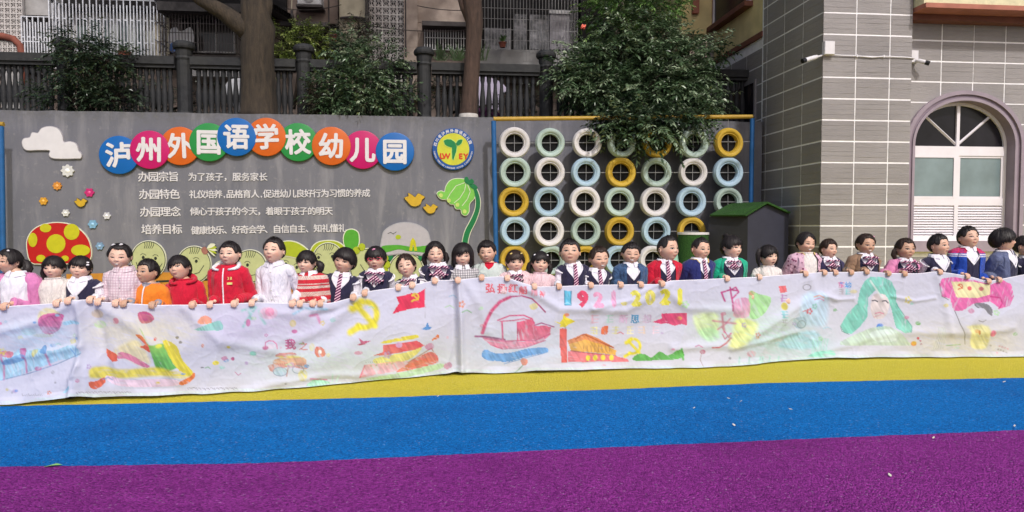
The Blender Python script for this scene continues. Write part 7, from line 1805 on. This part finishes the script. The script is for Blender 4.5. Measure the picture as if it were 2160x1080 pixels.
    def zipline(grow, mat, z0=.5, z1=.80, w=.005):
        mb = MB(); V = []; n_ = 14
        for k in range(n_):
            z = z1 + (z0 - z1) * k / (n_ - 1)
            for x in (-w, w): p = front_pt(x, z, grow + .003); V.append(p)
        mb.add(V, [(i * 2, i * 2 + 2, i * 2 + 3, i * 2 + 1) for i in range(n_ - 1)]); mb.build('zip', mat, root, smooth=True, local=True)
    def buttons(grow, zs=(.76, .70, .64, .58), x=0):
        mb = MB()
        for z in zs: p = front_pt(x, z, grow + .004); mb.lathe(p, [(0, -.003), (.005, -.002), (.006, .002)], 8, 'y')
        mb.build('buttons', m_btn, root, local=True)
    if neck in ('collar', 'collar_tie', 'collar_bow'): collar(opts.get('collar', C_WH))
    if neck == 'round': 
        mb = MB(); q = [Vector(np.array(torso_pt(np.array(a), np.array(.818), HB, .006))) for a in np.linspace(-math.pi, math.pi, 25)]; mb.tube(q, .006, 6, False); mb.build('collar', opts.get('collar', top_), root, smooth=True, local=True)
    gv = .011
    if over:
        for ov in over:
            k = ov[0]
            if k == 'vest': garment('vest', ov[1] if len(ov) > 1 else C_NV, .011, .125, trimm=C_TR, tr=.0066, width=.95); gv = .012
            elif k == 'sweater': garment('sweater', ov[1], .012, ov[2] if len(ov) > 2 else .02, sleeves_mat=ov[1]); gv = .014
            elif k == 'jacket': garment('jacket', ov[1], .020, .05, sleeves_mat=ov[2] if len(ov) > 2 else ov[1], openf=ov[3] if len(ov) > 3 else .5, trimm=ov[4] if len(ov) > 4 else ov[1], tr=.006, width=.8)
            elif k == 'hood':
                mb = MB(); q = [Vector(np.array(torso_pt(np.array(a), np.array(.806 - .025 * math.cos(a)), HB, .016))) + Vector((0, .0, .01 - .0 * math.cos(a))) for a in np.linspace(.25, 2 * math.pi - .25, 26)]
                mb.tube(q, [.008 + .014 * abs(math.sin((i) / 25 * math.pi)) for i in range(26)], 10); mb.build('hood', ov[1], root, smooth=True, local=True)
    if neck == 'collar_tie': tie(gv)
    if neck == 'collar_bow': bow(gv, big=opts.get('bow', 1.0))
    if 'zip' in opts: zipline(.012, opts['zip'])
    if 'buttons' in opts: buttons(gv if over else g0)
    if 'badge' in opts:
        for i, ch in enumerate('38'):
            p = front_pt(.045 + i * .019, .735, .018); V, T3, _ = glyph(ch, .0); s_ = .032
            for k_, dx in enumerate((-.001, .001)):
                v = np.stack([p.x + (V[:, 0] - .3) * s_ + dx, np.full(len(V), p.y - .003 - k_ * .0004), p.z + (V[:, 1] - .35) * s_], -1); npmesh('badge_letter', v, T3, M('badge_yellow', (.7, .62, .2), .6), root)
        mb = MB(); p = front_pt(.053, .705, .018); mb.b2((p.x - .02, p.y - .004, p.z - .012), (p.x + .02, p.y, p.z + .004)); mb.build('badge_patch', M('badge_yellow', (.7, .62, .2), .6), root, local=True)
    # trousers / skirt and shoes, hidden behind the cloth but standing there
    mb = MB()
    for s in (-1, 1): mb.tube([(s * .052 * HB, 0, .50 * HB), (s * .055 * HB, -.005, .27 * HB), (s * .055 * HB, .004, .05 * HB)], [.072 * HB, .052 * HB, .042 * HB], 14)
    mb.tube([(0, 0, .44 * HB), (0, 0, .5 * HB)], [.105 * HB, .108 * HB], 16, flat=.78); mb.build('trousers', C_TRS, root, smooth=True, local=True)
    for s in (-1, 1):
        mb = MB(); mb.tube([(s * .055 * HB, .04, .032), (s * .056 * HB, 0, .036), (s * .058 * HB, -.06, .028), (s * .058 * HB, -.09, .022)], [.026, .032, .03, .016], 12); v = [(a_, b_, max(c_, .0)) for a_, b_, c_ in mb.v]; mb.v = v; mb.build('shoe', C_SHOE, root, smooth=True, local=True)
    return root

def finish_bodies():
    res = harvest([j[0] for j in BODY_JOBS])
    for (V, F), (_, root, Sk, hs, fat, T, hc, arms) in zip(res, BODY_JOBS):
        hv, hf = head_grid(fat); parts = [(V, F), ((hv * hs) @ T.T + hc, hf)]
        # ears
        for s in (-1, 1):
            mb = MB(); q = []
            for r_, o_ in ((.004, 0), (.011, .004), (.0145, .010), (.013, .0125), (.006, .007)):
                for t in range(12): a = 2 * math.pi * t / 12; q.append((s * (.073 + o_), .012 + r_ * .72 * math.cos(a) + o_ * .5, -.006 + r_ * 1.25 * math.sin(a)))
            mb.add(q, [(i * 12 + j, i * 12 + (j + 1) % 12, (i + 1) * 12 + (j + 1) % 12, (i + 1) * 12 + j) for i in range(4) for j in range(12)]); v, f = mbq(mb); parts.append(((v * hs) @ T.T + hc, f))
        for s, S, E, wr, grip in arms:
            hvv = HAND[0].copy() * .76
            if s > 0: hvv[:, 0] *= -1
            hf2 = HAND[1] if s < 0 else HAND[1][:, ::-1]
            if grip is not None: o_ = np.array(grip) + np.array([0, 0, .004])
            else: o_ = np.array(wr) - np.array([0, .05, .03])
            parts.append(((hvv @ np.array(root.rotation_euler.to_matrix()) if grip is not None else hvv) + o_, hf2))
        V2, F2, _ = joinm(parts); ob = npmesh('body', V2, F2, Sk, root)
        if len(ob.data.vertices) == len(V2):
            hl = ((V2 - hc) @ T) / hs; bl = (np.exp(-((np.abs(hl[:, 0]) - .046) / .018) ** 2 - ((hl[:, 2] + .032) / .018) ** 2) + .25 * np.exp(-(hl[:, 0] / .012) ** 2 - ((hl[:, 2] + .028) / .012) ** 2)) * (hl[:, 1] < -.03)
            at = ob.data.attributes.new('blush', 'FLOAT', 'POINT'); at.data.foreach_set('value', bl.astype(np.float32))
# ---- wardrobe
C_PINK = cmat('cloth_pink_vest', (.6, .2, .42)); C_PSH = cmat('fluffy_pink', (.7, .5, .54), bump=.6, scale=60); C_CRM = cmat('fluffy_cream', (.68, .63, .6), bump=.7, scale=60); C_RED = cmat('cloth_red', (.52, .01, .035)); C_ORG = cmat('cloth_orange', (.72, .2, .02)); C_GRY = cmat('cloth_grey_knit', (.28, .27, .32))
C_LACE = cmat('shirt_pale_pink_check', (.68, .58, .62), wave='plaid', c2=(.5, .35, .42)); C_WSH = cmat('shirt_creased_white', (.72, .7, .78), bump=.6, scale=9); C_FI = cmat('knit_fair_isle', (.5, .02, .035), wave='band', c2=((.83, .86, (.6, .55, .48)), (.76, .78, (.6, .55, .48)), (.70, .735, (.6, .52, .45)), (.79, .80, (.55, .45, .4)), (.65, .665, (.55, .5, .45))), scale=60)
C_PLD = cmat('cloth_plaid_grey', (.6, .58, .6), wave='plaid', c2=(.12, .11, .13)); C_MNT = cmat('sleeve_pale_mint', (.5, .56, .54)); C_DEN = cmat('denim', (.04, .085, .18), scale=30, var=.3, bump=.5); C_BLUJ = cmat('jacket_navy_blue', (.02, .025, .13)); C_YLW = cmat('trim_yellow', (.68, .5, .18)); C_GRN = cmat('cardigan_green', (.01, .34, .2))
C_FLW = cmat('jacket_pink_flowers', (.66, .42, .52), wave='flower', c2=(.22, .06, .12), bump=.5); C_BRW = cmat('cardigan_brown', (.26, .16, .1)); C_PNK2 = cmat('cardigan_pink', (.62, .22, .4)); C_RB = cmat('jacket_royal_blue', (.015, .06, .36), wave='band', c2=((.99, 1.3, (.55, .02, .06)), (.972, .985, (.7, .68, .7)), (.955, .965, (.7, .68, .7)))); C_PUF = cmat('puffer_slate', (.1, .12, .22), rough=.45, scale=8, bump=.5); C_DKN = cmat('cardigan_dark_navy', (.035, .03, .08))
m_clipw = M('clip_white', (.7, .68, .7), .3, bump=0); m_clipp = M('clip_pink', (.65, .25, .4), .3, bump=0); m_clipy = M('clip_gold', (.6, .45, .15), .3, bump=0)
K = kid
K('girl in white top with a pink vest slipping off her arm, at the left edge', 22, 524, 578, (-28, 6, 2), 'part', skin=1, over=[('jacket', C_PINK, C_PINK, 1.15)], neck='collar', hands=(None, (10, 0)), opts={'tails': [(1, 'back')], 'clips': [(.04, .09, m_clipw)]}, bx=38)
K('small girl with bangs in fluffy white jumper before the mushroom cut-out', 115, 540, 590, (4, 2, -3), 'bangs', H_BLK, 0, C_CRM, neck='round', hands=(None, (122, 0)), opts={'tails': [(-1, 'low')], 'collar': C_CRM})
K('girl in navy vest with white V trim right of the mushroom cut-out', 171, 539, 590, (8, 6, 6), 'bangs', H_BLK, 0, neck='collar', over=[('vest',)], hands=((148, 0), (190, 0)), opts={'clips': [(.062, .05, m_clipw), (.066, .03, m_clipw)]})
K('taller girl with two white hair clips in pale checked blouse', 254, 512, 569, (6, 0, 3), 'updo', H_BLK, 0, C_LACE, neck='collar', hands=((211, 0), (246, 0)), opts={'clips': [(-.035, .095, m_clipw), (.02, .1, m_clipw)], 'buttons': 1, 'collar': C_LACE, 'open': .003}, smile=.5, bx=262)
K('small boy in orange jacket with grey collar looking down', 312, 545, 600, (-26, 10, 2), 'crop', H_BLK, 2, C_GRY, neck='round', over=[('sweater', C_ORG, .03)], hands=((263, 0), (322, 0)), opts={'zip': C_TR, 'collar': C_GRY}, bx=318)
K('girl in plain red jumper leaning her head to the left', 380, 536, 592, (-14, 14, -12), 'bangs', H_BLK, 1, C_RED, neck='round', over=[('hood', C_RED)], hands=(None, (407, 0)), opts={'gap': .3}, bx=388)
K('boy in red zip jacket with yellow 38 and white hood', 486, 508, 562, (-10, 8, 0), 'crop', H_BLK, 0, C_RED, neck='x', over=[('sweater', C_RED, .03), ('hood', C_TR)], hands=((445, 0), (495, 0)), opts={'zip': C_TR, 'badge': 1}, bx=480, fat=1.3)
K('tall boy in creased white shirt looking down', 579, 499, 557, (-12, 12, 2), 'crop', H_BLK, 0, C_WSH, neck='collar', hands=((533, 0), (617, 0)), opts={'buttons': 1, 'collar': C_WSH}, bx=578)
K('girl with a side ponytail in red and cream patterned jumper', 647, 527, 578, (-16, 4, 2), 'bangs', H_BLK, 0, C_FI, neck='collar', over=[('sweater', C_FI, .02)], hands=((634, 0), (660, 0)), opts={'tails': [(1, 'puff')]}, bx=652)
K('boy with bowl haircut in navy vest tilting his head', 727, 522, 578, (-14, 6, 12), 'bowl', H_BLK, 1, neck='collar_tie', over=[('vest',)], hands=((677, 0), (745, 0)), bx=722, smile=.3)
K('girl in red glasses with a striped bow on navy vest', 793, 519, 572, (-6, 2, -3), 'bangs', H_BLK, 1, neck='collar_bow', over=[('vest',)], hands=((770, 0), None), opts={'clips': [(.0, .08, m_clipp)], 'open': .003, 'bow': 1.25}, glasses=True)
K('small girl leaning her head right, in navy vest with bow', 857, 534, 586, (-8, 8, -12), 'part', H_BRN, 0, neck='collar_bow', over=[('vest',)], hands=((841, 0), (869, 0)), bx=864)
K('girl with two low pigtails in navy vest left of the bob haired girl', 918, 509, 559, (4, 0, -3), 'part', H_BLK, 0, neck='collar_bow', over=[('vest',)], hands=(None, (917, 0)), opts={'tails': [(-1, 'low'), (1, 'low')], 'tie': m_clipw, 'bow': 1.3, 'open': .003}, smile=.4, bx=924)
K('girl with black bob hair in plaid dress with white collar', 976, 512, 564, (-2, 0, 1), 'bob', H_BLK, 0, C_PLD, neck='collar', hands=((966, 0), None), opts={'gap': 0}, smile=.35)
K('boy with pale mint sleeves and red yoke left of the yellow tyre', 1027, 507, 557, (-10, 3, -4), 'short', H_BLK, 1, C_RED, sleeve=C_MNT, neck='round', over=[('sweater', C_MNT, .05)], hands=((1016, 0), None), opts={'collar': C_RED}, smile=.4, dy=.26, bx=1033, fat=1.3)
K('girl with golden hair clips in pink cardigan before the yellow tyre', 1086, 527, 576, (6, 2, 0), 'bangs', H_BRN, 0, neck='collar_bow', sleeve=C_PSH, over=[('jacket', C_PSH, C_PSH, .35)], hands=((1070, 0), None), opts={'clips': [(-.045, .075, m_clipy), (.045, .075, m_clipy)], 'bow': .9})
K('little girl with clips in fluffy pale pink jumper', 1139, 529, 578, (-2, 5, 3), 'bangs', H_BLK, 0, C_PSH, neck='round', hands=((1127, 0), None), opts={'tails': [(-1, 'low'), (1, 'low')], 'clips': [(-.055, .07, m_clipw), (.055, .07, m_clipw)], 'collar': C_PSH, 'tie': m_clipw})
K('boy in navy vest and striped tie looking down at the banner', 1201, 503, 558, (-8, 16, 0), 'crop', H_BLK, 1, neck='collar_tie', over=[('vest',)], hands=((1179, 0), None), bx=1208)
K('short boy in navy vest and tie grinning to the right', 1263, 519, 571, (12, 2, -3), 'crop', H_BRN, 1, neck='collar_tie', over=[('vest',)], hands=((1246, 0), None), smile=.7, bx=1258)
K('smiling boy in blue denim jacket over a vest', 1330, 510, 559, (-4, 0, 3), 'crop', H_BLK, 1, neck='collar', over=[('vest',), ('jacket', C_DEN, C_DEN, .42)], hands=((1309, 0), (1351, 0)), smile=1)
K('boy in bright red jacket turning to the right', 1408, 496, 552, (30, 8, 0), 'buzz', H_BLK, 1, neck='collar_tie', over=[('vest',), ('jacket', C_RED, C_RED, .5)], hands=((1394, 0), None), bx=1402)
K('boy in dark blue jacket with yellow zip edging', 1477, 500, 549, (16, 2, 0), 'buzz', H_BLK, 1, neck='collar_tie', over=[('vest',), ('jacket', C_BLUJ, C_BLUJ, .3, C_YLW)], hands=(None, None), bx=1474)
K('girl in bright green cardigan with striped bow', 1542, 496, 547, (26, 4, 2), 'bangs', H_BLK, 0, neck='collar_bow', over=[('vest',), ('jacket', C_GRN, C_GRN, .7)], hands=((1533, 0), None), opts={'tails': [(0, 'bun')], 'gap': -.4}, bx=1540)
K('little girl with two high pigtails in cream jumper', 1619, 516, 564, (12, 4, -4), 'bangs', H_BLK, 0, C_CRM, neck='round', hands=((1601, 0), None), opts={'tails': [(-1, 'high'), (1, 'high')], 'collar': C_CRM, 'open': .003, 'tie': m_clipw}, smile=.3)
K('plump faced girl in pink flowered jacket with yellow lining', 1698, 489, 535, (10, -4, 3), 'part', H_BLK, 1, C_CRM, neck='round', over=[('jacket', C_FLW, C_FLW, .5, C_YLW)], hands=(None, (1698, 0)), opts={'collar': C_CRM, 'open': .004}, smile=.7, fat=1.8)
K('child with tousled hair in dark navy cardigan and striped bow', 1746, 505, 546, (16, 8, 3), 'short', H_BRN, 1, neck='collar_bow', over=[('vest', C_DKN), ('jacket', C_DKN, C_DKN, .9)], hands=((1738, 0), (1762, 0)), opts={'open': .003})
K('girl in brown cardigan in front of the pillar tiles', 1824, 492, 539, (2, 0, 2), 'updo', H_BRN, 2, neck='collar_bow', over=[('vest',), ('jacket', C_BRW, C_BRW, .75)], hands=((1794, 0), (1826, 0)), opts={'clips': [(.05, .08, m_clipp)], 'open': .003, 'bow': 1.2}, smile=.5)
K('girl in pink cardigan with big striped bow left of the arched window', 1907, 501, 549, (2, 6, 2), 'updo', H_BRN, 2, neck='collar_bow', over=[('vest',), ('jacket', C_PNK2, C_PNK2, .85)], hands=((1872, 0), (1906, 0)), opts={'tails': [(-1, 'low')], 'bow': 1.35})
K('boy in navy vest looking right below the window sill', 1978, 493, 541, (20, 8, -4), 'crop', H_BLK, 1, neck='collar', over=[('vest',)], hands=(None, (1980, 0)), bx=1975)
K('tallest boy in red and blue sports jacket looking down', 2039, 476, 525, (0, 14, -2), 'crop', H_BLK, 1, neck='collar', over=[('vest', C_NV), ('jacket', C_RB, C_RB, .4, C_RED)], hands=((2038, 0), (2081, 0)), opts={'redyoke': 1}, smile=.4)
K('boy in slate blue padded jacket turned away to the right', 2113, 481, 532, (58, 6, 0), 'bowl', H_BLK, 1, neck='collar', over=[('vest',), ('jacket', C_PUF, C_PUF, .55)], hands=((2106, 0), None), bx=2112)
K('boy at the right picture edge with only half his face visible', 2158, 496, 542, (28, 8, 0), 'crop', H_BLK, 1, neck='collar', over=[('vest',)], hands=(None, None), dy=.3, bx=2166)
finish_bodies()
